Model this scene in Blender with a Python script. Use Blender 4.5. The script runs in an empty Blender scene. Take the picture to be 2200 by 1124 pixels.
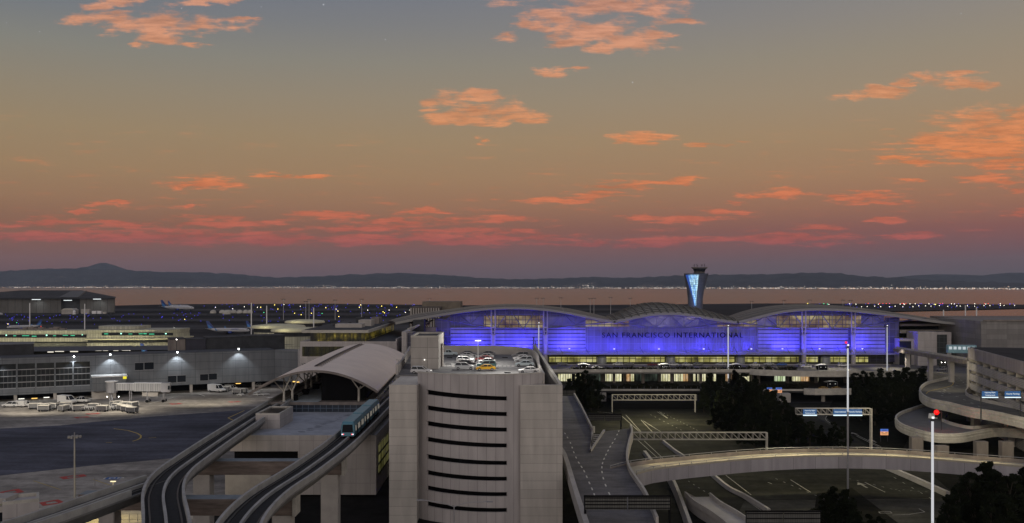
import bpy, bmesh, math, random
from mathutils import Vector, noise
random.seed(11)
SC = bpy.context.scene
COL = SC.collection
F = 1970.0; H = 48.0; CX = 1100.0; HY = 612.0
R = math.radians

# ---------------------------------------------------------------- places: survey points taken from the picture, kept as metres
def at(px, py, z=0.0):
    Y = (H - z) * F / (py - HY)
    return Vector(((px - CX) / F * Y, Y, z))
def X(px, Y): return (px - CX) / F * Y
def Z(py, Y): return H - (py - HY) / F * Y
def aty(px, py, Y): return Vector((X(px, Y), Y, Z(py, Y)))
def lerp_list(pts, x):
    if x <= pts[0][0]: return pts[0][1]
    for (a, b), (c, d) in zip(pts, pts[1:]):
        if x <= c: return b + (d - b) * (x - a) / (c - a)
    return pts[-1][1]
def lin(c):
    c /= 255.0
    return c / 12.92 if c <= 0.04045 else ((c + 0.055) / 1.055) ** 2.4
def S(r, g, b): return (lin(r), lin(g), lin(b), 1)

# ---------------------------------------------------------------- materials
def nodes(m):
    m.use_nodes = True
    return m.node_tree.nodes, m.node_tree.links
def mulc(c, k): return (min(1, c[0] * k), min(1, c[1] * k), min(1, c[2] * k), 1)
def M(name, col, rough=0.7, metal=0.0, var=0.22, scale=0.35, bump=0.0, stretch=None, spec=0.4, blot=0.0):
    m = bpy.data.materials.new(name); n, l = nodes(m); b = n['Principled BSDF']
    b.inputs['Roughness'].default_value = rough; b.inputs['Metallic'].default_value = metal
    b.inputs['Specular IOR Level'].default_value = spec
    col = (col[0], col[1], col[2], 1)
    if var > 0:
        g = n.new('ShaderNodeNewGeometry'); mp = n.new('ShaderNodeMapping')
        l.new(g.outputs['Position'], mp.inputs['Vector'])
        mp.inputs['Scale'].default_value = stretch or (1, 1, 1)
        t = n.new('ShaderNodeTexNoise'); t.inputs['Scale'].default_value = scale
        t.inputs['Detail'].default_value = 6; t.inputs['Roughness'].default_value = 0.65
        l.new(mp.outputs['Vector'], t.inputs['Vector'])
        r = n.new('ShaderNodeValToRGB'); r.color_ramp.elements[0].position = 0.3; r.color_ramp.elements[1].position = 0.7
        r.color_ramp.elements[0].color = mulc(col, 1 - var); r.color_ramp.elements[1].color = mulc(col, 1 + var)
        l.new(t.outputs['Fac'], r.inputs['Fac']); out = r.outputs['Color']
        if blot:   # worn patches, oil and tyre smears
            for sc_, st_, amt in ((scale * 0.22, (1, 1, 1), blot), (scale * 1.6, (0.18, 1.0, 1), blot * 0.8), (scale * 7.0, (1, 1, 1), blot * 0.5)):
                m2 = n.new('ShaderNodeMapping'); m2.inputs['Scale'].default_value = st_; l.new(g.outputs['Position'], m2.inputs['Vector'])
                t2 = n.new('ShaderNodeTexNoise'); t2.inputs['Scale'].default_value = sc_; t2.inputs['Detail'].default_value = 5; t2.inputs['Roughness'].default_value = 0.7
                l.new(m2.outputs['Vector'], t2.inputs['Vector'])
                q2 = n.new('ShaderNodeMapRange'); q2.inputs['From Min'].default_value = 0.38; q2.inputs['From Max'].default_value = 0.62
                q2.inputs['To Min'].default_value = 1 - amt; q2.inputs['To Max'].default_value = 1 + amt * 0.6; l.new(t2.outputs['Fac'], q2.inputs['Value'])
                x2 = n.new('ShaderNodeMix'); x2.data_type = 'RGBA'; x2.blend_type = 'MULTIPLY'; x2.inputs['Factor'].default_value = 1
                l.new(out, x2.inputs[6]); l.new(q2.outputs['Result'], x2.inputs[7]); out = x2.outputs[2]
        l.new(out, b.inputs['Base Color'])
        if bump:
            bp = n.new('ShaderNodeBump'); bp.inputs['Strength'].default_value = bump
            l.new(t.outputs['Fac'], bp.inputs['Height']); l.new(bp.outputs['Normal'], b.inputs['Normal'])
    else:
        b.inputs['Base Color'].default_value = col
    return m
def PM(name, col, w, h, mort=0.06, dark=0.45, off=0.0, var=0.14, rough=0.75, metal=0.0, emit=0.0, emit_dark=0.0, sample=False):
    """panelled cladding: joints every w x h metres, slight change from panel to panel, weather streaks"""
    m = bpy.data.materials.new(name); n, l = nodes(m); b = n['Principled BSDF']
    b.inputs['Roughness'].default_value = rough; b.inputs['Metallic'].default_value = metal
    u = n.new('ShaderNodeUVMap'); br = n.new('ShaderNodeTexBrick')
    br.offset = off; br.inputs['Scale'].default_value = 1
    br.inputs['Brick Width'].default_value = w; br.inputs['Row Height'].default_value = h
    br.inputs['Mortar Size'].default_value = mort; br.inputs['Mortar Smooth'].default_value = 0.1
    br.inputs['Color1'].default_value = mulc(col, 1 - var); br.inputs['Color2'].default_value = mulc(col, 1 + var)
    br.inputs['Mortar'].default_value = mulc(col, dark)
    l.new(u.outputs['UV'], br.inputs['Vector'])
    mp = n.new('ShaderNodeMapping'); mp.inputs['Scale'].default_value = (0.6, 0.09, 1)
    l.new(u.outputs['UV'], mp.inputs['Vector'])
    t = n.new('ShaderNodeTexNoise'); t.inputs['Scale'].default_value = 1.0; t.inputs['Detail'].default_value = 5
    l.new(mp.outputs['Vector'], t.inputs['Vector'])
    mr = n.new('ShaderNodeMapRange'); mr.inputs['From Min'].default_value = 0.3; mr.inputs['From Max'].default_value = 0.7
    mr.inputs['To Min'].default_value = 0.84; mr.inputs['To Max'].default_value = 1.1
    l.new(t.outputs['Fac'], mr.inputs['Value'])
    mx = n.new('ShaderNodeMix'); mx.data_type = 'RGBA'; mx.blend_type = 'MULTIPLY'; mx.inputs['Factor'].default_value = 1
    l.new(br.outputs['Color'], mx.inputs[6]); l.new(mr.outputs['Result'], mx.inputs[7])
    l.new(mx.outputs[2], b.inputs['Base Color'])
    return m
def E(name, col, strength, sample=False):
    m = bpy.data.materials.new(name); n, l = nodes(m); b = n['Principled BSDF']
    b.inputs['Base Color'].default_value = (0.02, 0.02, 0.02, 1)
    b.inputs['Emission Color'].default_value = (col[0], col[1], col[2], 1); b.inputs['Emission Strength'].default_value = strength
    m.cycles.emission_sampling = 'AUTO' if sample else 'NONE'
    return m
def WIN(name, cols, strength, w, h, mort=0.12, nscale=0.35, lo=0.35, hi=0.7, base=(0.015, 0.017, 0.02), frame=(0.05, 0.05, 0.05), sample=True, stretch=(1, 0.35, 1)):
    """a lit room seen through glazing: mullion grid, uneven interior brightness, glossy pane"""
    m = bpy.data.materials.new(name); n, l = nodes(m); b = n['Principled BSDF']
    u = n.new('ShaderNodeUVMap'); br = n.new('ShaderNodeTexBrick'); br.offset = 0
    br.inputs['Scale'].default_value = 1; br.inputs['Brick Width'].default_value = w; br.inputs['Row Height'].default_value = h
    br.inputs['Mortar Size'].default_value = mort; br.inputs['Mortar Smooth'].default_value = 0
    br.inputs['Color1'].default_value = (0.55, 0.55, 0.55, 1); br.inputs['Color2'].default_value = (1, 1, 1, 1); br.inputs['Mortar'].default_value = (0, 0, 0, 1)
    l.new(u.outputs['UV'], br.inputs['Vector'])
    mp = n.new('ShaderNodeMapping'); mp.inputs['Scale'].default_value = stretch
    l.new(u.outputs['UV'], mp.inputs['Vector'])
    t = n.new('ShaderNodeTexNoise'); t.inputs['Scale'].default_value = nscale; t.inputs['Detail'].default_value = 4
    l.new(mp.outputs['Vector'], t.inputs['Vector'])
    r = n.new('ShaderNodeValToRGB'); e = r.color_ramp.elements
    e[0].position = lo; e[0].color = (0, 0, 0, 1); e[1].position = hi; e[1].color = (*cols[-1][:3], 1)
    for i, c in enumerate(cols[:-1]):
        q = e.new(lo + (hi - lo) * (i + 1) / len(cols)); q.color = (*c[:3], 1)
    l.new(t.outputs['Fac'], r.inputs['Fac'])
    mx = n.new('ShaderNodeMix'); mx.data_type = 'RGBA'; mx.blend_type = 'MULTIPLY'; mx.inputs['Factor'].default_value = 1
    l.new(r.outputs['Color'], mx.inputs[6]); l.new(br.outputs['Color'], mx.inputs[7])
    l.new(mx.outputs[2], b.inputs['Emission Color']); b.inputs['Emission Strength'].default_value = strength
    mb = n.new('ShaderNodeMix'); mb.data_type = 'RGBA'; l.new(br.outputs['Fac'], mb.inputs['Factor'])
    mb.inputs[6].default_value = (*base, 1); mb.inputs[7].default_value = (*frame, 1)
    l.new(mb.outputs[2], b.inputs['Base Color'])
    b.inputs['Roughness'].default_value = 0.15
    m.cycles.emission_sampling = 'AUTO' if sample else 'NONE'
    return m

# ---------------------------------------------------------------- mesh builder
class MB:
    def __init__(s): s.v = []; s.f = []; s.uv = {}
    def add(s, verts, faces, uvs=None):
        b = len(s.v); s.v += [tuple(p) for p in verts]
        for i, f in enumerate(faces):
            s.f.append([b + k for k in f])
            if uvs: s.uv[len(s.f) - 1] = uvs[i]
        return s
    def hexa(s, p):
        return s.add(p, [(0, 3, 2, 1), (4, 5, 6, 7), (0, 1, 5, 4), (1, 2, 6, 5), (2, 3, 7, 6), (3, 0, 4, 7)])
    def box(s, x0, x1, y0, y1, z0, z1):
        return s.hexa([(x0, y0, z0), (x1, y0, z0), (x1, y1, z0), (x0, y1, z0), (x0, y0, z1), (x1, y0, z1), (x1, y1, z1), (x0, y1, z1)])
    def obox(s, c, sx, sy, h, rz=0.0, top=1.0):
        ca, sa = math.cos(rz), math.sin(rz); out = []
        for zz, k in ((0, 1.0), (h, top)):
            for ax, ay in ((-1, -1), (1, -1), (1, 1), (-1, 1)):
                a, b = ax * sx / 2 * k, ay * sy / 2 * k
                out.append((c[0] + a * ca - b * sa, c[1] + a * sa + b * ca, c[2] + zz))
        return s.hexa(out)
    def prism(s, pts, z0, z1):
        n = len(pts)
        zf0 = z0 if callable(z0) else (lambda p: z0); zf1 = z1 if callable(z1) else (lambda p: z1)
        v = [(p[0], p[1], zf0(p)) for p in pts] + [(p[0], p[1], zf1(p)) for p in pts]
        return s.add(v, [tuple(range(n - 1, -1, -1)), tuple(range(n, 2 * n))] + [(i, (i + 1) % n, n + (i + 1) % n, n + i) for i in range(n)])
    def poly(s, pts): return s.add(pts, [tuple(range(len(pts)))])
    def extrude(s, pts, vec):
        """closed solid from a planar polygon pushed along vec"""
        n = len(pts); vec = Vector(vec)
        v = [Vector(p) for p in pts] + [Vector(p) + vec for p in pts]
        return s.add(v, [tuple(range(n - 1, -1, -1)), tuple(range(n, 2 * n))] + [(i, (i + 1) % n, n + (i + 1) % n, n + i) for i in range(n)])
    def tube(s, p, q, r0, r1=None, n=6, caps=True):
        p, q = Vector(p), Vector(q); r1 = r0 if r1 is None else r1
        d = (q - p).normalized(); a = d.orthogonal().normalized(); b = d.cross(a)
        v = []
        for c, r in ((p, r0), (q, r1)):
            for i in range(n):
                t = 2 * math.pi * i / n + math.pi / n
                v.append(c + a * math.cos(t) * r + b * math.sin(t) * r)
        f = [(i, (i + 1) % n, n + (i + 1) % n, n + i) for i in range(n)]
        if caps: f += [tuple(range(n - 1, -1, -1)), tuple(range(n, 2 * n))]
        return s.add(v, f)
    def bar(s, p, q, w, h):
        """rectangular bar; w sideways (horizontal), h in the upright direction"""
        p, q = Vector(p), Vector(q); d = (q - p).normalized()
        up = Vector((0, 0, 1)) if abs(d.z) < 0.95 else Vector((0, 1, 0))
        a = d.cross(up).normalized(); b = a.cross(d).normalized()
        o = [(-1, -1), (1, -1), (1, 1), (-1, 1)]
        return s.hexa([c + a * i * w / 2 + b * j * h / 2 for c in (p, q) for i, j in o])
    def sweep(s, path, prof, closed=True, caps=True):
        """prof: list of (sideways right of travel, up)"""
        path = [Vector(p) for p in path]; n = len(prof); v = []; L = [0]
        for i, p in enumerate(path):
            a = path[max(0, i - 1)]; b = path[min(len(path) - 1, i + 1)]
            d = (b - a); d.z = 0; d.normalize(); rt = Vector((d.y, -d.x, 0))
            k = 1.0
            if 0 < i < len(path) - 1:
                d1 = (p - a); d1.z = 0; d1.normalize(); k = 1 / max(0.6, d1.dot(d))
            if i: L.append(L[-1] + (p - path[i - 1]).length)
            for (o, u) in prof: v.append(p + rt * o * k + Vector((0, 0, u)))
        per = [0]
        for i in range(n): per.append(per[-1] + (Vector(prof[i]) - Vector(prof[(i + 1) % n])).length)
        f = []; uv = []
        m = n if closed else n - 1
        for i in range(len(path) - 1):
            for j in range(m):
                f.append((i * n + j, i * n + (j + 1) % n, (i + 1) * n + (j + 1) % n, (i + 1) * n + j))
                uv.append([(L[i], per[j]), (L[i], per[j + 1]), (L[i + 1], per[j + 1]), (L[i + 1], per[j])])
        s.add(v, f, uv)
        if closed and caps:
            b = len(s.v) - len(v)
            s.f.append([b + j for j in range(n)]); s.f.append([b + (len(path) - 1) * n + j for j in range(n)])
        return s
    def lathe(s, prof, c=(0, 0, 0), n=16, a0=0.0, a1=2 * math.pi, sx=1.0, sy=1.0):
        full = abs(a1 - a0 - 2 * math.pi) < 1e-6; k = n if full else n + 1; v = []; f = []; uv = []
        for (r, z) in prof:
            for i in range(k):
                t = a0 + (a1 - a0) * i / n
                v.append((c[0] + r * sx * math.cos(t), c[1] + r * sy * math.sin(t), c[2] + z))
        for j in range(len(prof) - 1):
            for i in range(n):
                i2 = (i + 1) % k
                f.append((j * k + i, j * k + i2, (j + 1) * k + i2, (j + 1) * k + i))
                t0, t1 = a0 + (a1 - a0) * i / n, a0 + (a1 - a0) * (i + 1) / n
                rr = max(prof[j][0], prof[j + 1][0])
                va, vb = j, j + 1
                za, zb = prof[j][1], prof[j + 1][1]
                if abs(za - zb) < 0.01: za, zb = prof[j][0], prof[j + 1][0]
                uv.append([(t0 * rr, za), (t1 * rr, za), (t1 * rr, zb), (t0 * rr, zb)])
        return s.add(v, f, uv)
    def ball(s, c, r, n=8, sz=1.0):
        k = max(4, n // 2)
        return s.lathe([(max(0.001, r * math.sin(math.pi * i / k)), -r * sz * math.cos(math.pi * i / k)) for i in range(k + 1)], c, n)
    def grid(s, rows, uvm=True):
        nr, nc = len(rows), len(rows[0]); v = [p for r_ in rows for p in r_]; f = []
        for i in range(nr - 1):
            for j in range(nc - 1):
                f.append((i * nc + j, i * nc + j + 1, (i + 1) * nc + j + 1, (i + 1) * nc + j))
        return s.add(v, f)
    def shift(s, loc, rz=0.0):
        ca, sa = math.cos(rz), math.sin(rz)
        s.v = [(loc[0] + p[0] * ca - p[1] * sa, loc[1] + p[0] * sa + p[1] * ca, loc[2] + p[2]) for p in s.v]
        return s
    def build(s, name, mat, parent=None, smooth=False, bevel=0.0, fix=True):
        me = bpy.data.meshes.new(name); me.from_pydata(s.v, [], s.f)
        uvl = me.uv_layers.new(name='UVMap')
        for p in me.polygons:
            ex = s.uv.get(p.index)
            nrm = p.normal
            if ex is None:
                hz = Vector((-nrm.y, nrm.x, 0))
                if abs(nrm.z) > 0.75 or hz.length < 1e-4: hz = None
                else: hz.normalize()
            for q, li in enumerate(p.loop_indices):
                if ex is not None: uvl.data[li].uv = ex[q]; continue
                co = me.vertices[me.loops[li].vertex_index].co
                uvl.data[li].uv = (co.x, co.y) if hz is None else (co.dot(hz), co.z)
        if fix or bevel:
            bm = bmesh.new(); bm.from_mesh(me)
            if bevel:
                bmesh.ops.remove_doubles(bm, verts=bm.verts, dist=1e-4)
                bmesh.ops.bevel(bm, geom=bm.edges[:], offset=bevel, segments=1, affect='EDGES', clamp_overlap=True)
            bmesh.ops.recalc_face_normals(bm, faces=bm.faces)
            bm.to_mesh(me); bm.free()
        if smooth:
            me.polygons.foreach_set('use_smooth', [True] * len(me.polygons))
        me.materials.append(mat)
        o = bpy.data.objects.new(name, me); COL.objects.link(o)
        if parent is not None: o.parent = parent; o.matrix_parent_inverse = par_inv(parent)
        return o
def par_inv(p):
    from mathutils import Matrix
    return (Matrix.Translation(p.location) @ p.rotation_euler.to_matrix().to_4x4()).inverted() if p.type == 'EMPTY' and p.get('world_parts') else Matrix.Identity(4)
def tag(o, label, cat, group=None, kind=None):
    o['label'] = label; o['category'] = cat
    if group: o['group'] = group
    if kind: o['kind'] = kind
    return o
def thing(name, label, cat, loc=(0, 0, 0), rz=0.0, group=None, world=True):
    """an Empty at the thing's base; with world=True its parts are written in world metres"""
    o = bpy.data.objects.new(name, None); COL.objects.link(o)
    o.empty_display_size = 0.5
    o.location = loc; o.rotation_euler = (0, 0, rz)
    if world: o['world_parts'] = 1
    return tag(o, label, cat, group)
def struct(o): o['kind'] = 'structure'; return o
def dup(root, loc, rz=0.0, label=None, group=None, scale=None):
    r = root.copy(); COL.objects.link(r); r.location = loc; r.rotation_euler = (0, 0, rz)
    if scale: r.scale = (scale,) * 3 if not isinstance(scale, tuple) else scale
    if label: r['label'] = label
    if group: r['group'] = group
    for ch in list(root.children):
        c = ch.copy(); COL.objects.link(c); c.parent = r
        for g in list(ch.children):
            d = g.copy(); COL.objects.link(d); d.parent = c
    return r
def text(name, body, size, mat, parent, loc, rot=(math.pi / 2, 0, 0), extrude=0.05, spacing=1.0, width=None, offset=0.0, bold=0.0):
    cu = bpy.data.curves.new(name, 'FONT'); cu.body = body; cu.size = size; cu.extrude = extrude
    cu.align_x = 'CENTER'; cu.align_y = 'CENTER'; cu.space_character = spacing; cu.offset = bold
    cu.materials.append(mat)
    o = bpy.data.objects.new(name, cu); o.location = loc; o.rotation_euler = rot; COL.objects.link(o)
    if width:
        bpy.context.view_layer.update()
        w = o.dimensions.x
        if w > 0: o.scale = (width / w, 1, 1)
    me = bpy.data.meshes.new_from_object(o)
    sc_ = o.scale.copy(); bpy.data.objects.remove(o)
    o = bpy.data.objects.new(name, me); o.location = loc; o.rotation_euler = rot; o.scale = sc_; COL.objects.link(o)
    if parent is not None: o.parent = parent; o.matrix_parent_inverse = par_inv(parent)
    return o
def lamp(kind, loc, energy, col, target=None, size=0.5, spot=60, blend=0.6, sy=None):
    d = bpy.data.lights.new('lamp', kind); d.energy = energy; d.color = col[:3]
    if kind == 'SPOT': d.spot_size = R(spot); d.spot_blend = blend; d.shadow_soft_size = size
    elif kind == 'POINT': d.shadow_soft_size = size
    elif kind == 'AREA':
        d.size = size
        if sy: d.shape = 'RECTANGLE'; d.size_y = sy
    o = bpy.data.objects.new('lamp_light', d); o.location = loc; COL.objects.link(o)
    if target is not None:
        o.rotation_euler = (Vector(target) - Vector(loc)).to_track_quat('-Z', 'Y').to_euler()
    return o
class Frame:
    """a wall's own axes: s along it, t out of its front, z up"""
    def __init__(s, p0, p1):
        s.p = Vector((p0[0], p0[1], 0)); s.d = (Vector((p1[0], p1[1], 0)) - s.p).normalized(); s.n = Vector((s.d.y, -s.d.x, 0))
    def pt(s, a, t, z): return s.p + s.d * a + s.n * t + Vector((0, 0, z))
    def px(s, px, py, t=0.0):
        u = (px - CX) / F; p = s.p + s.n * t
        # ray (u*Y, Y): u*Y = p.x + a d.x ; Y = p.y + a d.y
        a = (u * p.y - p.x) / (s.d.x - u * s.d.y); Y = p.y + a * s.d.y
        return a, H - (py - HY) / F * Y
    def box(s, mb, a0, a1, t0, t1, z0, z1):
        return mb.hexa([s.pt(a0, t1, z0), s.pt(a1, t1, z0), s.pt(a1, t0, z0), s.pt(a0, t0, z0), s.pt(a0, t1, z1), s.pt(a1, t1, z1), s.pt(a1, t0, z1), s.pt(a0, t0, z1)])
def smooth_path(pts, n=6):
    P = [Vector(p) for p in pts]; out = []
    for i in range(len(P) - 1):
        a = P[max(0, i - 1)]; b = P[i]; c = P[i + 1]; d = P[min(len(P) - 1, i + 2)]
        for k in range(n):
            t = k / n
            out.append(0.5 * ((2 * b) + (c - a) * t + (2 * a - 5 * b + 4 * c - d) * t * t + (3 * b - a - 3 * c + d) * t ** 3))
    out.append(P[-1]); return out

# ---------------------------------------------------------------- material set
C_CONC = (0.385, 0.36, 0.335)
m_conc = M('concrete', C_CONC, 0.85, var=0.18, scale=0.25)
m_conc_l = M('pale concrete', (0.48, 0.455, 0.405), 0.85, var=0.16, scale=0.3, blot=0.15)
m_conc_d = M('weathered concrete', (0.2, 0.175, 0.16), 0.9, var=0.3, scale=0.4, stretch=(1, 1, 0.25))
m_drum = PM('drum cladding', (0.41, 0.38, 0.375), 1.85, 60, 0.05, 0.6, var=0.06)
m_wing = PM('wing cladding', (0.45, 0.42, 0.385), 9.0, 1.75, 0.04, 0.62, var=0.06)
m_block = PM('block cladding', (0.42, 0.39, 0.38), 3.2, 3.2, 0.05, 0.7, var=0.06)
m_pier = PM('pier cladding', (0.13, 0.14, 0.155), 5.8, 3.4, 0.08, 0.45, rough=0.6, var=0.07)
m_asph = M('asphalt', (0.045, 0.045, 0.048), 0.95, var=0.3, scale=0.15, stretch=(1, 0.4, 1), spec=0.1)
m_deck = M('deck paving', (0.17, 0.165, 0.165), 0.9, var=0.25, scale=0.2, blot=0.3)
m_ramp = M('ramp paving', (0.125, 0.12, 0.128), 0.9, var=0.2, scale=0.3, blot=0.3)
m_dark = M('dark cladding', (0.042, 0.044, 0.05), 0.7, var=0.25, spec=0.2)
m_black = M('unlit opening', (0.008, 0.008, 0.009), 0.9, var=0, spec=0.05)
m_glassd = M('dark glass', (0.012, 0.015, 0.02), 0.12, var=0, spec=0.5)
m_steel = M('grey steel', (0.3, 0.3, 0.32), 0.5, 0.6, var=0.1)
m_white = M('white paint', (0.75, 0.75, 0.75), 0.45, var=0.06, scale=2)
m_line = M('line paint', (0.62, 0.6, 0.55), 0.8, var=0.25, scale=1.2)
m_yline = M('yellow line paint', (0.5, 0.36, 0.08), 0.8, var=0.25, scale=1.2)
m_red = M('red apron paint', (0.42, 0.06, 0.05), 0.8, var=0.25, scale=1.0)
m_bluep = M('blue apron paint', (0.05, 0.13, 0.35), 0.8, var=0.2, scale=1.0)
m_rubber = M('black rubber', (0.012, 0.012, 0.013), 0.9, var=0, spec=0.1)
m_lampw = E('white lamp', (1, 0.96, 0.88), 12)
m_lampy = E('warm lamp', (1, 0.72, 0.3), 8)
# ================================================================ sky
W = bpy.data.worlds.new('World'); SC.world = W; W.use_nodes = True
wn, wl = W.node_tree.nodes, W.node_tree.links
bg = wn['Background']
def math_(op, a, b=None, c=None, clamp=False):
    n = wn.new('ShaderNodeMath'); n.operation = op; n.use_clamp = clamp
    for i, v in enumerate((a, b, c)):
        if v is None: continue
        if isinstance(v, (int, float)): n.inputs[i].default_value = v
        else: wl.new(v, n.inputs[i])
    return n.outputs[0]
def mix_(f, a, b, mode='MIX'):
    n = wn.new('ShaderNodeMix'); n.data_type = 'RGBA'; n.blend_type = mode
    for i, v in ((0, f), (6, a), (7, b)):
        if isinstance(v, (int, float)): n.inputs[i].default_value = v
        elif isinstance(v, tuple): n.inputs[i].default_value = v
        else: wl.new(v, n.inputs[i])
    return n.outputs[2]
def ramp_(f, stops):
    n = wn.new('ShaderNodeValToRGB'); e = n.color_ramp.elements
    e[0].position, e[0].color = stops[0]; e[1].position, e[1].color = stops[-1]
    for p, c in stops[1:-1]:
        q = e.new(p); q.color = c
    wl.new(f, n.inputs[0]); return n.outputs[0]
def maprange(v, a, b, c, d, smooth=True):
    n = wn.new('ShaderNodeMapRange'); n.interpolation_type = 'SMOOTHSTEP' if smooth else 'LINEAR'
    wl.new(v, n.inputs[0])
    for i, q in zip((1, 2, 3, 4), (a, b, c, d)): n.inputs[i].default_value = q
    return n.outputs[0]
tc = wn.new('ShaderNodeTexCoord'); sp = wn.new('ShaderNodeSeparateXYZ'); wl.new(tc.outputs['Generated'], sp.inputs[0])
dx, dy, dz = sp.outputs
hyp = math_('SQRT', math_('ADD', math_('MULTIPLY', dx, dx), math_('MULTIPLY', dy, dy)))
el = math_('DIVIDE', dz, math_('MAXIMUM', hyp, 0.001))            # tangent of the elevation
az = math_('ARCTAN2', dx, dy)
elc = math_('MULTIPLY', math_('MAXIMUM', el, 0.0), 1 / 0.34)
def stops(lst): return [(min(1, (612 - py) / 1970 / 0.34), S(*c)) for py, c in lst]
left = ramp_(elc, stops([(612, (94, 76, 82)), (590, (108, 82, 86)), (560, (124, 88, 84)), (530, (132, 92, 80)), (490, (140, 100, 78)), (440, (152, 117, 88)), (380, (156, 128, 96)), (300, (153, 133, 104)), (220, (144, 133, 114)), (140, (132, 131, 123)), (60, (116, 121, 127)), (-20, (104, 113, 130)), (-57, (98, 108, 128))]))
right = ramp_(elc, stops([(612, (86, 80, 86)), (590, (92, 82, 89)), (565, (102, 82, 88)), (535, (120, 84, 86)), (500, (136, 88, 82)), (450, (156, 109, 86)), (390, (165, 126, 95)), (310, (165, 136, 104)), (220, (159, 140, 116)), (140, (151, 139, 121)), (60, (143, 136, 128)), (-20, (134, 132, 131)), (-57, (128, 128, 132))]))
sky = mix_(maprange(az, -0.5, 0.55, 0, 1, False), left, right)
sky = mix_(maprange(el, 0.3, 2.2, 0, 1), sky, S(92, 98, 122))
# the after-sunset glow on the other side of the sky
west = maprange(dy, 0.15, -0.85, 0, 1)
glow = ramp_(math_('MULTIPLY', math_('MAXIMUM', el, 0), 0.7), [(0, (0.94, 0.82, 0.72, 1)), (0.25, (0.74, 0.69, 0.66, 1)), (1, (0.13, 0.14, 0.20, 1))])
sky = mix_(west, sky, glow)
# clouds: banks laid out by bearing and height above the horizon, edges broken up by noise
u_ = math_('DIVIDE', dx, math_('MAXIMUM', dy, 0.05)); v_ = math_('DIVIDE', dz, math_('MAXIMUM', dy, 0.05))
cb = wn.new('ShaderNodeCombineXYZ'); wl.new(u_, cb.inputs[0]); wl.new(v_, cb.inputs[1])
uv = cb.outputs[0]
mpn = wn.new('ShaderNodeVectorMath'); mpn.operation = 'MULTIPLY'; wl.new(uv, mpn.inputs[0]); mpn.inputs[1].default_value = (1, 4.2, 1)
def wnoise(scale, detail, rough=0.6, vec=None, out='Fac'):
    n = wn.new('ShaderNodeTexNoise'); n.noise_dimensions = '2D'; n.inputs['Scale'].default_value = scale; n.inputs['Detail'].default_value = detail
    n.inputs['Roughness'].default_value = rough; wl.new(vec or mpn.outputs[0], n.inputs['Vector']); return n.outputs[out]
nz1 = wnoise(15, 6, 0.62)
mp2 = wn.new('ShaderNodeVectorMath'); mp2.operation = 'MULTIPLY'; wl.new(uv, mp2.inputs[0]); mp2.inputs[1].default_value = (1, 7.5, 1)
mp3 = wn.new('ShaderNodeVectorMath'); mp3.operation = 'MULTIPLY'; wl.new(uv, mp3.inputs[0]); mp3.inputs[1].default_value = (1, 13, 1)
nz3 = wnoise(16, 7, 0.7, mp3.outputs[0])
nz2 = wnoise(34, 6, 0.68, mp2.outputs[0])
warp = wn.new('ShaderNodeVectorMath'); warp.operation = 'MULTIPLY_ADD'
wc = wnoise(22, 4, 0.6, None, 'Color'); wl.new(wc, warp.inputs[0]); warp.inputs[1].default_value = (0.05, 0.017, 0); 
sub = wn.new('ShaderNodeVectorMath'); sub.operation = 'SUBTRACT'; wl.new(uv, sub.inputs[0]); sub.inputs[1].default_value = (0.025, 0.0085, 0)
wl.new(sub.outputs[0], warp.inputs[2])
BANKS = [(230,38,80,14),(330,50,95,21),(420,55,80,16),(340,78,50,18),(205,15,32,8),(290,97,22,4),(250,6,40,6),(440,2,50,6),(520,40,45,5),(410,95,22,4),
(1310,8,135,28),(1195,32,55,20),(1145,53,35,12),(1090,73,26,11),(1380,30,50,10),(1470,47,45,8),(1260,70,70,19),(1215,92,40,10),(1345,88,72,19),(1310,98,36,13),(1400,76,30,13),
(1193,158,28,8),(1225,145,40,5),(1432,77,15,4),(1030,203,58,11),(965,218,35,11),(1000,212,40,7),(1050,240,75,12),(958,252,55,9),(1010,260,65,9),(1105,250,45,6),(918,233,20,4),(1128,259,28,5),(1040,302,18,4),
(1380,297,35,10),(1335,300,28,7),(1430,297,20,6),(1518,313,40,5),(1590,308,25,3),(1868,203,55,8),(1908,198,40,11),(1992,167,40,10),(2050,158,42,6),(2080,180,45,9),(1936,177,14,6),
(2150,275,130,32),(2040,302,100,25),(2130,322,110,26),(1960,346,65,9),(2160,350,65,14),(2195,245,50,13),(440,395,82,10),(592,377,36,6),(667,380,25,5),(235,437,60,6),(190,453,30,5),(410,440,30,3),
(700,462,75,9),(750,464,42,10),(910,456,55,6),(880,474,130,8),(120,480,150,9),(260,482,70,8),(480,478,140,11),(300,506,400,15),(620,515,320,12),(820,490,120,9),(1000,497,150,9),(900,515,220,9),(1100,512,130,8),
(1085,470,60,7),(1210,432,90,7),(1255,428,48,8),(1320,400,62,9),(1280,415,50,7),(1430,396,60,5),(1472,392,36,7),(1470,472,62,9),(1380,470,50,7),(1560,455,36,7),(1590,436,30,4),
(1690,417,52,7),(1620,420,25,5),(1860,424,72,10),(1900,436,62,7),(1800,422,25,7),(1970,385,25,4),(2130,385,62,9),(2187,408,26,6),(2190,455,42,8),(1900,471,36,6),(1700,512,150,13),(1500,516,140,10),(1300,525,150,8),(1770,490,62,8),(1950,508,62,8)]
acc = None
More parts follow.
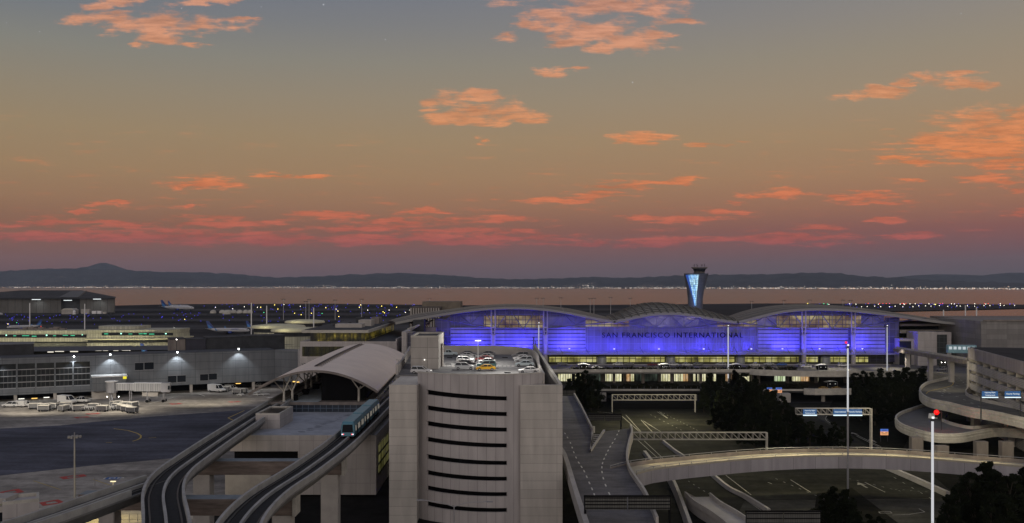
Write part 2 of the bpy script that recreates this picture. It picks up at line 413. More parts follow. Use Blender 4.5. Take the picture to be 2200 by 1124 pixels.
for (px, py, rx, ry) in BANKS:
    n = wn.new('ShaderNodeVectorMath'); n.operation = 'MULTIPLY_ADD'; wl.new(warp.outputs[0], n.inputs[0])
    sx_, sy_ = F / (rx * 1.12), F / (ry * (1.25 if py < 430 else 0.95))
    n.inputs[1].default_value = (sx_, sy_, 0); n.inputs[2].default_value = (-(px - CX) / F * sx_, -(HY - py) / F * sy_, 0)
    ln = wn.new('ShaderNodeVectorMath'); ln.operation = 'LENGTH'; wl.new(n.outputs[0], ln.inputs[0])
    acc = ln.outputs['Value'] if acc is None else math_('MINIMUM', acc, ln.outputs['Value'])
dens = math_('SUBTRACT', 1.0, acc)
hi = maprange(el, 0.13, 0.21, 0, 1)
lo_k = math_('SUBTRACT', 1.0, math_('MULTIPLY', hi, 0.72))
mpp = wn.new('ShaderNodeVectorMath'); mpp.operation = 'MULTIPLY'; wl.new(uv, mpp.inputs[0]); mpp.inputs[1].default_value = (1, 2.1, 1)
nzp = wnoise(30, 5, 0.58, mpp.outputs[0])
dens = math_('ADD', dens, math_('MULTIPLY', math_('SUBTRACT', nz1, 0.5), 1.4))
dens = math_('ADD', dens, math_('MULTIPLY', math_('MULTIPLY', math_('SUBTRACT', nzp, 0.5), 2.6), hi))
dens = math_('ADD', dens, math_('MULTIPLY', math_('MULTIPLY', math_('SUBTRACT', nz2, 0.5), 2.3), lo_k))
dens = math_('ADD', dens, math_('MULTIPLY', math_('MULTIPLY', math_('SUBTRACT', nz3, 0.5), 2.2), lo_k))
cmask = maprange(dens, -0.32, 0.72, 0, 1)
cmask = math_('MULTIPLY', cmask, maprange(dy, 0.3, 0.5, 0, 1))
low = maprange(el, 0.03, 0.12, 0.7, 0.95)
cmask = math_('MULTIPLY', cmask, low)
wisp = math_('ADD', math_('MULTIPLY', nz3, 0.6), math_('MULTIPLY', nz1, 0.4))
wm = math_('MULTIPLY', maprange(wisp, 0.54, 0.72, 0, 0.5), math_('MULTIPLY', maprange(el, 0.035, 0.06, 0, 1), maprange(el, 0.11, 0.19, 1, 0)))
cmask = math_('MAXIMUM', cmask, math_('MULTIPLY', wm, maprange(dy, 0.3, 0.5, 0, 1)))
ccol = ramp_(elc, stops([(612, (150, 80, 84)), (540, (170, 82, 84)), (505, (196, 98, 80)), (470, (208, 110, 80)), (420, (216, 124, 82)), (350, (222, 136, 84)), (250, (216, 148, 104)), (120, (214, 150, 116)), (0, (206, 148, 124))]))
shade = maprange(math_('ADD', math_('MULTIPLY', nz1, 0.5), math_('MULTIPLY', nz2, 0.5)), 0.36, 0.62, 0.7, 1.08, False)
ccol = mix_(1.0, ccol, shade, 'MULTIPLY')
sky = mix_(cmask, sky, ccol)
for (px, py, r) in ((695, 10, 1.3), (390, 18, 0.9), (561, 15, 0.7), (828, 85, 0.9), (1359, 177, 1.1), (2065, 29, 0.9), (14, 49, 0.8), (85, 68, 0.8)):
    n = wn.new('ShaderNodeVectorMath'); n.operation = 'DISTANCE'; wl.new(uv, n.inputs[0]); n.inputs[1].default_value = ((px - CX) / F, (HY - py) / F, 0)
    sky = mix_(maprange(n.outputs['Value'], 0.4 * r / F, 1.6 * r / F, 0.75, 0), sky, (0.75, 0.78, 0.85, 1))
wl.new(sky, bg.inputs['Color']); bg.inputs['Strength'].default_value = 1.0

# last light from the west, very weak and soft
sun = bpy.data.lights.new('sun', 'SUN'); sun.energy = 0.14; sun.angle = R(20); sun.color = (1, 0.8, 0.72)
so = bpy.data.objects.new('sun', sun); COL.objects.link(so)
so.rotation_euler = Vector((0.25, 1, -0.22)).to_track_quat('-Z', 'Y').to_euler()

# ================================================================ camera
cam = bpy.data.cameras.new('camera'); co = bpy.data.objects.new('camera', cam); COL.objects.link(co)
co.location = (0, 0, H); co.rotation_euler = (R(90), 0, 0)
cam.sensor_width = 36; cam.lens = 36 * F / 2200; cam.shift_y = (612 - 562) / 2200; cam.clip_end = 80000
SC.camera = co
SC.view_settings.view_transform = 'Standard'; SC.view_settings.look = 'None'; SC.view_settings.exposure = 0; SC.view_settings.gamma = 1
SC.cycles.use_denoising = True; SC.cycles.max_bounces = 6; SC.cycles.diffuse_bounces = 3; SC.cycles.volume_bounces = 0
SC.cycles.sample_clamp_indirect = 4.0; SC.cycles.use_light_tree = True

# ================================================================ haze
hz = MB().box(-8990, 8990, -390, 20900, -4, 560)
hm = bpy.data.materials.new('haze'); hn, hl = nodes(hm); hn.remove(hn['Principled BSDF'])
pv = hn.new('ShaderNodeVolumePrincipled'); pv.inputs['Color'].default_value = (0.66, 0.78, 1.0, 1); pv.inputs['Density'].default_value = 2.4e-5
hl.new(pv.outputs[0], hn['Material Output'].inputs['Volume'])
ho = hz.build('haze', hm); ho['kind'] = 'stuff'

# ================================================================ ground, water, hills
gp = [(-8800, -380, 0), (-8800, 2150, 0)] + [tuple(at(*p)) for p in ((-200, 656), (0, 656), (250, 656.6), (380, 653.5), (700, 652.5), (1000, 656), (1300, 655), (1650, 652), (2000, 653), (2200, 654.5), (2420, 656), (2420, 660.5), (2200, 662.5), (1912, 669), (1870, 673), (1900, 690), (2200, 697), (2420, 700))] + [(8800, 1000, 0), (8800, -380, 0)]
m_ground = M('airfield ground', (0.034, 0.034, 0.037), 0.95, var=0.45, scale=0.02, stretch=(0.25, 1.6, 1), blot=0.3, spec=0.1)
struct(MB().poly(gp).build('ground', m_ground, fix=False))
m_water = bpy.data.materials.new('bay water'); n, l = nodes(m_water); b = n['Principled BSDF']
b.inputs['Base Color'].default_value = (0.07, 0.032, 0.022, 1); b.inputs['Roughness'].default_value = 0.22; b.inputs['IOR'].default_value = 1.33; b.inputs['Specular Tint'].default_value = (0.88, 0.74, 0.68, 1)
g = n.new('ShaderNodeNewGeometry'); mp = n.new('ShaderNodeMapping'); mp.inputs['Scale'].default_value = (0.02, 0.008, 1); l.new(g.outputs['Position'], mp.inputs['Vector'])
t = n.new('ShaderNodeTexNoise'); t.inputs['Scale'].default_value = 1.0; t.inputs['Detail'].default_value = 3; l.new(mp.outputs['Vector'], t.inputs['Vector'])
bp = n.new('ShaderNodeBump'); bp.inputs['Strength'].default_value = 0.25; bp.inputs['Distance'].default_value = 2.0; l.new(t.outputs['Fac'], bp.inputs['Height']); l.new(bp.outputs['Normal'], b.inputs['Normal'])
struct(MB().poly([(-8900, 900, -1.5), (8900, 900, -1.5), (8900, 20800, -1.5), (-8900, 20800, -1.5)]).build('water', m_water, fix=False))

SHORE = [(-600, 16500), (0, 15000), (1100, 12500), (2200, 9600), (2800, 8600)]
RIDGE = [(-600, 590), (-100, 586), (0, 583), (50, 580), (80, 577.5), (160, 577), (270, 580), (340, 584), (420, 585), (500, 588), (560, 594), (600, 596.5), (640, 595), (680, 594), (730, 591.5), (760, 589), (790, 590), (812, 586.5), (835, 587.5), (860, 586), (910, 589), (960, 591), (1030, 597), (1100, 600.5), (1200, 598), (1270, 595), (1330, 597), (1400, 595), (1470, 591), (1550, 590), (1650, 589), (1700, 587.5), (1740, 586), (1800, 587), (1830, 591), (1860, 594), (1940, 597), (2000, 602), (2100, 606), (2200, 608), (2800, 610)]
def hill_pt(px, t):
    Ys = lerp_list(SHORE, px); Y = Ys + 2600 * t
    top = 48 + (612 - lerp_list(RIDGE, px)) / F * (Ys + 2600)
    nv = noise.noise(Vector((px * 0.012, t * 2.5, 1.3))) + 0.5 * noise.noise(Vector((px * 0.045, t * 7, 4.1)))
    z = top * (t ** 1.15) + nv * 80 * math.sin(math.pi * min(1, t)) * min(1, top / 200) + 2.5 * (noise.noise(Vector((px * 0.07, 2, 0))) * 20 + noise.noise(Vector((px * 0.2, 5, 0))) * 9) * t * t / 2.5
    return Vector(((px - CX) / F * Y, Y, max(z, -2.0 if t == 0 else 0.3)))
m_hill = M('hillside', (0.055, 0.057, 0.062), 1.0, var=0.55, scale=0.004, stretch=(1, 1, 2.5), spec=0.1)
rows = [[hill_pt(px, t) for px in range(-600, 2801, 8)] for t in [i / 14 for i in range(15)]]
rows.append([p + Vector((0, 900, -p.z * 0.5)) for p in rows[-1]])
struct(MB().grid(rows).build('hills', m_hill, smooth=True, fix=False))
def far_hill(name, prof, Y, seed):
    rr = []
    x0, x1 = prof[0][0], prof[-1][0]
    for t in [i / 8 for i in range(9)]:
        row = []
        for k in range(0, 161):
            px = x0 + (x1 - x0) * k / 160
            top = 48 + (612 - lerp_list(prof, px)) / F * Y
            z = top * t + (noise.noise(Vector((px * 0.05, t * 4, seed))) * 24 + noise.noise(Vector((px * 0.15, t * 9, seed))) * 12) * math.sin(math.pi * t) + noise.noise(Vector((px * 0.2, 1, seed))) * 6 * t
            YY = Y - 1500 * (1 - t)
            row.append(Vector(((px - CX) / F * YY, YY, max(0.2, z))))
        rr.append(row)
    rr.append([p + Vector((0, 600, -p.z * 0.6)) for p in rr[-1]])
    return struct(MB().grid(rr).build(name, m_hill, smooth=True, fix=False))
far_hill('mountain', [(100, 596), (150, 580.5), (172, 575), (190, 573), (203, 568), (214, 565.2), (228, 565), (241, 568.5), (256, 574), (275, 580), (330, 596)], 19800, 3.3)
far_hill('far_hill', [(1780, 606), (1900, 598), (1960, 592), (2010, 589.5), (2060, 590), (2110, 592), (2140, 588.5), (2170, 586), (2200, 586), (2300, 588), (2480, 597)], 17500, 8.1)
# the lit far shore: uncountable lamps
cl = {'w': MB(), 'o': MB()}
def cdot(p, s, k): cl[k].box(p.x - s, p.x + s, p.y - s, p.y + s, p.z - s, p.z + s)
for i in range(2600):
    px = random.uniform(-120, 2330); p = hill_pt(px, 0.0)
    if noise.noise(Vector((px * 0.03, 0, 9))) < -0.55 and random.random() < 0.5: continue
    p.y -= random.uniform(15, 60); p.z = abs(random.gauss(0, 6)) + 2
    if random.random() < 0.1: p.z += random.uniform(0, 26)
    cdot(p, random.uniform(1.5, 3.6), 'w' if random.random() < 0.62 else 'o')
for (px, t, n_, w_) in ((200, 0.05, 26, 14), (195, 0.09, 14, 10), (290, 0.06, 60, 60), (610, 0.1, 26, 60), (710, 0.12, 30, 40), (860, 0.13, 12, 10), (960, 0.22, 6, 5), (1080, 0.07, 40, 40), (1260, 0.14, 40, 14), (1265, 0.3, 12, 14), (1400, 0.3, 26, 35), (1210, 0.2, 14, 30), (1480, 0.2, 14, 40), (1548, 0.97, 3, 4), (110, 0.35, 9, 50), (130, 0.5, 5, 40), (60, 0.3, 9, 70), (420, 0.25, 9, 70), (1900, 0.06, 40, 70), (1650, 0.05, 40, 90), (840, 0.05, 50, 60), (2050, 0.1, 8, 60)):
    for i in range(n_):
        p = hill_pt(px + random.gauss(0, w_ * 0.6), max(0.01, t + random.gauss(0, 0.02))); p.z += 7; p.y -= 25
        cdot(p, random.uniform(0.9, 2.4), 'w' if random.random() < 0.7 else 'o')
for k, c, s_ in (('w', (1, 0.9, 0.8), 0.95), ('o', (1, 0.64, 0.42), 0.85)):
    o = cl[k].build('shoreline_lights', E('far town lamps ' + k, c, s_), fix=False); o['kind'] = 'stuff'
    o['label'] = 'dense twinkling band of town lights along the far shore'; o['category'] = 'town lights'

# ================================================================ airfield
m_strip = M('taxiway strip', (0.06, 0.06, 0.064), 0.95, spec=0.1, var=0.35, scale=0.03, stretch=(0.2, 1.5, 1))
m_strip_d = M('grass infield', (0.018, 0.02, 0.02), 1.0, spec=0.05, var=0.4, scale=0.05, stretch=(0.2, 1.5, 1))
def band(name, y0, y1, m, x0=-300, x1=1500, z=0.03, sl=0.0):
    pts = [at(x0, y0 + sl, 0), at(x1, y0, 0), at(x1, y1, 0), at(x0, y1 + sl, 0)]
    return struct(MB().poly([(p.x, p.y, z) for p in pts]).build(name, m, fix=False))
for (a, b_, mm, nm) in ((658, 660.5, m_strip_d, 'infield'), (663.5, 666.5, m_strip, 'runway'), (668, 671, m_strip_d, 'infield'), (673.2, 676.4, m_strip, 'taxiway'), (678.5, 682, m_strip_d, 'infield'), (684.5, 689, m_strip, 'taxiway'), (690.5, 694.5, m_strip_d, 'infield'), (698, 707, m_strip, 'taxiway')):
    band(nm, a, b_, mm, sl=1.2)
LB = {}
def light_kind(key, name, col, s_, label, cat, group, size):
    me = MB().lathe([(0.01, 0), (size * 0.6, 0), (size * 0.6, size * 0.5), (size, size * 0.6), (size * 0.8, size * 1.8), (0.01, size * 2.1)], n=6)
    o = me.build(name, E(name, col, s_)); tag(o, label, cat, group); LB[key] = o; return o
light_kind('b', 'taxiway_light', (0.07, 0.06, 1.0), 2.0, 'small blue taxiway edge light on the dark airfield', 'taxiway light', 'blue taxiway edge lights', 0.62)
light_kind('y', 'runway_sign', (1.0, 0.82, 0.15), 4, 'small yellow lit marker on the dark airfield', 'runway marker', 'yellow airfield markers', 0.95)
light_kind('w', 'runway_light', (1, 0.95, 0.8), 4, 'small white runway light on the dark airfield', 'runway light', 'white runway lights', 0.8)
light_kind('g', 'taxiway_centre_light', (0.1, 1.0, 0.45), 2.5, 'small green taxiway centreline light on the dark airfield', 'taxiway light', 'green taxiway lights', 0.8)
light_kind('r', 'runway_end_light', (1, 0.05, 0.04), 3, 'small red runway end light on the far spit', 'runway light', 'red runway lights', 0.8)
first = set()
def put_light(k, px, py):
    p = at(px, py); s_ = p.y / 2500
    if k not in first: first.add(k); o = LB[k]
    else:
        o = LB[k].copy(); COL.objects.link(o)
    o.location = p; o.scale = (s_,) * 3
rnd = random.Random(5)
for i in range(210):
    r_ = rnd.random(); px = rnd.uniform(560, 905) if r_ < 0.45 else (rnd.uniform(300, 560) if r_ < 0.68 else rnd.uniform(5, 300))
    py = rnd.choice((655, 657.5, 661, 665, 669, 673, 678, 683, 690)) + rnd.uniform(-1.2, 1.2)
    if px < 340: py = rnd.choice((676, 679, 682, 685, 691, 697)) + rnd.uniform(-1.5, 1.5)
    elif px < 430 and py < 671: py += 17
    put_light('b', px, py)
for i in range(60): put_light('b', rnd.uniform(1690, 2195), rnd.choice((653.2, 655.5, 660.5)) + rnd.uniform(-0.6, 0.6))
for px, py in ((17, 697), (397, 687), (597, 665), (633, 674), (647, 677), (669, 674), (700, 662), (726, 669), (772, 661), (728, 681), (820, 658.5), (852, 661), (823, 671), (826, 673), (1130, 663), (560, 661), (590, 656), (775, 656), (1735, 653), (2010, 655)): put_light('y', px, py)
for px, py in ((374, 705), (463, 661), (500, 664), (525, 660), (553, 661), (610, 655), (790, 667), (836, 667), (880, 667), (871, 672), (645, 659), (722, 665)): put_light('w', px, py)
for i in range(22): put_light('w', 1850 + i * 15.5 + rnd.uniform(-5, 5), 659.5 - i * 0.12 + rnd.uniform(-1, 1))
for i in range(16): put_light('w', rnd.uniform(1760, 2150), 654 + rnd.uniform(-0.8, 0.8))
for px, py in ((36, 694), (567, 672), (692, 674), (1770, 653.5), (1778, 654)): put_light('g', px, py)
for px in (1890, 1897, 1904, 1911, 1938, 1941, 1946, 1865, 2020, 2025, 2115, 2123): put_light('r', px, 653 + rnd.uniform(-0.4, 0.4))
put_light('r', 88, 702.5)

# distant floodlight masts
m_mast = M('galvanised mast', (0.42, 0.42, 0.43), 0.5, 0.3, var=0.05)
def tiny_mast(px, ytop, Y, label, lit=False, group=None, r=0.35, head=True, mat=None):
    x = X(px, Y); z = Z(ytop, Y)
    o = thing('floodlight_mast', label, 'light mast', (x, Y, 0), group=group)
    MB().tube((x, Y, 0), (x, Y, z), r * 1.4, r, 6).build('pole', mat or m_mast, o)
    if head:
        h = MB(); w = max(1.6, Y / 500)
        h.bar((x - w, Y, z), (x + w, Y, z), 0.3, 0.3)
        for sx_ in (-1, -0.35, 0.35, 1): h.obox((x + sx_ * w, Y, z - 0.5), 0.8, 0.6, 0.9)
        h.build('floodlight_head', m_lampw if lit else m_dark, o)
    return o
for px, yt, Y in ((609, 643, 1250), (657, 648, 1100), (664, 644, 1150), (720, 645, 1250), (777, 643, 1200), (923, 642, 1400)):
    tiny_mast(px, yt, Y, 'thin floodlight mast on the airfield before the bay', group='thin masts before the bay left of the terminal', r=0.3)
for px, yt, Y in ((1153, 641, 1300), (1167, 641, 1300), (1205, 640, 1300), (1268, 642, 1250), (1276, 641, 1250), (1312, 639, 1300), (1354, 641, 1300), (1615, 648, 1300), (1684, 646, 1250), (1740, 645, 1300), (1811, 645, 1250), (1827, 646, 1250)):
    tiny_mast(px, yt, Y, 'thin mast standing behind the wavy terminal roofs', group='thin masts behind the terminal roofs', r=0.28)
for px, yt, Y, lb in ((64, 651, 640, 'pale mast in front of the dark hangar doors'), (182, 653, 640, 'pale mast beside the small shed of the hangar'), (540, 651, 640, 'pale mast right of the parked white tanks'), (573, 657, 640, 'pale mast above the round lit pavilions'), (674, 661, 600, 'pale mast behind the terminal with yellow windows')):
    tiny_mast(px, yt, Y, lb, r=0.33, head=False, mat=m_white)
for px, yt, Y, lb in ((2027, 666, 560, 'short white mast left of two others behind the right buildings'), (2074, 656, 620, 'thin mast between two white masts above the inlet'), (2098, 660, 560, 'white mast nearest the grey block by the inlet')):
    tiny_mast(px, yt, Y, lb, r=0.38, head=False, mat=m_white)
# ================================================================ hangar
m_hang = PM('hangar cladding', (0.10, 0.097, 0.09), 12, 40, 0.5, 0.5, rough=0.6)
m_hroof = M('hangar roof', (0.05, 0.048, 0.047), 0.8, var=0.35, scale=0.08)
hg = thing('hangar', 'huge dark aircraft hangar with a shallow hipped roof and three rows of lamps', 'hangar', (-800, 1550, 0))
Yh = 1550; xw = lambda p: X(p, Yh)
MB().box(xw(-140), xw(131), Yh, Yh + 90, 0, 27).build('wall', m_hang, hg)
MB().prism([(xw(172), Yh), (xw(247), Yh), (X(247, Yh + 60), Yh + 60), (xw(172), Yh + 60)], 0, 26.5).build('wall', m_hang, hg)
MB().box(xw(131.2), xw(171.8), Yh + 6, Yh + 90, 0, 27).build('hangar_door', M('hangar door', (0.02, 0.02, 0.022), 0.7, var=0.1), hg)
rf = MB()
zr, ze = 38.3, 26.6
A = [(xw(-160), Yh - 6, ze - 1), (xw(251), Yh - 6, ze - 0.5), (X(250, Yh + 70), Yh + 70, ze), (xw(-160), Yh + 70, ze)]
B = [(X(44, Yh + 38), Yh + 38, zr), (X(174, Yh + 38), Yh + 38, zr), (X(175, Yh + 60), Yh + 60, zr), (X(44, Yh + 60), Yh + 60, zr)]
rf.hexa([(p[0], p[1], p[2] - 0.0) for p in A] + B)
rf.build('roof', m_hroof, hg)
fa = MB(); fa.bar((xw(-160), Yh - 6.4, ze - 1.6), (xw(251), Yh - 6.4, ze - 1.2), 0.8, 1.6); fa.build('fascia', m_dark, hg)
MB().hexa([(xw(131), Yh - 7.2, 27), (xw(172), Yh - 7.2, 27), (xw(172), Yh + 20, 27), (xw(131), Yh + 20, 27), (xw(136), Yh + 27, 37.6), (xw(168), Yh + 27, 37.6), (xw(168), Yh + 32, 37.6), (xw(136), Yh + 32, 37.6)]).build('dormer', M('dormer cladding', (0.13, 0.125, 0.12), 0.6, var=0.1), hg)
for a, b_, yy in ((74, 93, 643.5), (142, 160, 645.3), (205, 222, 642.6)):
    mb = MB(); n_ = 9
    for i in range(n_):
        x = xw(a + (b_ - a) * (i + 0.5) / n_); mb.box(x - 0.62, x + 0.62, Yh - 9, Yh - 8.2, Z(yy, Yh) - 0.45, Z(yy, Yh) + 0.45)
    mb.build('lamp_row', E('hangar lamps', (0.9, 0.97, 1), 1.3), hg)
    lamp('SPOT', (xw((a + b_) / 2), Yh - 14, Z(yy, Yh)), 5000, (0.9, 0.97, 1), (xw((a + b_) / 2), Yh, 5), 3, 110, 0.8)
sh = thing('shed', 'small grey shed with a pitched pale roof by the hangar door', 'shed', (xw(145), 1500, 0))
x0, x1 = X(132, 1500), X(159, 1500)
MB().box(x0, x1, 1500, 1515, 0, 6).build('wall', m_conc, sh)
MB().extrude([(x0 - 1, 1499, 6), (x1 + 1, 1499, 6), (x1 - 4, 1499, 9.2), (x0 + 4, 1499, 9.2)], (0, 17, 0)).build('roof', m_conc_l, sh)
tag(MB().lathe([(0.01, 0), (2.4, 0), (2.4, 4.5), (1.6, 6.3), (0.01, 7)], (X(159.5, 1490), 1490, 0), 12).build('storage_tank', m_white), 'small white domed tank beside the pitched shed', 'tank')
for i, (px, w_, h_, lb) in enumerate(((184, 13, 8.5, 'long pale workshop block at the foot of the hangar'), (203, 7, 5.5, 'white box trailer next to the long workshop block'), (214, 6, 5.5, 'white box trailer between two others at the hangar'), (225, 5, 4, 'low white trailer near the hangar corner'), (238, 9, 3.2, 'low dark trailer at the hangar corner'))):
    x = X(px, 1490); o = thing('trailer' if i else 'workshop', lb, 'trailer' if i else 'workshop', (x, 1490, 0))
    MB().box(x - w_ / 2, x + w_ / 2, 1488, 1493, 0.9, h_).build('body', (m_conc, m_white, m_white, m_conc_l, m_dark)[i], o)
    mb = MB()
    for k in (-0.3, 0.3): mb.box(x + k * w_ - 0.7, x + k * w_ + 0.7, 1488.3, 1492.6, 0, 0.9)
    mb.build('undercarriage', m_rubber, o)
for i, px in enumerate((458, 478, 489, 502, 515, 528, 537)):
    x = X(px, 1500); r_ = (5, 5.5, 9, 5, 5.5, 5, 4.5)[i]
    o = thing('fuel_tank', 'white round topped tank by the runway, one in a low row', 'tank', (x, 1500, 0), group='low white tanks by the runway')
    MB().lathe([(r_, 0), (r_, 3.6), (r_ * 0.8, 5.6), (r_ * 0.4, 6.8), (0.01, 7.1)], (x, 1500, 0), 14).build('shell', m_conc_l, o, smooth=True)
    MB().box(x - r_ - 3, x + r_ + 3, 1494, 1495, 0, 1.5).build('low_fence', m_dark, o)

# ================================================================ airliners
m_jet = M('airliner white', (0.5, 0.5, 0.52), 0.35, var=0.05)
m_tail = PM('airliner blue tail', (0.015, 0.045, 0.22), 40, 40, 0.0, 1, var=0.1, rough=0.4)
m_tail2 = M('airliner light blue', (0.04, 0.18, 0.45), 0.4, var=0.1)
m_letter_b = M('blue lettering', (0.03, 0.06, 0.3), 0.5, var=0)
def make_jet(name, label, L, loc, rz, word=None, group=None):
    """nose towards +x"""
    k = L / 40.0
    o = thing(name, label, 'airliner', loc, rz, group, world=False)
    prof = [(-20, 0.15, 4.9), (-17, 0.75, 4.6), (-13, 1.5, 4.15), (-8, 1.95, 3.8), (0, 2.0, 3.7), (12, 2.0, 3.7), (16.5, 1.85, 3.6), (18.5, 1.35, 3.4), (19.6, 0.7, 3.2), (20, 0.1, 3.1)]
    rows = [[(x * k, r_ * math.cos(t) * k, (zc + r_ * math.sin(t)) * k) for t in [2 * math.pi * i / 14 for i in range(15)]] for x, r_, zc in prof]
    fu = MB().grid(rows).build('fuselage', m_jet, o, smooth=True)
    wmb = MB()
    for sg in (-1, 1): wmb.box(17.3 * k, 18.3 * k, sg * 1.25 * k - 0.25 * k, sg * 1.25 * k + 0.25 * k, 4.05 * k, 4.6 * k)
    wmb.build('cockpit_window', m_glassd, fu)
    for sg in (-1, 1):
        wl_ = MB()
        for i in range(30): wl_.box((-10 + i * 0.85) * k, (-9.6 + i * 0.85) * k, sg * 1.97 * k - 0.06 * k, sg * 1.97 * k + 0.06 * k, 3.95 * k, 4.4 * k)
        wl_.build('cabin_window_row', m_glassd, fu)
        w_ = MB().hexa([(4 * k, sg * 1.5 * k, 2.5 * k), (-3.5 * k, sg * 1.5 * k, 2.5 * k), (-7.5 * k, sg * 17 * k, 3.9 * k), (-5.8 * k, sg * 17 * k, 3.9 * k), (4 * k, sg * 1.5 * k, 3.0 * k), (-3.5 * k, sg * 1.5 * k, 2.8 * k), (-7.5 * k, sg * 17 * k, 4.05 * k), (-5.8 * k, sg * 17 * k, 4.05 * k)])
        w = w_.build('wing', M('wing grey', (0.4, 0.4, 0.42), 0.4, var=0), o)
        MB().hexa([(-5.8 * k, sg * 17 * k, 4.0 * k), (-7.5 * k, sg * 17 * k, 4.0 * k), (-8.6 * k, sg * 17.5 * k, 6.4 * k), (-7.8 * k, sg * 17.5 * k, 6.4 * k), (-5.8 * k, sg * 17.15 * k, 4.0 * k), (-7.5 * k, sg * 17.15 * k, 4.0 * k), (-8.6 * k, sg * 17.6 * k, 6.4 * k), (-7.8 * k, sg * 17.6 * k, 6.4 * k)]).build('winglet', m_tail2, w)
        e_ = MB().lathe([(0.7, -1.6), (1.05, -0.6), (1.15, 0.8), (1.0, 1.7), (0.5, 1.6)], n=12)
        e_.v = [(k * (2.6 + p[2]), k * (sg * 5.6 + p[0]), k * (1.75 + p[1])) for p in e_.v]
        e_.build('engine', m_letter_b, o, smooth=True)
        MB().hexa([(-15.5 * k, sg * 0.8 * k, 4.9 * k), (-18.6 * k, sg * 0.6 * k, 5.0 * k), (-20.3 * k, sg * 6.6 * k, 5.5 * k), (-19 * k, sg * 6.6 * k, 5.5 * k), (-15.5 * k, sg * 0.8 * k, 5.15 * k), (-18.6 * k, sg * 0.6 * k, 5.15 * k), (-20.3 * k, sg * 6.6 * k, 5.6 * k), (-19 * k, sg * 6.6 * k, 5.6 * k)]).build('tailplane', m_jet, o)
        MB().box(-1.2 * k, -0.2 * k, sg * 2.6 * k - 0.3 * k, sg * 2.6 * k + 0.3 * k, 0, 2.5 * k).build('main_gear', m_rubber, o)
    f_ = MB().hexa([(-13.2 * k, -0.22 * k, 5.4 * k), (-19 * k, -0.22 * k, 5.0 * k), (-19 * k, 0.22 * k, 5.0 * k), (-13.2 * k, 0.22 * k, 5.4 * k), (-18.6 * k, -0.12 * k, 12.4 * k), (-21.2 * k, -0.12 * k, 12.4 * k), (-21.2 * k, 0.12 * k, 12.4 * k), (-18.6 * k, 0.12 * k, 12.4 * k)])
    f_ = f_.build('tail_fin', m_tail, o)
    MB().hexa([(-14.6 * k, -0.27 * k, 5.5 * k), (-18.6 * k, -0.27 * k, 5.4 * k), (-18.6 * k, 0.27 * k, 5.4 * k), (-14.6 * k, 0.27 * k, 5.5 * k), (-17.9 * k, -0.2 * k, 8.6 * k), (-19.8 * k, -0.2 * k, 9.2 * k), (-19.8 * k, 0.2 * k, 9.2 * k), (-17.9 * k, 0.2 * k, 8.6 * k)]).build('tail_stripe', m_tail2, f_)
    MB().box(15.4 * k, 16.0 * k, -0.25 * k, 0.25 * k, 0, 2.2 * k).build('nose_gear', m_rubber, o)
    if word:
        for sg in (-1, 1):
            t = text('lettering', word, 2.0 * k, m_letter_b, fu, (6.5 * k, sg * 2.02 * k, 4.3 * k), (math.pi / 2, 0, 0 if sg < 0 else math.pi), 0.02 * k)
    return o
p = at(491, 717.5); make_jet('airliner', 'white airliner with blue tail behind the pier, nose to the right', 41, (p.x, p.y, 0), R(3), 'UNITED')
p = at(52, 708); make_jet('airliner', 'white airliner with light blue tail and nose to the left, beyond the curved concourse', 33, (p.x, p.y, 0), R(205))
p = at(382, 668); make_jet('airliner', 'large white airliner parked right of the hangar on the far apron', 64, (p.x, p.y, 0), R(-8))
p = at(336, 665.5); make_jet('airliner', 'airliner mostly hidden behind the larger one near the hangar', 48, (p.x, p.y + 120, 0), R(-10))
p = at(560, 713); make_jet('airliner', 'airliner at the lit round pavilions, blue fin rising at its left', 36, (p.x + 3, p.y, 0), R(-6))
make_jet('airliner', 'airliner behind the dark pier roof with its blue patterned fin showing', 40, (X(352, 545), 545, 0.2), R(-30), 'UNITED')
make_jet('airliner', 'airliner at the left edge with only its dark blue fin above the roof', 38, (X(56, 520), 520, 1.0), R(-40))
p = at(-3, 679.5); make_jet('airliner', 'white airliner cut off by the left edge below the hangar', 40, (p.x - 14, p.y, 0), R(4))

# ================================================================ curved concourse, lit cream
m_cream = PM('cream cladding', (0.44, 0.43, 0.34), 1.6, 6, 0.12, 0.6, rough=0.6)
m_cream_p = M('cream ledge', (0.6, 0.57, 0.4), 0.6, var=0.12)
m_gwin = WIN('concourse windows', [(0.0, 0.02, 0.015), (0.0, 0.16, 0.10), (0.1, 0.9, 0.5)], 0.9, 2.4, 3, 0.18, 0.09, 0.5, 0.75, stretch=(1, 0.1, 1))
Yc = 560.0; kc = Yc / F
zz = lambda py: 48 - (py - 612) * kc
def rounded(x0, x1, y0, y1, rl, rr, n=8):
    pts = []
    if rr:
        pts += [(x1 - rr + rr * math.sin(t), y0 + rr - rr * math.cos(t)) for t in [math.pi / 2 * i / n for i in range(n + 1)]]
    else: pts += [(x1, y0)]
    pts += [(x1, y1), (x0, y1)]
    if rl:
        pts += [(x0 + rl - rl * math.cos(t), y0 + rl - rl * math.sin(t)) for t in [math.pi / 2 * i / n for i in range(n + 1)]]
    else: pts += [(x0, y0)]
    return pts
def bands(o, x0, x1, y0, y1, rl, rr, rows):
    for (nm, a, b_, inset, m) in rows:
        MB().prism(rounded(x0 + inset * (1 if rl else 0), x1 - inset * (1 if rr else 0), y0 + inset, y1, max(0, rl - inset) if rl else 0, max(0, rr - inset) if rr else 0), zz(b_), zz(a)).build(nm, m, o)
cr = thing('concourse_rotunda', 'cream round ended concourse with upper drum and green lit window strip', 'concourse', (X(300, Yc), Yc, 0))
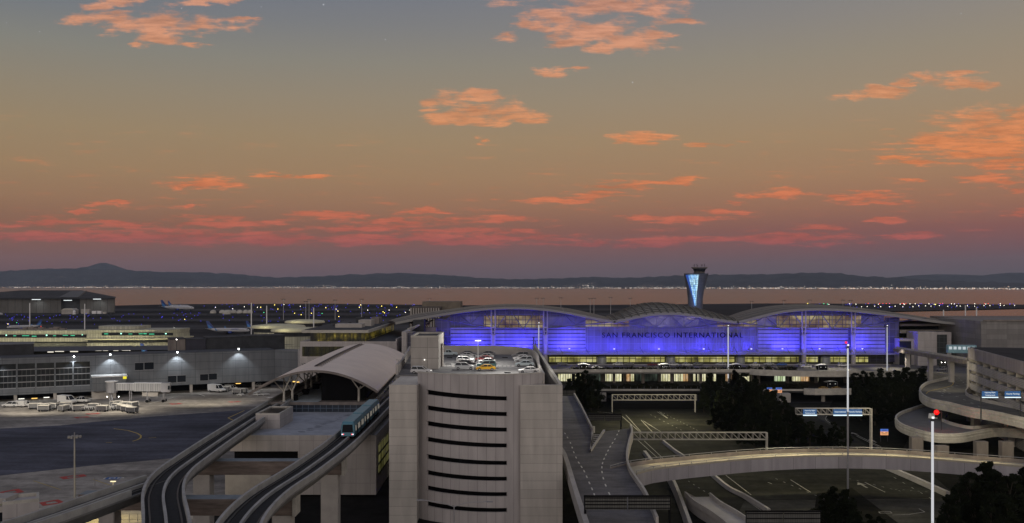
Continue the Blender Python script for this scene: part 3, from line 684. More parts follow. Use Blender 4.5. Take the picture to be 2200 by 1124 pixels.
bands(cr, X(186, Yc), X(408, Yc + 30), Yc, Yc + 30, 0, 20, [('parapet', 709.2, 714, 0, m_cream), ('wall_band', 714, 721, 0.3, m_cream), ('canted_band', 721, 727.5, 0.1, m_cream), ('ledge', 727.5, 730, -2.5, m_cream_p), ('window_strip', 730, 737, 1.5, m_dark), ('lower_band', 737, 745, 0.4, m_cream), ('base', 745, 781, 3, m_black)])
MB().prism(rounded(X(203, Yc + 8), X(324, Yc + 28), Yc + 8, Yc + 28, 7, 7), zz(709), zz(702.5)).build('upper_drum', m_cream, cr)
cl_ = thing('concourse_wing', 'long cream concourse wing on the left with canted lit parapet', 'concourse', (X(80, Yc), Yc, 0))
bands(cl_, X(-140, Yc), X(183, Yc), Yc + 4, Yc + 20, 0, 0, [('parapet', 711, 719.5, 0, m_cream), ('wall_band', 719.5, 726.5, 0.3, m_cream), ('canted_band', 726.5, 735, 0, m_cream), ('window_strip', 735, 737.5, 1, m_dark), ('lower_band', 737.5, 749, -3, M('dark lower cladding', (0.12, 0.12, 0.1), 0.7)), ('base', 749, 781, 3, m_black)])  # lower band clad in a darker colour than the rows above
mb = MB()
for i in range(9): mb.obox((X(46 + i * 11, Yc + 14), Yc + 14, zz(711) - 0.5), 2.5 + (i % 3), 3, 1.2 + (i * 7 % 5) * 0.3)
mb.build('roof_unit', m_conc_d, cl_)
m_door = E('lit doorway', (1, 0.93, 0.8), 0.9, True); m_pane = E('green lit pane', (0.05, 0.75, 0.4), 0.75); m_panew = E('green bright lamp', (0.4, 1, 0.75), 2.0)
ws = MB().box(X(219, Yc), X(372, Yc), Yc - 0.35, Yc - 0.02, zz(720.8), zz(714.8)).build('window_strip', m_glassd, cr)
ws2 = MB().box(X(-140, Yc), X(183, Yc), Yc + 3.6, Yc + 4.2, zz(726.3), zz(719.4)).build('window_strip', m_glassd, cl_)
for a, b_, c, d, w_, pp, off in ((225, 233, 716.5, 718.3, 0, ws, 0), (259.5, 262.5, 715.6, 718, 1, ws, 0), (277, 285, 717, 718.2, 0, ws, 0), (299, 307, 716.5, 718, 0, ws, 0), (309, 316, 716, 718, 0, ws, 0), (321, 332, 717, 718.6, 0, ws, 0), (355.5, 358.5, 715.8, 718, 1, ws, 0),
    (5.5, 8, 719.8, 722.3, 1, ws2, 4), (22, 28, 721.5, 723, 0, ws2, 4), (41, 56, 721.4, 722.8, 0, ws2, 4), (62, 72, 722.3, 724, 0, ws2, 4), (92.5, 95.5, 719.8, 722.5, 1, ws2, 4), (108, 114, 721.5, 722.8, 0, ws2, 4), (129, 140, 720.5, 722, 0, ws2, 4), (146, 155, 720.8, 722.5, 0, ws2, 4), (170, 172, 719.5, 721, 1, ws2, 4)):
    MB().box(X(a, Yc), X(b_, Yc), Yc + off - 0.62, Yc + off - 0.45, zz(d), zz(c)).build('lit_pane', m_panew if w_ else m_pane, pp)
for a, b_, c, d in ((80, 92, 750.5, 752.5), (98, 108, 751, 753), (112, 124, 754, 756), (128, 146, 752.5, 754.5), (160, 176, 753, 755), (184, 190, 746.5, 749), (196, 212, 749.8, 752), (214, 226, 750.5, 752.5), (230, 240, 749.5, 752.5), (252, 262, 749, 752.5), (270, 284, 750, 752), (285.5, 287.5, 749, 752.5)):
    MB().box(X(a, Yc), X(b_, Yc), Yc - 5.6, Yc - 5.0, zz(d), zz(c)).build('lit_doorway', m_door, cr if a > 180 else cl_)
for x in (-30, 60, 130, 230, 300, 370):
    lamp('AREA', (X(x, Yc), Yc - 14, zz(738)), 1100, (1, 0.93, 0.55), (X(x, Yc), Yc + 3, zz(719)), 10, sy=1.0)
# round lit pavilions
for px, py, rad, Yp, lb in ((634, 706, 12, 545, 'round pavilion with a pale lit roof rim beside the yellow windowed building'), (598, 699, 16, 620, 'low round pavilion roof behind the first one, faintly lit'), (655, 689, 13, 700, 'smallest far pavilion with a thin lit roof edge')):
    x = X(px, Yp); zt = Z(py, Yp); o = thing('round_pavilion', lb, 'pavilion', (x, Yp, 0))
    MB().lathe([(rad, 0), (rad, zt - 1.6)], (x, Yp, 0), 28).build('wall', m_cream, o)
    MB().lathe([(rad + 2, zt - 1.6), (rad + 2, zt - 0.7), (rad + 1, zt), (rad * 0.6, zt + 0.7), (0.01, zt + 0.9)], (x, Yp, 0), 28).build('roof', m_cream_p, o, smooth=True)
    MB().lathe([(rad + 0.15, zt - 4.2), (rad + 0.15, zt - 2)], (x, Yp, 0), 28).build('window_strip', m_dark, o)
    lamp('POINT', (x - rad * 0.4, Yp - rad - 5, zt + 4), 1000, (1, 0.93, 0.55), size=1)

# ================================================================ pier with floodlit wall
PF = Frame((-282, 340.2), (-110, 424))
pr = thing('pier_building', 'long grey panelled pier wall under four bright floodlights, open below on columns', 'pier building', (-196, 382, 0))
sE = PF.px(590, 800)[0]
sW0, _ = PF.px(195.5, 810)
ztop = 17.75
def zlow(s): return 2.5 + (s - 60) * 0.0095
wmb = MB()
PF.box(wmb, sW0, sE, -14, 0, 3.6, ztop)
wmb.build('wall', m_pier, pr)
PF.box(MB(), 0, 0, 0, 0, 0, 0)
mb = MB(); PF.box(mb, -40, sW0, -14, 0, 15.4, ztop); mb.build('wall', m_pier, pr)
mb = MB(); PF.box(mb, -40, sW0, -0.9, 0.12, 2.6, 5.2); mb.build('spandrel', m_pier, pr)
mb = MB(); PF.box(mb, -40, sW0 - 0.01, -14, -2.2, 2.6, 15.4); mb.build('room_wall', M('unlit room', (0.02, 0.02, 0.021), 0.7, var=0.4, scale=0.5), pr)
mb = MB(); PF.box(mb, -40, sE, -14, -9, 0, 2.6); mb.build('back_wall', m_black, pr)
mb = MB(); PF.box(mb, -40, sE, -14, 0.0, ztop + 0.01, ztop + 0.3); mb.build('roof', M('pier roof', (0.07, 0.075, 0.085), 0.8, var=0.2), pr)
# bays of glazing
bay = [PF.px(p_, 810)[0] for p_ in (-46, -3, 36, 77, 118, 157, 195)]
m_pg = WIN('pier glazing', [(0.02, 0.022, 0.02), (0.06, 0.06, 0.05)], 0.4, 1.6, 2.4, 0.0, 0.6, 0.4, 0.8, sample=False)
for i in range(len(bay) - 1):
    a, b_ = bay[i] + 0.25, bay[i + 1] - 0.25
    mb = MB(); PF.box(mb, a, b_, -0.9, -0.8, 5.2, 15.4); g = mb.build('window', m_pg, pr)
    mb = MB()
    for zq in (5.3, 7.7, 10.3, 12.9): PF.box(mb, a, b_, -0.8, -0.45, zq - 0.16, zq + 0.16)
    mb.build('transom', m_steel, g)
    mb = MB()
    for q in range(1, 4): PF.box(mb, a + (b_ - a) * q / 4 - 0.05, a + (b_ - a) * q / 4 + 0.05, -0.8, -0.5, 5.4, 13)
    mb.build('mullion', M('thin mullion', (0.14, 0.14, 0.14), 0.5, var=0), g)
for i, s_ in enumerate(bay[1:]):
    mb = MB(); PF.box(mb, s_ - 0.3, s_ + 0.3, -0.8, 0.2, 2.6, 15.4); mb.build('pilaster', m_pier, pr)
for px, py in ((33, 850), (118, 850), (411, 838), (545, 826), (200, 845)):
    s_, _ = PF.px(px, py); mb = MB(); PF.box(mb, s_ - 0.6, s_ + 0.6, -1.6, -0.4, 0, 3.6); mb.build('column', m_conc, pr)
for a, b_, c, d in ((290, 308, 780, 795), (310.5, 330, 779, 793.5), (361, 379, 808, 822), (381, 399, 807, 820.5), (430, 447, 804.5, 817.5), (449, 466, 803, 815.5)):
    s0, z1 = PF.px(a, c); s1, z0 = PF.px(b_, d); mb = MB(); PF.box(mb, s0, s1, -0.3, 0.03, z0, z1); w = mb.build('window', m_glassd, pr)
    mb = MB()
    PF.box(mb, s0 - 0.1, s1 + 0.1, 0.03, 0.12, z1, z1 + 0.12); mb.build('window_head', m_steel, w)
    mb = MB(); PF.box(mb, s0 - 0.1, s1 + 0.1, 0.03, 0.12, z0 - 0.12, z0); mb.build('window_sill', m_steel, w)
for px, py in ((-8, 772), (159, 766), (237, 762), (381, 757), (513, 750)):
    s_, z_ = PF.px(px, py, 1.6)
    q = PF.pt(s_, 1.7, z_)
    fl = MB().ball(q, 0.34, 8).build('floodlight', E('floodlight bulb', (0.95, 1, 1), 14), pr)
    mb = MB(); PF.box(mb, s_ - 0.08, s_ + 0.08, 0, 1.5, z_ + 0.1, z_ + 0.3); mb.build('bracket', m_dark, fl)
    lamp('SPOT', PF.pt(s_, 2.3, z_ - 0.4), 3600, (0.92, 0.98, 1), PF.pt(s_, 0.6, 2.0), 0.15, 104, 0.5)
# end walls turning back
for a, b_ in (((590, 640), 0), ((640, 657), 1)):
    pass
K1 = PF.pt(sE, 0, 0); K2 = Vector((X(640, 418), 418, 0)); K3 = Vector((X(663, 398), 398, 0)); K4 = Vector((X(740, 404), 404, 0))
for (u, v, zt, mm, nm) in ((K1, K2, 18.0, m_pier, 'end_wall'), (K2, K3, 18.6, m_block, 'end_wall'), (K3, K4, 18.2, m_block, 'end_wall')):
    fr = Frame(u, v); L_ = (v - u).length
    mb = MB(); fr.box(mb, 0.02, L_ - 0.02, -6, 0, 3.6, zt); ew = mb.build(nm, mm, pr)
fr = Frame(K2, K3); mb = MB(); s0, z1 = fr.px(650, 770); s1, z0 = fr.px(661, 800)
fr.box(mb, s0, s1, 0.02, 0.1, z0, z1); lv = mb.build('louvre', m_black, pr)
mb = MB()
for i in range(6): fr.box(mb, s0, s1, 0.1, 0.3, z0 + (z1 - z0) * (i + 0.3) / 6, z0 + (z1 - z0) * (i + 0.75) / 6)
mb.build('louvre_blade', m_conc_l, lv)
for px, py in ((177, 857.5), (283, 853.5)): pass
for i, (px, py, c) in enumerate(((46, 857, 'w'), (74, 856, 'y'), (100, 854, 'w'), (512, 824, 'y'), (632, 821, 'y'), (640, 822, 'y'))):
    s_, z_ = PF.px(px, py, -2.5) if px < 600 else (0, 0)
    q = PF.pt(s_, -2.5, z_) if px < 600 else aty(px, py, 402)
    if px < 600:
        mb = MB(); PF.box(mb, s_ - 1.1, s_ + 1.1, -2.7, -2.3, z_ - 0.14, z_ + 0.14)
    else: mb = MB().obox(q, 1.2, 0.3, 0.4)
    mb.build('soffit_lamp', E('soffit lamp ' + c, (1, 0.95, 0.85) if c == 'w' else (1, 0.6, 0.15), 1.6), pr)
# roofs and plant rooms behind the pier parapet
rb = [((-30, 71), (739, 765), 8, 'dark flat roofed plant room at the left edge above the pier wall'), ((366, 398), (727, 758), 7, 'grey boxy stair head on the pier roof'), ((398.5, 442), (728, 757), 8, 'darker slatted plant room next to the grey stair head'), ((443, 520), (724, 754), 10, 'long dark plant block on the pier roof'), ((520.5, 612), (721, 750), 10, 'long dark plant block at the inner end of the pier roof')]
for i, ((a, b_), (c, d), t_, lb) in enumerate(rb):
    s0, z1 = PF.px(a, c, -25 - t_ * 0.3); s0, _ = PF.px(a, c, -15 - t_ * 0.3); s1, _ = PF.px(b_, c, -15 - t_ * 0.3)
    tt = -15 - t_ * 0.3
    o = thing('plant_room', lb, 'plant room', PF.pt((s0 + s1) / 2, tt, 0))
    mb = MB(); PF.box(mb, s0, s1, tt - 12, tt, 0, z1); mb.build('wall', (m_dark, m_conc_d, PM('slatted', (0.04, 0.04, 0.06), 50, 0.5, 0.1, 0.5), m_dark, m_dark)[i], o)
    mb = MB(); PF.box(mb, s0 - 0.3, s1 + 0.3, tt - 12.3, tt + 0.3, z1, z1 + 0.35); mb.build('roof_edge', m_pier if i in (0,) else m_dark, o)
# wide low roof between pier and concourse
o = tag(MB().poly([(-420, 452, 13), (-150, 470, 15), (-118, 500, 15.5), (-420, 500, 13)]).build('pier_back_roof', M('blue grey roof', (0.07, 0.075, 0.09), 0.8, var=0.25, scale=0.1), fix=False), 'wide low blue grey roof between the pier and the cream concourse', 'roof')
# small yard mast on the pier roof
pm_ = thing('roof_mast', 'short mast with a lamp on the grey stair head', 'roof mast', PF.pt(PF.px(381, 750)[0], -3, ztop + 0.3))
q = pm_.location; MB().tube(q, q + Vector((0, 0, 5.5)), 0.12, 0.09).build('pole', m_dark, pm_)
MB().ball(q + Vector((0, 0, 5.6)), 0.2).build('lamp', m_lampw, pm_)
# ================================================================ jet bridge
jb = thing('jet_bridge', 'ribbed grey jet bridge on wheeled legs with a bright roof, standing at the pier', 'jet bridge', (-160, 377, 0))
a0, _ = PF.px(197, 850); a1, _ = PF.px(280, 830)
mb = MB(); PF.box(mb, a0, a1 - 6, 0.05, 7, 0.0, 3.4); mb.build('base', m_conc, jb)
mb = MB(); PF.box(mb, a0, a1 - 2, 0.05, 9, 3.4, 9.3); vb = mb.build('vestibule', m_pier, jb)
mb = MB(); PF.box(mb, a0 - 0.2, a1 - 1.6, 0.05, 9.3, 9.3, 9.6); mb.build('vestibule_roof', m_white, jb)
s_, z_ = PF.px(283, 812, 9); mb = MB(); PF.box(mb, a1 - 3.4, a1 - 2.0, 9.02, 9.14, 8.2, 9.5); mb.build('gate_sign', E('yellow gate sign', (1, 0.85, 0.02), 0.9), jb)
q0, q1 = aty(232, 831, 371), aty(366, 832, 376)
mb = MB().lathe([(2.2, -2.3), (2.2, 2.1)], (q0.x + 1.5, q0.y, q0.z), 16); mb.build('rotunda', m_steel, jb)
mb = MB().lathe([(2.5, 2.1), (2.5, 2.4), (0.01, 2.7)], (q0.x + 1.5, q0.y, q0.z), 16); mb.build('rotunda_roof', m_white, jb)
d_ = (q1 - q0)
for i, (u, v, w_) in enumerate(((0.1, 0.5, 1.35), (0.42, 0.86, 1.6))):
    A_, B_ = q0 + d_ * u, q0 + d_ * v
    tn = MB().bar(A_, B_, w_ * 2, w_ * 2).build('tunnel', PM('ribbed tunnel', (0.36, 0.36, 0.37), 0.9, 20, 0.12, 0.6), jb)
    MB().bar(A_ + Vector((0, 0, w_ + 0.12)), B_ + Vector((0, 0, w_ + 0.12)), w_ * 2 + 0.1, 0.16).build('tunnel_roof', m_white, tn)
MB().bar(q0 + d_ * 0.86, q1, 3.6, 3.7).build('cab', m_steel, jb)
MB().bar(q0 + d_ * 0.97, q0 + d_ * 1.0, 3.7, 1.6).build('cab_window', m_glassd, jb)
for u, wh in ((0.05, 0), (0.36, 0), (0.64, 1), (0.9, 1)):
    A_ = q0 + d_ * u
    lg = MB()
    for sg in (-0.9, 0.9): lg.tube((A_.x, A_.y + sg, 0.4), (A_.x, A_.y + sg, A_.z - 1), 0.22)
    lg.bar((A_.x, A_.y - 1.2, 1), (A_.x, A_.y + 1.2, 1), 0.4, 0.4)
    lg = lg.build('leg', m_steel, jb)
    if wh:
        w = MB()
        for sg in (-1.2, 1.2): w.tube((A_.x, A_.y + sg - 0.25, 0.6), (A_.x, A_.y + sg + 0.25, 0.6), 0.6, n=10)
        w.build('wheel', m_rubber, lg)
MB().bar(q0 + d_ * 0.55 + Vector((0, 0, -2.9)), q0 + d_ * 0.8 + Vector((0, 0, -2.9)), 1.6, 1.6).build('machinery_box', m_conc, jb)
for px in (230, 255):
    q = aty(px, 847, 369.5)
    q.z = 2.9
    lamp('SPOT', (q.x, q.y, 2.6), 260, (0.95, 1, 1), (q.x, q.y + 4, 0.2), 0.1, 90, 0.5)
    MB().ball(q, 0.18).build('under_lamp', m_lampw, jb)
# long bright roof wash from the floodlight over the vestibule is real light above

# ================================================================ apron
m_apron = M('apron concrete', (0.32, 0.295, 0.265), 0.95, var=0.35, scale=0.06, stretch=(0.35, 1.2, 1), blot=0.4, spec=0.15)
struct(MB().poly([(-500, 130, 0.02), (-45, 130, 0.02), (-58, 210, 0.02), (-66, 330, 0.02), (-75, 440, 0.02), (-500, 440, 0.02)]).build('apron', m_apron, fix=False))
m_taxi = M('taxilane asphalt', (0.085, 0.087, 0.112), 0.85, var=0.3, scale=0.12, stretch=(0.3, 1.5, 1), blot=0.3, spec=0.15)
struct(MB().poly([tuple(at(*p_, 0.05)) for p_ in ((-500, 960), (0, 921), (130, 914), (220, 905), (330, 895), (580, 877), (520, 930), (380, 984), (200, 1000), (0, 1022), (-700, 1100))]).build('taxilane', m_taxi, fix=False))
def strip_px(mb, pts, w, z):
    P = [at(a, b_, z) for a, b_ in pts]
    for p_, q in zip(P, P[1:]):
        d = (q - p_).normalized(); nn = Vector((-d.y, d.x, 0)) * w / 2
        mb.poly([p_ - nn - d * w * 0.2, q - nn + d * w * 0.2, q + nn + d * w * 0.2, p_ + nn - d * w * 0.2])
mb = MB()
strip_px(mb, [(245, 921), (275, 925), (295, 931), (303, 936), (302, 941), (295, 945), (285, 948)], 0.5, 0.07)
strip_px(mb, [(320, 941), (335, 940)], 0.4, 0.07); strip_px(mb, [(228, 951), (240, 951)], 0.4, 0.07)
strip_px(mb, [(505, 905), (490, 898), (525, 882)], 0.4, 0.07)
strip_px(mb, [(72, 1033), (130, 1052)], 0.2, 0.07); strip_px(mb, [(200, 1030), (245, 1045)], 0.2, 0.07)
struct(mb.build('yellow_guide_line', m_yline, fix=False))
mb = MB()
strip_px(mb, [(320, 868), (372, 854)], 0.5, 0.07); strip_px(mb, [(425, 846), (440, 851)], 0.4, 0.07)
struct(mb.build('white_guide_line', m_line, fix=False))
def frame_px(quad, lab, mat, inner=0.6):
    P = [at(a, b_, 0.07) for a, b_ in quad]; c = sum(P, Vector()) / 4
    mb = MB(); I = [c + (p_ - c) * inner for p_ in P]
    for i in range(4): mb.add([P[i], P[(i + 1) % 4], I[(i + 1) % 4], I[i]], [(0, 1, 2, 3)])
    return struct(mb.build(lab, mat, fix=False))
for q in (((84, 1080), (125, 1073), (140, 1080), (92, 1087)), ((-5, 1058), (40, 1050), (52, 1057), (0, 1066)), ((127, 1025), (180, 1019), (187, 1023), (136, 1030)), ((158, 896.5), (188, 894.5), (195, 896.5), (165, 899)), ((182, 889), (210, 887), (217, 888.5), (190, 890.5)), ((362, 867.5), (383, 866), (392, 867.5), (370, 869.5)), ((488, 863.3), (510, 862), (520, 863.3), (498, 865))):
    frame_px(q, 'red_apron_frame', m_red, 0.5)
struct(MB().poly([tuple(at(*p_, 0.07)) for p_ in ((224, 1030), (232, 1025), (262, 1025), (256, 1030))]).build('blue_apron_panel', m_bluep, fix=False))
q = at(242, 1027.5, 0.09); struct(text('apron_number', '10B', 2.4, m_line, None, q, (0, 0, R(8)), 0.002, width=5))
# apron light pole
ap = thing('apron_light_pole', 'tall grey pole with a ring of floodlights on the dark apron', 'light pole', at(160, 1088))
q = at(160, 1088); zt = Z(936, q.y)
MB().tube(q, (q.x, q.y, zt), 0.24, 0.16, 8).build('pole', m_steel, ap)
mb = MB()
for i in range(8):
    a_ = i * math.pi / 4; e_ = q + Vector((math.cos(a_) * 1.2, math.sin(a_) * 1.2, zt - 0.2))
    mb.tube((q.x, q.y, zt), e_, 0.05); mb.obox((e_.x, e_.y, e_.z - 0.25), 0.45, 0.35, 0.4, a_)
mb.tube((q.x, q.y, zt), (q.x, q.y, zt + 0.7), 0.12); mb.build('floodlight_ring', m_steel, ap)
o = tag(MB().tube(at(204, 1045), at(204, 1045) + Vector((0, 0, 2.2)), 0.1).build('hydrant_post', m_steel), 'slim grey post beside the blue apron panel', 'post')
# ================================================================ main terminal
YT = 430.0; kt = YT / F
tx = lambda px: (px - CX) * kt
tz = lambda py: 48 - (py - HY) * kt
T = thing('airport_terminal', 'long terminal with three wavy roofs and blue lit glass front', 'terminal', (tx(1430), YT, 0))
m_slat = PM('lit wall slats', (0.24, 0.24, 0.30), 3.5, 20, 0.05, 0.7, rough=0.6)
m_tglass = PM('terminal glass', (0.12, 0.12, 0.17), 3.2, 3.4, 0.1, 1.7, rough=0.35)
m_tglass_d = PM('terminal glass dark', (0.065, 0.065, 0.10), 3.0, 3.4, 0.1, 2.2, rough=0.3)
m_clere = WIN('clerestory lit', [(0.22, 0.13, 0.09), (0.52, 0.36, 0.19), (0.85, 0.7, 0.36)], 0.42, 3.1, 2.1, 0.14, 0.12, 0.2, 0.62, frame=(0.02, 0.02, 0.05), stretch=(1, 1.6, 1))
m_clere_d = WIN('clerestory dim', [(0.03, 0.03, 0.1), (0.08, 0.07, 0.13), (0.3, 0.23, 0.18)], 0.5, 3.1, 2.1, 0.14, 0.14, 0.35, 0.75, base=(0.10, 0.10, 0.13), frame=(0.12, 0.12, 0.16), stretch=(1, 1.4, 1))
m_entry = WIN('entrance glazing lit', [(0.25, 0.22, 0.05), (0.55, 0.5, 0.14), (0.75, 0.7, 0.3)], 0.72, 2.9, 1.9, 0.14, 0.25, 0.25, 0.65, frame=(0.01, 0.01, 0.01), stretch=(1, 0.5, 1))
m_truss = M('truss steel', (0.12, 0.12, 0.16), 0.5, 0.3, var=0)
m_col = M('column cladding', (0.36, 0.34, 0.34), 0.6, var=0.1)
m_troof = PM('terminal roof', (0.07, 0.069, 0.07), 4.4, 2.6, 0.16, 0.55, rough=0.5, metal=0.2)
m_troof_c = PM('terminal roof tan', (0.36, 0.33, 0.28), 4.4, 2.6, 0.16, 0.55, rough=0.45, metal=0.2)
FR = {'l': [(850, 693), (870, 689), (905, 682), (940, 676), (1000, 667), (1040, 662.5), (1085, 660), (1130, 660.5), (1180, 664.5), (1230, 672.5), (1280, 683.5), (1322, 691)],
      'c': [(1318, 690.5), (1345, 685.5), (1370, 680), (1400, 675), (1430, 673), (1455, 673), (1490, 677), (1530, 684.5), (1560, 689), (1587, 692)],
      'r': [(1583, 692), (1610, 685.5), (1640, 677), (1680, 668), (1720, 664), (1760, 663), (1810, 664.5), (1860, 669), (1910, 675), (1960, 682), (2010, 690), (2058, 694)]}
BK = {'l': [(833, 690), (870, 679), (905, 672.5), (940, 668.5), (1000, 660.5), (1040, 656.5), (1085, 654), (1130, 654.5), (1180, 658.5), (1230, 664.5), (1280, 676), (1322, 687)],
      'c': [(1300, 680.5), (1325, 672.5), (1345, 662), (1370, 653.5), (1395, 650.5), (1420, 651), (1455, 656), (1490, 661.5), (1530, 674), (1560, 685)],
      'r': [(1552, 684), (1580, 673.5), (1610, 664), (1650, 657.5), (1690, 654.5), (1740, 654.5), (1800, 657.5), (1860, 664), (1910, 671), (1960, 678.5), (2010, 687), (2055, 692)]}
YF, YB = 424.0, 486.0
def roof_z_front(px): 
    for k in ('l', 'c', 'r'):
        if FR[k][0][0] <= px <= FR[k][-1][0]: return Z(lerp_list(FR[k], px), YF)
    return 30
for key in ('l', 'c', 'r'):
    n_ = 34; rows = []
    f, b_ = FR[key], BK[key]
    cols = []
    for i in range(n_ + 1):
        u = i / n_
        pf = f[0][0] + (f[-1][0] - f[0][0]) * u; pb = b_[0][0] + (b_[-1][0] - b_[0][0]) * u
        A_ = Vector((X(pf, YF), YF, Z(lerp_list(f, pf), YF))); B_ = Vector((X(pb, YB), YB, Z(lerp_list(b_, pb), YB)))
        cols.append((A_, B_))
    # light smoothing of the traced curve
    for _ in range(2):
        cols = [cols[0]] + [tuple((cols[i - 1][k] + cols[i][k] * 2 + cols[i + 1][k]) / 4 for k in (0, 1)) for i in range(1, n_)] + [cols[-1]]
    NJ = 10
    bulge = 1.2 if key == 'c' else 0.5
    top = [[A_.lerp(B_, j / NJ) + Vector((0, 0, bulge * math.sin(math.pi * j / NJ))) for A_, B_ in cols] for j in range(NJ + 1)]
    mb = MB().grid(top); L = 0
    low = [[p - Vector((0, 0, 0.75)) for p in r_] for r_ in top]
    mb.grid(low); mb.grid([top[0], low[0]]); mb.grid([top[-1], low[-1]])
    mb.grid([[r_[0] for r_ in top], [r_[0] for r_ in low]]); mb.grid([[r_[-1] for r_ in top], [r_[-1] for r_ in low]])
    rf_ = mb.build('roof', m_troof_c if key == 'c' else m_troof, T)
    e_ = MB()
    for i in range(n_):
        a_, c_ = top[0][i] + Vector((0, -0.35, -0.35)), top[0][i + 1] + Vector((0, -0.35, -0.35)); e_.bar(a_, c_, 0.6, 1.15)
    e_.build('roof_edge', M('roof edge trim', (0.24, 0.235, 0.23), 0.5, var=0.05), rf_)
    rb_ = MB()
    if key == 'c':
        for j in range(1, NJ, 1):
            for i in range(n_): rb_.bar(top[j][i] + Vector((0, 0, 0.2)), top[j][i + 1] + Vector((0, 0, 0.2)), 0.35, 0.4)
        for i in range(1, n_, 2):
            for j in range(NJ): rb_.bar(top[j][i] + Vector((0, 0, 0.25)), top[j + 1][i] + Vector((0, 0, 0.25)), 0.5, 0.5)
    else:
        for j in (2, 4, 6, 8):
            for i in range(n_): rb_.bar(top[j][i] + Vector((0, 0, 0.12)), top[j][i + 1] + Vector((0, 0, 0.12)), 0.4, 0.22)
        if key == 'l':
            for i in range(2, n_ - 6, 3):
                for j in range(NJ): rb_.bar(top[j][i] + Vector((0, 0, 0.1)), top[j + 1][i] + Vector((0, 0, 0.1)), 0.25, 0.16)
    rb_.build('roof_rib', M('roof rib', (0.2, 0.195, 0.19), 0.5, 0.3, var=0) if key != 'c' else M('roof rib dark', (0.07, 0.07, 0.07), 0.5, 0.3, var=0), rf_)
# walls
for a, b_ in ((968, 1055), (1064, 1166), (1177, 1258), (1627, 1717), (1728, 1822), (1833, 1901)):
    MB().box(tx(a), tx(b_), YT - 0.4, YT + 0.4, tz(755.5), tz(704)).build('wall_panel', m_slat, T)
    mb = MB(); zq = tz(755.5) + 1.5
    while zq < tz(704) - 0.3: mb.box(tx(a) + 0.1, tx(b_) - 0.1, YT - 0.46, YT - 0.41, zq, zq + 0.3); zq += 1.72
    mb.build('slat', m_black, bpy.context.scene.objects[-1] if False else T.children[-1])
MB().box(tx(1258.3), tx(1626.7), YT, YT + 0.4, tz(755.5), tz(702)).build('glass_wall', m_tglass, T)
for a, b_ in ((935, 967.7), (1901.3, 1931)):
    MB().box(tx(a), tx(b_), YT - 0.2, YT + 0.3, tz(778), tz(684 if a < 1000 else 682)).build('glass_wall', m_tglass_d, T)
for a, b_ in ((1055, 1064), (1166, 1177), (1717, 1728), (1822, 1833)):
    MB().box(tx(a) + 0.02, tx(b_) - 0.02, YT + 0.1, YT + 0.5, tz(778), tz(704)).build('wall_strip', m_tglass_d, T)
def clere(a, b_, m, bot=704.0, t=0.0, cap=None):
    n_ = max(2, int((b_ - a) / 12)); lo_, hi_ = [], []
    for i in range(n_ + 1):
        px = a + (b_ - a) * i / n_; zt = roof_z_front(px) - 0.2
        if cap: zt = min(zt, tz(cap) + 0.2)
        x = tx(px); lo_.append((x, YT + 0.05 + t, tz(bot) + 0.02)); hi_.append((x, YT + 0.05 + t, max(tz(bot) + 0.1, zt - 0.2)))
    MB().grid([lo_, hi_]).build('clerestory', m, T, fix=False)
for a, b_, m in ((968, 1000, m_tglass_d), (1000, 1040, m_clere_d), (1040, 1166, m_clere), (1166, 1258, m_clere_d), (1258, 1322, m_clere), (1322, 1352, m_clere), (1352, 1540, m_clere_d), (1540, 1584, m_clere), (1584, 1627, m_clere), (1627, 1668, m_clere_d), (1668, 1850, m_clere), (1850, 1900, m_clere_d)):
    bt = 704 if (a < 1258 or a >= 1627) else 702
    if m is m_clere and b_ - a > 60:
        clere(a, b_, m, bt, cap=677.5); clere(a, b_, m_tglass_d, 677.5)
    elif m is m_clere_d and (a < 1300 or a > 1600):
        clere(a, b_, m, bt, cap=680); clere(a, b_, m_tglass_d, 680)
    else: clere(a, b_, m, bt)
# building mass behind
MB().box(tx(938), tx(1928), YT + 1.2, YT + 52, 0, tz(704)).build('hall_block', m_dark, T)
# trusses
BOT = {'l': [(925, 683), (960, 688), (1000, 695), (1040, 702), (1062, 705), (1115, 707), (1170, 706), (1210, 703), (1260, 697), (1322, 691.5)],
       'c': [(1322, 691.5), (1360, 698), (1400, 703.5), (1440, 706), (1480, 705), (1530, 699), (1586, 692)],
       'r': [(1586, 692), (1620, 698), (1660, 704), (1700, 708), (1760, 708.5), (1822, 705), (1870, 699), (1930, 691), (1990, 683.5)]}
YTR = 427.0
for key in ('l', 'c', 'r'):
    a, b_ = BOT[key][0][0], BOT[key][-1][0]; st = 27.0; n_ = int((b_ - a) / st); mb = MB()
    P = []
    for i in range(n_ + 1):
        px = a + (b_ - a) * i / n_
        P.append((aty(px, lerp_list(BOT[key], px), YTR), Vector((X(px, YTR), YTR, roof_z_front(px) - 0.9))))
    for i in range(n_):
        mb.tube(P[i][0], P[i + 1][0], 0.26, n=6)
        mb.tube(P[i][1], P[i + 1][1], 0.3, n=6)
    P = []
    for i in range(n_ + 1):
        px = a + (b_ - a) * i / n_; lo_ = lerp_list(BOT[key], px)
        base = min(704.0, max(lo_, 703)) if 975 < px < 1905 else lo_
        P.append((aty(px, lo_, YTR), Vector((X(px, YTR), YTR, roof_z_front(px) - 0.9))))
    for i in range(n_):
        if (P[i][1] - P[i][0]).length < 1.5: continue
        mb.tube(P[i][0], P[i][1], 0.13, n=5)
        if i % 2: mb.tube(P[i][0], P[i + 1][1], 0.22, n=5)
        else: mb.tube(P[i][1], P[i + 1][0], 0.22, n=5)
        if key == 'c': mb.tube(P[i][1], P[i + 1][0], 0.12, n=5); mb.tube(P[i][0], P[i + 1][1], 0.12, n=5)
    mb.build('truss', m_truss, T)
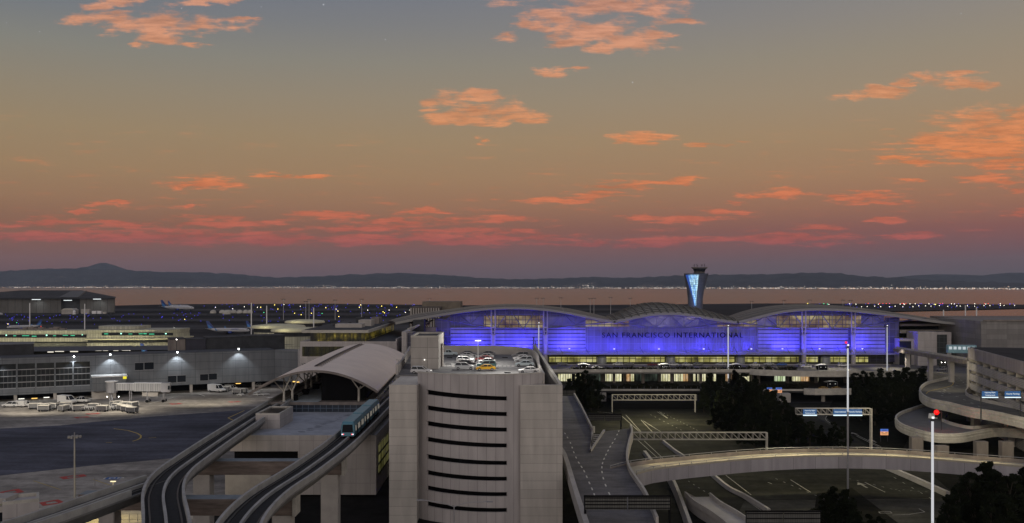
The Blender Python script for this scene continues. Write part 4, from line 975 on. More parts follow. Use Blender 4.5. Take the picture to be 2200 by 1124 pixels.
for px in (1060, 1171.5, 1722.5, 1828):
    x = tx(px); mb = MB()
    mb.lathe([(1.05, tz(786)), (1.05, tz(718))], (x, YTR - 0.2, 0), 14)
    mb.lathe([(0.01, tz(718)), (1.05, tz(718))], (x, YTR - 0.2, 0), 14)
    c_ = mb.build('column', m_col, T)
    mb = MB()
    for sx_ in (-1, 1):
        mb.tube((x + sx_ * 0.55, YTR - 0.2, tz(718)), (x + sx_ * 0.9, YTR - 0.2, tz(702)), 0.3, 0.34)
        mb.tube((x + sx_ * 0.85, YTR - 0.2, tz(702)), (x + sx_ * 0.85, YTR - 0.2, roof_z_front(px) - 0.8), 0.34)
    mb.bar((x - 1, YTR - 0.2, tz(711)), (x + 1, YTR - 0.2, tz(711)), 0.5, 0.4); mb.bar((x - 1, YTR - 0.2, tz(703)), (x + 1, YTR - 0.2, tz(703)), 0.6, 0.6)
    mb.build('column_head', m_col, c_)
# ledge, entrance storey
m_ledge = M('ledge metal', (0.24, 0.24, 0.27), 0.5, 0.2, var=0.1)
MB().box(tx(1166), tx(1918), YT - 4.5, YT - 0.5, tz(761), tz(758)).build('canopy_ledge', m_ledge, T)
MB().box(tx(968), tx(1901), YT - 1.2, YT + 0.6, tz(759.5), tz(755.5)).build('lower_parapet', PM('lower parapet', (0.25, 0.25, 0.29), 3, 2, 0.08, 0.5), T)
MB().box(tx(968), tx(1918), YT + 0.2, YT + 0.5, tz(781), tz(761)).build('entrance_glazing', PM('entrance glazing dark', (0.02, 0.02, 0.02), 2.9, 1.3, 0.1, 3), T)
for a, b_ in ((1179, 1281), (1302, 1428), (1447, 1578), (1600, 1716), (1729, 1757), (1782, 1822), (1834, 1865)):
    MB().box(tx(a), tx(b_), YT - 0.05, YT + 0.15, tz(778), tz(767)).build('lit_entrance', m_entry, T)
for px in (1292, 1439, 1588, 1770):
    mb = MB().lathe([(2.2, tz(780)), (2.2, tz(767)), (1.6, tz(765)), (0.01, tz(764.5))], (tx(px), YT - 2.4, 0), 14)
    mb.build('entrance_drum', M('brushed metal', (0.35, 0.37, 0.37), 0.3, 0.6, var=0.1), T)
# upright fins and guy struts in front of the glass
mb = MB()
for px in range(1262, 1626, 15): mb.box(tx(px) - 0.07, tx(px) + 0.07, YT - 0.18, YT - 0.02, tz(755), tz(702.5))
mb.build('glass_fin', M('glass fin', (0.2, 0.2, 0.25), 0.4, var=0), T)
for px in (1200, 1255, 1317, 1372, 1465, 1517, 1572, 1683, 1737, 1792, 1845):
    MB().tube((tx(px), YT - 4, tz(744)), (tx(px + 9), YT - 4.2, tz(760)), 0.12).build('flagpole', m_dark, T)
# writing
m_letters = M('letters', (0.006, 0.006, 0.008), 1.0, var=0, spec=0.0)
text('lettering', 'SAN FRANCISCO INTERNATIONAL', 3.3, m_letters, T, (tx(1443.5), YT - 1.6, tz(720.2)), extrude=0.12, spacing=1.2, width=tx(1594.5) - tx(1292.5), bold=0.03)
# uplights
BLUE = (0.05, 0.036, 1.0)
def uplight(px, py, e, wide, target_py=715, off=3.8, fixture=True, dx_=0.0):
    p_ = (tx(px), YT - off, tz(py)); e *= 2.1
    lamp('AREA', p_, e, BLUE, (tx(px + dx_), YT - 0.3, tz(target_py)), 0.8 if wide < 4 else wide, sy=0.6)
    if fixture:
        f_ = MB().obox((tx(px), YT - off - 0.3, tz(py) - 0.45), 0.9, 0.5, 0.5).build('uplight', m_dark, T)
        MB().obox((tx(px), YT - off - 0.62, tz(py) - 0.2), 0.8, 0.1, 0.3).build('uplight_lens', E('uplight lens', (0.75, 0.72, 1), 2), f_)
for px, e in ((1022, 1600), (1124, 1600), (1222, 1500), (1675, 1250), (1754, 1250), (1845, 1200)):
    uplight(px, 748, e, 6, 712)
for px, e in ((985, 500), (1090, 500), (1200, 450), (1700, 600), (1800, 600)):
    uplight(px, 750, e, 6, 715, fixture=False)
for px, e in ((1317, 420), (1412, 420), (1507, 420), (1608, 420)):
    uplight(px, 748, e, 2, 712, off=4.5)
for px in (1270, 1330, 1390, 1450, 1510, 1570): uplight(px, 752, 1050, 12, 700, off=8, fixture=False)
for px in (1000, 1080, 1160, 1240, 1650, 1730, 1810, 1890): uplight(px, 752, 560, 12, 690, off=9, fixture=False)
for px in (950, 1915): uplight(px, 752, 350, 6, 700, off=7, fixture=False)

# ================================================================ control tower
YC = 890.0; tcx = lambda px: X(px, YC); tcz = lambda py: Z(py, YC)
CT = thing('control_tower', 'flared control tower with a glowing blue glass face and dark cab on top', 'control tower', (tcx(1494), YC, 0))
m_tw = PM('tower cladding', (0.10, 0.11, 0.13), 2.2, 3.0, 0.1, 0.6, rough=0.5)
def ring(cx_, hw, hd, z, n=28, p=2.6):
    out = []
    for i in range(n):
        t = 2 * math.pi * i / n; c_, s_ = math.cos(t), math.sin(t)
        out.append((cx_ + hw * math.copysign(abs(c_) ** (2 / p), c_), YC + hd * math.copysign(abs(s_) ** (2 / p), s_), z))
    return out
lv = [(0, 1493.5, 6.6), (25, 1493.5, 6.8), (36, 1493.8, 7.2), (44, 1494.3, 8.3), (52, 1494.8, 10.0), (58, 1495.4, 11.4), (58.9, 1495.4, 11.6)]
mb = MB(); rr = [ring(tcx(c_), h_, h_ * 0.9, z_) for z_, c_, h_ in lv]
for r_ in rr: r_.append(r_[0])
mb.grid(rr); mb.poly(rr[-1][:-1]); mb.build('shaft', m_tw, CT)
m_tg = PM('tower glass', (0.3, 0.4, 0.6), 1.5, 2.4, 0.2, 0.2); 
m_tglow = WIN('tower glow', [(0.08, 0.25, 0.9), (0.2, 0.5, 1.0), (0.6, 0.9, 1)], 1.25, 1.45, 2.1, 0.10, 0.03, 0.05, 0.6, frame=(0.02, 0.05, 0.15), stretch=(1.6, 0.35, 1))
gl = []
for z_, a, b_ in ((28, 1489.5, 1493.3), (36, 1486.2, 1493.6), (42, 1483.6, 1494.1), (48, 1480.4, 1495.2), (53, 1477.6, 1496.1), (57.6, 1475.2, 1497)):
    h_ = lerp_list([(q[0], q[2]) for q in lv], z_); cx_ = lerp_list([(q[0], tcx(q[1])) for q in lv], z_)
    row = []
    for k in range(7):
        x = tcx(a + (b_ - a) * k / 6); q = min(1, abs(x - cx_) / h_); y = YC - h_ * 0.9 * (1 - q ** 2.6) ** (1 / 2.6) - 0.35
        row.append((x, y, z_))
    gl.append(row)
MB().grid(gl).build('glowing_glass', m_tglow, CT, fix=False)
gl2 = [[(p_[0] - 0.15 - (0.2 + (r_[0][2] - 28) * 0.062), p_[1] + 0.28 + (0.2 + (r_[0][2] - 28) * 0.04), p_[2]) for p_ in (r_[0],)] + [r_[0]] for r_ in gl]
MB().grid(gl2).build('glowing_glass', E('tower glow deep', (0.05, 0.16, 0.75), 0.45), CT, fix=False)
mb = MB()
mb.lathe([(5.6, 58.9), (5.2, 60.0)], (tcx(1502), YC, 0), 20); mb.build('neck', m_dark, CT)
mb = MB().lathe([(4.9, 60.0), (5.4, 61.4), (6.1, 63), (6.4, 63.4)], (tcx(1502.5), YC, 0), 16); mb.build('cab_window', m_glassd, CT)
mb = MB().lathe([(0.01, 59.9), (5.2, 59.9), (5.3, 60.5)], (tcx(1502.5), YC, 0), 16); mb.build('cab_floor', m_conc_d, CT)
mb = MB().lathe([(6.4, 63.4), (7.8, 64.3), (7.9, 65.0), (6.8, 65.3), (0.01, 65.5)], (tcx(1502.5), YC, 0), 20); mb.build('cab_roof', m_conc_d, CT)
mb = MB()
for i, a_ in enumerate((0.2, 1.0, 1.9, 2.7, 3.4, 4.2, 5.1, 5.8)): 
    x, y = tcx(1502.5) + 5.2 * math.cos(a_), YC + 4 * math.sin(a_); mb.tube((x, y, 65.2), (x, y, 66.4 + (i * 37 % 5) * 0.35), 0.14, 0.1); mb.ball((x, y, 66.6 + (i * 37 % 5) * 0.3), 0.45)
mb.build('antenna', m_dark, CT)
lamp('AREA', (tcx(1484), YC - 30, 30), 2500, (0.15, 0.3, 1), (tcx(1484), YC - 6, 46), 3)

# ================================================================ buildings left of the terminal
yb = thing('office_building', 'flat roofed building with a band of yellow lit windows left of the terminal', 'office building', (-77, 440, 0))
m_yw = WIN('yellow office windows', [(0.04, 0.035, 0.0), (0.2, 0.15, 0.015), (0.85, 0.66, 0.1)], 0.42, 1.5, 6, 0.1, 0.28, 0.35, 0.72, frame=(0.01, 0.01, 0.01), stretch=(1, 0.8, 1))
m_yw2 = WIN('dim office windows', [(0.04, 0.035, 0.0), (0.14, 0.12, 0.02)], 0.4, 1.8, 6, 0.1, 0.3, 0.35, 0.8, frame=(0.01, 0.01, 0.01))
MB().box(-88, -64.2, 400, 498, 23.4, 27.2).build('window_band', m_yw, yb)
MB().box(-91, -62, 396.5, 500, 27.2, 28.4).build('roof', m_conc_l, yb)
MB().box(-90, -63, 397.5, 499.2, 28.41, 28.6).build('roof_membrane', m_dark, yb)
MB().box(-92, -50, 398, 498, 14, 23.4).build('body', m_block, yb)
MB().box(-63.5, -51, 399, 497, 23.41, 23.6).build('terrace', m_dark, yb)
MB().bar((-50.3, 398.6, 23.9), (-50.3, 497, 23.9), 0.5, 1.2).build('terrace_parapet', m_block, yb)
MB().box(-91, -73, 397.8, 398.05, 17, 21.2).build('window_band', m_yw2, yb)
for i, (a, b_, c, d, e_) in enumerate(((-80, -68, 415, 424, 30.3), (-72, -66, 430, 440, 31.5), (-76, -73, 446, 452, 32.2), (-70, -66, 455, 465, 31.8), (-84, -78, 430, 445, 30))):
    MB().box(a, b_, c, d, 28.6, e_).build('roof_unit', (m_conc, m_conc, m_dark, m_conc_d, m_dark)[i], yb)
bb = thing('banded_block', 'brownish block with an upright striped facade behind the left roof end', 'office block', (X(940, 560), 560, 0))
MB().box(X(880, 560), X(946, 560), 560, 590, 0, Z(660, 560)).build('wall', M('brown block', (0.09, 0.075, 0.065), 0.8), bb)
MB().box(X(907, 575), X(989, 575), 575, 600, 0, Z(648.5, 575)).build('wall', M('olive block', (0.16, 0.135, 0.105), 0.8), bb)
mb = MB()
for i in range(12): x = X(882 + i * 5.4, 560); mb.box(x, x + 0.7, 559.2, 559.95, 5, Z(662, 560))
mb.build('upright_fin', m_conc, bb)
st_ = thing('stair_tower', 'dark boxy stair tower on the link roof left of the blue glass', 'stair tower', (X(899, 420), 420, 0))
MB().box(X(887, 418), X(911, 418), 418, 428, 10, Z(688, 418)).build('shaft', m_dark, st_)
MB().box(X(905, 424), X(937, 424), 424, 430, 10, Z(704, 424)).build('plant_box', m_conc_d, st_)
bk = thing('striped_canopy', 'small striped awning roof tucked under the left roof wing', 'awning', (X(910, 440), 440, 20))
q = [aty(880, 692, 440), aty(916, 686, 440), aty(925, 697, 425), aty(896, 703, 425)]
MB().extrude(q, (0, 0, -0.4)).build('awning', PM('striped awning', (0.42, 0.3, 0.27), 0.9, 40, 0.35, 0.3), bk)
MB().tube(q[0], (q[0].x, q[0].y, 15), 0.2).build('post', m_steel, bk); MB().tube(q[2], (q[2].x, q[2].y, 15), 0.2).build('post', m_steel, bk)
lk = thing('link_building', 'stepped pale link block between the train station and the terminal', 'link building', (X(880, 380), 380, 0))
MB().box(X(863, 380), X(873, 380), 380, 400, 0, Z(713, 380)).build('pier', m_block, lk)
MB().box(X(873, 384), X(885, 384), 384, 400, 0, Z(716, 384)).build('glass_bay', m_tglass_d, lk)
MB().box(X(862, 390), X(945, 390), 402, 416, 0, Z(716, 402)).build('body', m_conc_d, lk)
mb = MB()
for i in range(4): mb.bar(aty(868 + i * 3, 716 - i * 3, 402), aty(912 + i * 6, 694 - i * 2, 440), 0.8, 0.5)
mb.build('sloped_beam', m_conc_l, lk)

# ================================================================ buildings right of the terminal
rb = thing('gate_building', 'dark multi level building with yellow windows right of the blue glass', 'gate building', (X(2000, 430), 430, 0))
m_rw = WIN('gate windows', [(0.02, 0.018, 0.0), (0.12, 0.09, 0.01), (0.8, 0.6, 0.12)], 0.4, 1.6, 5, 0.1, 0.22, 0.45, 0.75, frame=(0.005, 0.005, 0.005), stretch=(1, 0.6, 1))
MB().box(X(1933, 440), X(2110, 440), 440, 470, 0, Z(722, 440)).build('window_band', m_rw, rb)
MB().box(X(1933, 432), X(2108, 432), 432, 472, Z(700.5, 432), Z(696, 432)).build('roof', m_conc_d, rb)
MB().box(X(1933, 440), X(2105, 440), 441, 470, Z(722, 440), Z(701, 440)).build('upper_storey', m_black, rb)
MB().box(X(1933, 434), X(2110, 434), 434, 440, Z(716, 434), Z(709, 434)).build('balcony', m_conc, rb)
MB().box(X(1972, 420), X(2011, 420), 420, 432, 0, Z(713, 420)).build('wing', m_block, rb)
MB().box(X(2011.2, 420), X(2045, 420), 420.5, 432, 0, Z(714, 420)).build('wing', m_block, rb)
MB().box(X(2014, 420), X(2035, 420), 420.2, 420.45, 10, Z(719, 420)).build('window', PM('gate glass', (0.03, 0.035, 0.035), 2.2, 2.4, 0.1, 2.5), rb)
MB().box(X(1933, 424), X(1975, 424), 424, 434, 0, Z(728, 424)).build('wing', m_block, rb)
MB().box(X(1933, 423.5), X(1958, 423.5), 423.7, 424, 8, Z(733, 424)).build('window', m_glassd, rb)
gb = thing('grey_block', 'big plain grey panelled block at the right edge', 'block', (X(2160, 400), 400, 0))
MB().box(X(2108, 400), X(2420, 400), 400, 440, 0, Z(690, 400)).build('wall', PM('grey block', (0.2, 0.19, 0.185), 9, 2.2, 0.06, 0.7), gb)
MB().bar((X(2112, 400), 399.7, Z(690, 400) + 0.3), (X(2420, 400), 399.7, Z(690, 400) + 0.3), 0.6, 0.6).build('roof_edge', m_conc_d, gb)
MB().box(X(2055, 470), X(2420, 470), 470, 500, 0, Z(683, 470)).build('rear_wall', m_conc_d, gb)
MB().box(X(2085, 450), X(2108, 450), 450, 460, 0, Z(696, 450)).build('plant_box', m_conc, gb)
# elevated people mover track and train on the right
gr = thing('elevated_track', 'elevated train track on columns passing right of the blue glass front', 'elevated track', (X(2000, 400), 400, 0))
pa, pb_ = aty(1931, 752, 415), aty(2084, 778, 330)
MB().bar(pa, pb_, 5, 1.4).build('girder', m_conc_d, gr)
for sg in (-2.4, 2.4): MB().bar(pa + Vector((0, sg, 0.9)), pb_ + Vector((0, sg, 0.9)), 0.3, 1.0).build('parapet', m_conc_l, gr)
for u in (0.15, 0.5, 0.78): q = pa.lerp(pb_, u); MB().obox((q.x, q.y, 8), 1.6, 1.6, q.z - 8.6).build('column', m_conc, gr)
q = aty(2065, 750, 360)
rt = thing('train_car', 'pale blue train car with bright windows stopped behind the right car park', 'train', (q.x, q.y, q.z - 1.7))
mb = MB().obox((q.x, q.y, q.z - 1.6), 10.5, 2.8, 3.2, R(-12)); mb.build('body', M('train pale blue', (0.2, 0.36, 0.42), 0.4, var=0.1), rt, bevel=0.15)
mb = MB()
for k in range(6):
    c_ = Vector((q.x, q.y, q.z - 0.1)) + Vector((math.cos(R(-12)), math.sin(R(-12)), 0)) * (-4.2 + k * 1.65); mb.obox(c_, 1.1, 2.9, 1.1, R(-12))
mb.build('window', E('train window light', (0.85, 0.95, 1), 0.55), rt)
# ================================================================ parking garage in front
GA = thing('parking_garage', 'tall concrete car park with a curved drum of eight dark slots', 'parking garage', (-8, 200, 0))
# drum: circle through three plan points
yf = 184.0
dl = (X(893, 184.6), 184.6 + 4.0); dr = (X(1166, 185), 185 + 2.0); dm = (X(1062, 183), 183)
def circ(a, b, c):
    ax, ay, bx_, by_, cx_, cy_ = *a, *b, *c
    d = 2 * (ax * (by_ - cy_) + bx_ * (cy_ - ay) + cx_ * (ay - by_))
    ux = ((ax * ax + ay * ay) * (by_ - cy_) + (bx_ * bx_ + by_ * by_) * (cy_ - ay) + (cx_ * cx_ + cy_ * cy_) * (ay - by_)) / d
    uy = ((ax * ax + ay * ay) * (cx_ - bx_) + (bx_ * bx_ + by_ * by_) * (ax - cx_) + (cx_ * cx_ + cy_ * cy_) * (bx_ - ax)) / d
    return ux, uy, math.hypot(ax - ux, ay - uy)
gx, gy, gr_ = circ(dl, dm, dr)
tl = math.atan2(dl[1] - gy, dl[0] - gx); tr = math.atan2(dr[1] - gy, dr[0] - gx)
if tl > tr: tl -= 2 * math.pi
if tl < -math.pi * 1.5: tl += 2 * math.pi
def ang(px):
    # angle on the drum seen at picture column px
    best = None
    for i in range(2001):
        t = tl + (tr - tl) * i / 2000; x, y = gx + gr_ * math.cos(t), gy + gr_ * math.sin(t)
        e = abs(CX + F * x / y - px)
        if best is None or e < best[0]: best = (e, t)
    return best[1]
ts0, ts1 = ang(916.5), ang(1089.5)
def arcwall(mb, t0, t1, z0, z1, r0, r1, n=24):
    f0 = z0 if callable(z0) else (lambda t: z0); f1 = z1 if callable(z1) else (lambda t: z1)
    n = max(3, int(n * abs(t1 - t0) / abs(tr - tl)) + 1)
    T_ = [t0 + (t1 - t0) * i / n for i in range(n + 1)]
    for q, (ra, za, rb, zb) in enumerate(((r0, f0, r0, f1), (r0, f1, r1, f1), (r1, f1, r1, f0), (r1, f0, r0, f0))):
        v = []; f = []; uv = []
        for t in T_:
            v.append((gx + ra * math.cos(t), gy + ra * math.sin(t), za(t))); v.append((gx + rb * math.cos(t), gy + rb * math.sin(t), zb(t)))
        for i in range(n):
            f.append((2 * i, 2 * i + 2, 2 * i + 3, 2 * i + 1))
            uv.append([(T_[i] * gr_, za(T_[i])), (T_[i + 1] * gr_, za(T_[i + 1])), (T_[i + 1] * gr_, zb(T_[i + 1]) + abs(ra - rb)), (T_[i] * gr_, zb(T_[i]) + abs(ra - rb))])
        mb.add(v, f, uv)
    for t in (t0, t1):
        mb.add([(gx + r_ * math.cos(t), gy + r_ * math.sin(t), z_) for r_, z_ in ((r0, f0(t)), (r0, f1(t)), (r1, f1(t)), (r1, f0(t)))], [(0, 1, 2, 3)])
ym = dm[1]
tops = []
for yy in (847.5, 881, 914.5, 948.5, 986, 1020, 1053, 1087):   # slot heights at the left end
    tops.append(yy)
yl = gy + gr_ * math.sin(ts0); yr = gy + gr_ * math.sin(ts1)
zt_dr = Z(805.5, ym)
def slot_edge(pl, pr):   # the slots follow the spiral ramp inside
    za, zb = Z(pl, yl), Z(pr, yr)
    return lambda t: za + (zb - za) * (t - ts0) / (ts1 - ts0)
wl_ = MB(); prev = zt_dr
for y in tops:
    lo_, hi_ = slot_edge(y, y + 13.5), slot_edge(y - 10.5, y + 4.5)
    arcwall(wl_, ts0, ts1, hi_, prev, gr_, gr_ - 0.5); prev = lo_
arcwall(wl_, ts0, ts1, -0.5, prev, gr_, gr_ - 0.5)
arcwall(wl_, tl, ts0 - 0.0004, -0.5, zt_dr, gr_, gr_ - 0.5); arcwall(wl_, ts1 + 0.0004, tr, -0.5, zt_dr, gr_, gr_ - 0.5)
dw = wl_.build('drum_wall', m_drum, GA, fix=False)
inn = MB(); arcwall(inn, tl + 0.01, tr - 0.01, -0.5, zt_dr - 1.6, gr_ - 2.2, gr_ - 2.5); inn.build('unlit_interior', m_black, GA, fix=False)
cp = MB(); arcwall(cp, tl, tr, zt_dr + 0.001, zt_dr + 0.16, gr_ + 0.06, gr_ - 0.56); cp.build('coping', m_conc_l, GA, fix=False)
# wings
zw = Z(828.5, 184)
xl0, xl1 = X(836, 184), X(895.5, 184)
MB().box(xl0, xl1, 184, 203, -0.5, zw).build('wing', m_wing, GA)
mb = MB(); mb.bar((xl0, 184.2, zw + 0.07), (xl1, 184.2, zw + 0.07), 0.42, 0.14); mb.build('coping', m_conc_l, GA)
xr0, xr1 = X(1118, 183.5), X(1208.5, 183.5)
MB().box(xr0, xr1, 183.5, 186, -0.5, zw).build('wing', m_wing, GA)
mb = MB(); mb.bar((xr0, 183.8, zw + 0.07), (xr1, 183.8, zw + 0.07), 0.62, 0.14); mb.build('coping', m_conc_l, GA)
# right outer wall rising to the back, roof deck, back wall
zd = 28.0
mb = MB(); mb.extrude([(xr1, 186.02, -0.5), (xr1, 186.02, zw), (X(1150, 266), 268, 30.4), (X(1150, 266), 268, -0.5)], (-0.5, 0, 0)); mb.build('side_wall', m_wing, GA)
mb = MB(); mb.bar((xr1 - 0.25, 186, zw + 0.07), (X(1150, 266) - 0.25, 268, 30.47), 0.62, 0.14); mb.build('coping', m_conc_l, GA)
xin = X(1166, 187)
deck_pts = [(X(893, 189) + 0.3, 190)] + [(gx + (gr_ - 0.6) * math.cos(t), gy + (gr_ - 0.6) * math.sin(t)) for t in [tl + (tr - tl) * i / 14 for i in range(1, 14)]] + [(xin - 0.7, 188), (xin - 0.4, 240), (X(1146, 256), 257), (X(1120, 262), 262.5), (X(1060, 263), 263.5), (X(930, 263), 263.5), (X(868, 250), 262), (X(852, 205), 203.4), (xl1, 203.4)]
MB().prism(deck_pts, zd - 0.6, zd).build('roof_deck', m_deck, GA)
mb = MB(); bw = [(X(930, 263), 263.6), (X(1010, 264), 264.4), (X(1075, 263.5), 263.8), (X(1112, 262), 261.5), (X(1133, 258), 257), (X(1146, 250), 250), (X(1154, 238), 238), (xin - 0.15, 212), (xin, 187.3)]
bwz = [Z(744, 264), Z(744, 264.5), Z(744.5, 264), Z(746, 262), Z(750, 257), Z(756, 250), 29.9, 29.5, zt_dr]
bwz = [30.5, 30.5, 30.4, 30.25, 30.1, 29.95, 29.8, 29.5, zt_dr - 0.05]
mb.sweep(smooth_path([(x, y, z) for (x, y), z in zip(bw, bwz)], 3), [(0, 0), (-0.4, 0), (-0.4, -5), (0, -5)]); mb.build('parapet', m_conc, GA)
# left edge of the deck: ramp wall down beside the station canopy
mb = MB(); mb.sweep([(X(852, 205), 203.5, zt_dr + 0.3), (X(862, 226), 226, 29.6), (X(868, 250), 262, 30.4)], [(0, 0), (0.5, 0), (0.5, -20), (0, -20)]); mb.build('parapet', m_conc, GA)
# ramp slab on the far left
mb = MB(); mb.prism([(X(868, 226), 226), (X(893, 262), 262), (X(884, 262), 275), (X(860, 250), 250)], 26.4, 26.9); mb.build('ramp', m_ramp, GA)
# stair tower on the roof
sx0, sx1 = X(882.5, 217), X(942, 217); zs = Z(725, 217)
stw = MB().box(sx0, sx1, 217, 233, zd - 0.5, zs).build('stair_tower', PM('stair cladding', (0.35, 0.325, 0.3), 20, 2.55, 0.05, 0.5), GA)
mb = MB()
for a, b_ in (((sx0, 217.2), (sx1, 217.2)), ((sx0, 232.8), (sx1, 232.8))): mb.bar((*a, zs + 0.2), (*b_, zs + 0.2), 0.4, 0.4)
for x in (sx0 + 0.2, sx1 - 0.2): mb.bar((x, 217.42, zs + 0.2), (x, 232.58, zs + 0.2), 0.4, 0.4)
mb.build('tower_parapet', m_conc_l, stw)
MB().box(sx0 + 0.42, sx1 - 0.42, 217.45, 232.5, zs, zs + 0.06).build('tower_roof', m_dark, stw)
q = aty(912, 773, 216.8); MB().ball(q, 0.1).build('wall_lamp', E('stair lamp', (1, 0.97, 0.9), 5), stw)
MB().box(sx1 + 0.01, sx1 + 0.4, 224, 228, zd, zd + 5.5).build('downpipe_duct', m_conc_d, stw)
# stall marks on the deck (thin paint)
mb = MB()
for yy in (786.5,):
    for px in list(range(944, 978, 10)) + list(range(1066, 1104, 9)):
        p_ = at(px, yy, zd + 0.02); mb.poly([p_ + Vector((-0.35, -0.5, 0)), p_ + Vector((0.35, -0.5, 0)), p_ + Vector((0.35, 0.5, 0)), p_ + Vector((-0.35, 0.5, 0))])
mb.build('deck_marking', m_line, GA, fix=False)
mb = MB()
for px, py in ((966, 769), (1085, 769), (963, 783), (1090, 801.5)):
    p_ = at(px, py, zd + 0.02); mb.obox(p_, 1.5, 0.25, 0.18)
mb.build('drain_grate', m_black, GA)
# roof lamps
for px, Yp, yt, lit, lb in ((1027, 226, 733, True, 'lit T shaped lamp post between the parked cars on the car park roof'), (1020.5, 212, 764, False, 'unlit post in front of the lit lamp on the car park roof')):
    x = X(px, Yp); zt = Z(yt, Yp); o = thing('roof_lamp_post', lb, 'lamp post', (x, Yp, zd))
    MB().tube((x, Yp, zd), (x, Yp, zt), 0.12, 0.09, 8).build('pole', m_white if lit else m_dark, o)
    MB().obox((x, Yp, zt), 1.5 if lit else 0.5, 0.5, 0.16).build('lamp_head', E('lamp head lit', (0.9, 0.93, 1), 1.5) if lit else m_dark, o)
    MB().bar((x - 0.6, Yp, zt - 0.9), (x + 0.6, Yp, zt - 0.9), 0.08, 0.08).build('cross_arm', m_dark, o)
    if lit:
        lamp('AREA', (x - 0.4, Yp + 8, zt + 3.5), 3600, (1, 0.97, 0.9), (x - 0.4, Yp + 4, zd), 0.7)
        lamp('SPOT', (x, Yp - 1.6, zd + 1.2), 25, (0.85, 0.88, 1), (x, Yp, zt), 0.1, 40)
lamp('AREA', (X(1100, 208), 208, zd + 8), 1500, (1, 0.96, 0.88), (X(1090, 206), 206, zd), 1.0)
o = thing('roof_lamp_post', 'unlit lamp post near the right corner of the car park roof, standing before the glass', 'lamp post', (X(1146.5, 262), 262, 28))
for px, yt in ((1146.5, 726), (1150.5, 733)):
    x = X(px, 268); MB().tube((x, 269, 0), (x, 269, Z(yt, 268)), 0.12).build('pole', m_dark, o); MB().obox((x, 269, Z(yt, 268)), 1.0, 0.3, 0.12).build('lamp_head', m_dark, o)
for px, py, pb, lb in ((1157.5, 697, 790, 'tall white lit pole behind the car park corner'),):
    pass
for px, yt, Yp, lb in ((856, 774, 222, 'left T shaped unlit lamp by the canopy edge'), (869.5, 765.5, 236, 'right T shaped unlit lamp by the canopy edge')):
    x = X(px, Yp); o = thing('ramp_lamp', lb, 'lamp post', (x, Yp, 26.9)); MB().tube((x, Yp, 26.9), (x, Yp, Z(yt, Yp)), 0.09).build('pole', m_conc_l, o); MB().obox((x, Yp, Z(yt, Yp)), 1.2, 0.35, 0.14).build('lamp_head', m_conc_l, o)
# street lamp in front of the drum
Ys = 150; x = X(975.5, Ys); o = thing('street_lamp', 'double armed unlit street lamp in front of the curved slotted wall', 'street lamp', (x, Ys, 0))
zt = Z(1086, Ys); MB().tube((x, Ys, 0), (x, Ys, zt), 0.14, 0.09, 8).build('pole', m_steel, o)
for sg, e_ in ((-1, (906, 1074.5)), (1, (1048, 1078))):
    q = aty(*e_, Ys); mb = MB(); P_ = [Vector((x, Ys, zt - 0.2)), Vector((x + sg * 2, Ys, zt + 0.45)), q]
    for a, b_ in zip(P_, P_[1:]): mb.tube(a, b_, 0.06)
    ar = mb.build('arm', m_steel, o); MB().obox((q.x + sg * 0.3, q.y, q.z - 0.1), 1.1, 0.4, 0.18).build('lamp_head', m_steel, ar)

# ================================================================ train station with arched canopy
ST = thing('train_station', 'elevated train station under a pale arched sail roof on branching columns', 'train station', (-54, 300, 0))
m_sail = M('sail roof', (0.8, 0.69, 0.6), 0.55, var=0.08, scale=0.12)
def sail(u, v):
    y = 245 + 111 * v; xl = -70.3 - 4.2 * v; xr = -35.9 - 3.4 * v
    zl = 18.9 + 0.2 * v; zr = 19.5
    x = xl + (xr - xl) * u
    z = zl + (zr - zl) * u + 5.9 * (1 - (2 * u - 1) ** 2) + 0.35 * math.sin(math.pi * v)
    return Vector((x, y, z))
NU, NV = 30, 16
top = [[sail(j / NU, i / NV) for j in range(NU + 1)] for i in range(NV + 1)]
mb = MB().grid(top); lowr = [[p - Vector((0, 0, 0.35)) for p in r_] for r_ in top]
mb.grid(lowr); mb.grid([top[0], lowr[0]]); mb.grid([top[-1], lowr[-1]]); mb.grid([[r_[0] for r_ in top], [r_[0] for r_ in lowr]]); mb.grid([[r_[-1] for r_ in top], [r_[-1] for r_ in lowr]])
cn = mb.build('canopy', m_sail, ST, smooth=True)
mb = MB()
for i in range(NU): mb.bar(top[0][i] + Vector((0, -0.1, -0.2)), top[0][i + 1] + Vector((0, -0.1, -0.2)), 0.25, 0.6)
mb.build('canopy_rim', m_conc_d, cn)
sk = MB()
for i in range(24):
    v0, v1 = 0.10 + 0.86 * i / 24, 0.10 + 0.86 * (i + 0.92) / 24
    a, b_, c, d = sail(0.455, v0), sail(0.475, v0), sail(0.475, v1), sail(0.455, v1)
    sk.add([p_ + Vector((0, 0, 0.12)) for p_ in (a, b_, c, d)], [(0, 1, 2, 3)])
sk.build('skylight', m_black, cn, fix=False)
sk = MB()
for i in range(30):
    v0 = 0.10 + 0.86 * i / 30
    a, b_ = sail(0.48, v0), sail(0.515, v0); sk.bar(a + Vector((0, 0, 0.1)), b_ + Vector((0, 0, 0.1)), 0.22, 0.16)
sk.build('skylight_rib', m_conc_d, cn)
sk = MB()
for u in (0.453, 0.478):
    for i in range(12): sk.bar(sail(u, 0.1 + 0.86 * i / 12) + Vector((0, 0, 0.15)), sail(u, 0.1 + 0.86 * (i + 1) / 12) + Vector((0, 0, 0.15)), 0.18, 0.3)
sk.build('skylight_curb', m_conc_d, cn)
m_bluedeck = M('pale platform', (0.5, 0.58, 0.66), 0.5, var=0.2, scale=0.6)
MB().box(-66, -36, 245.5, 352, 13.9, 16.3).build('platform', m_conc_d, ST)
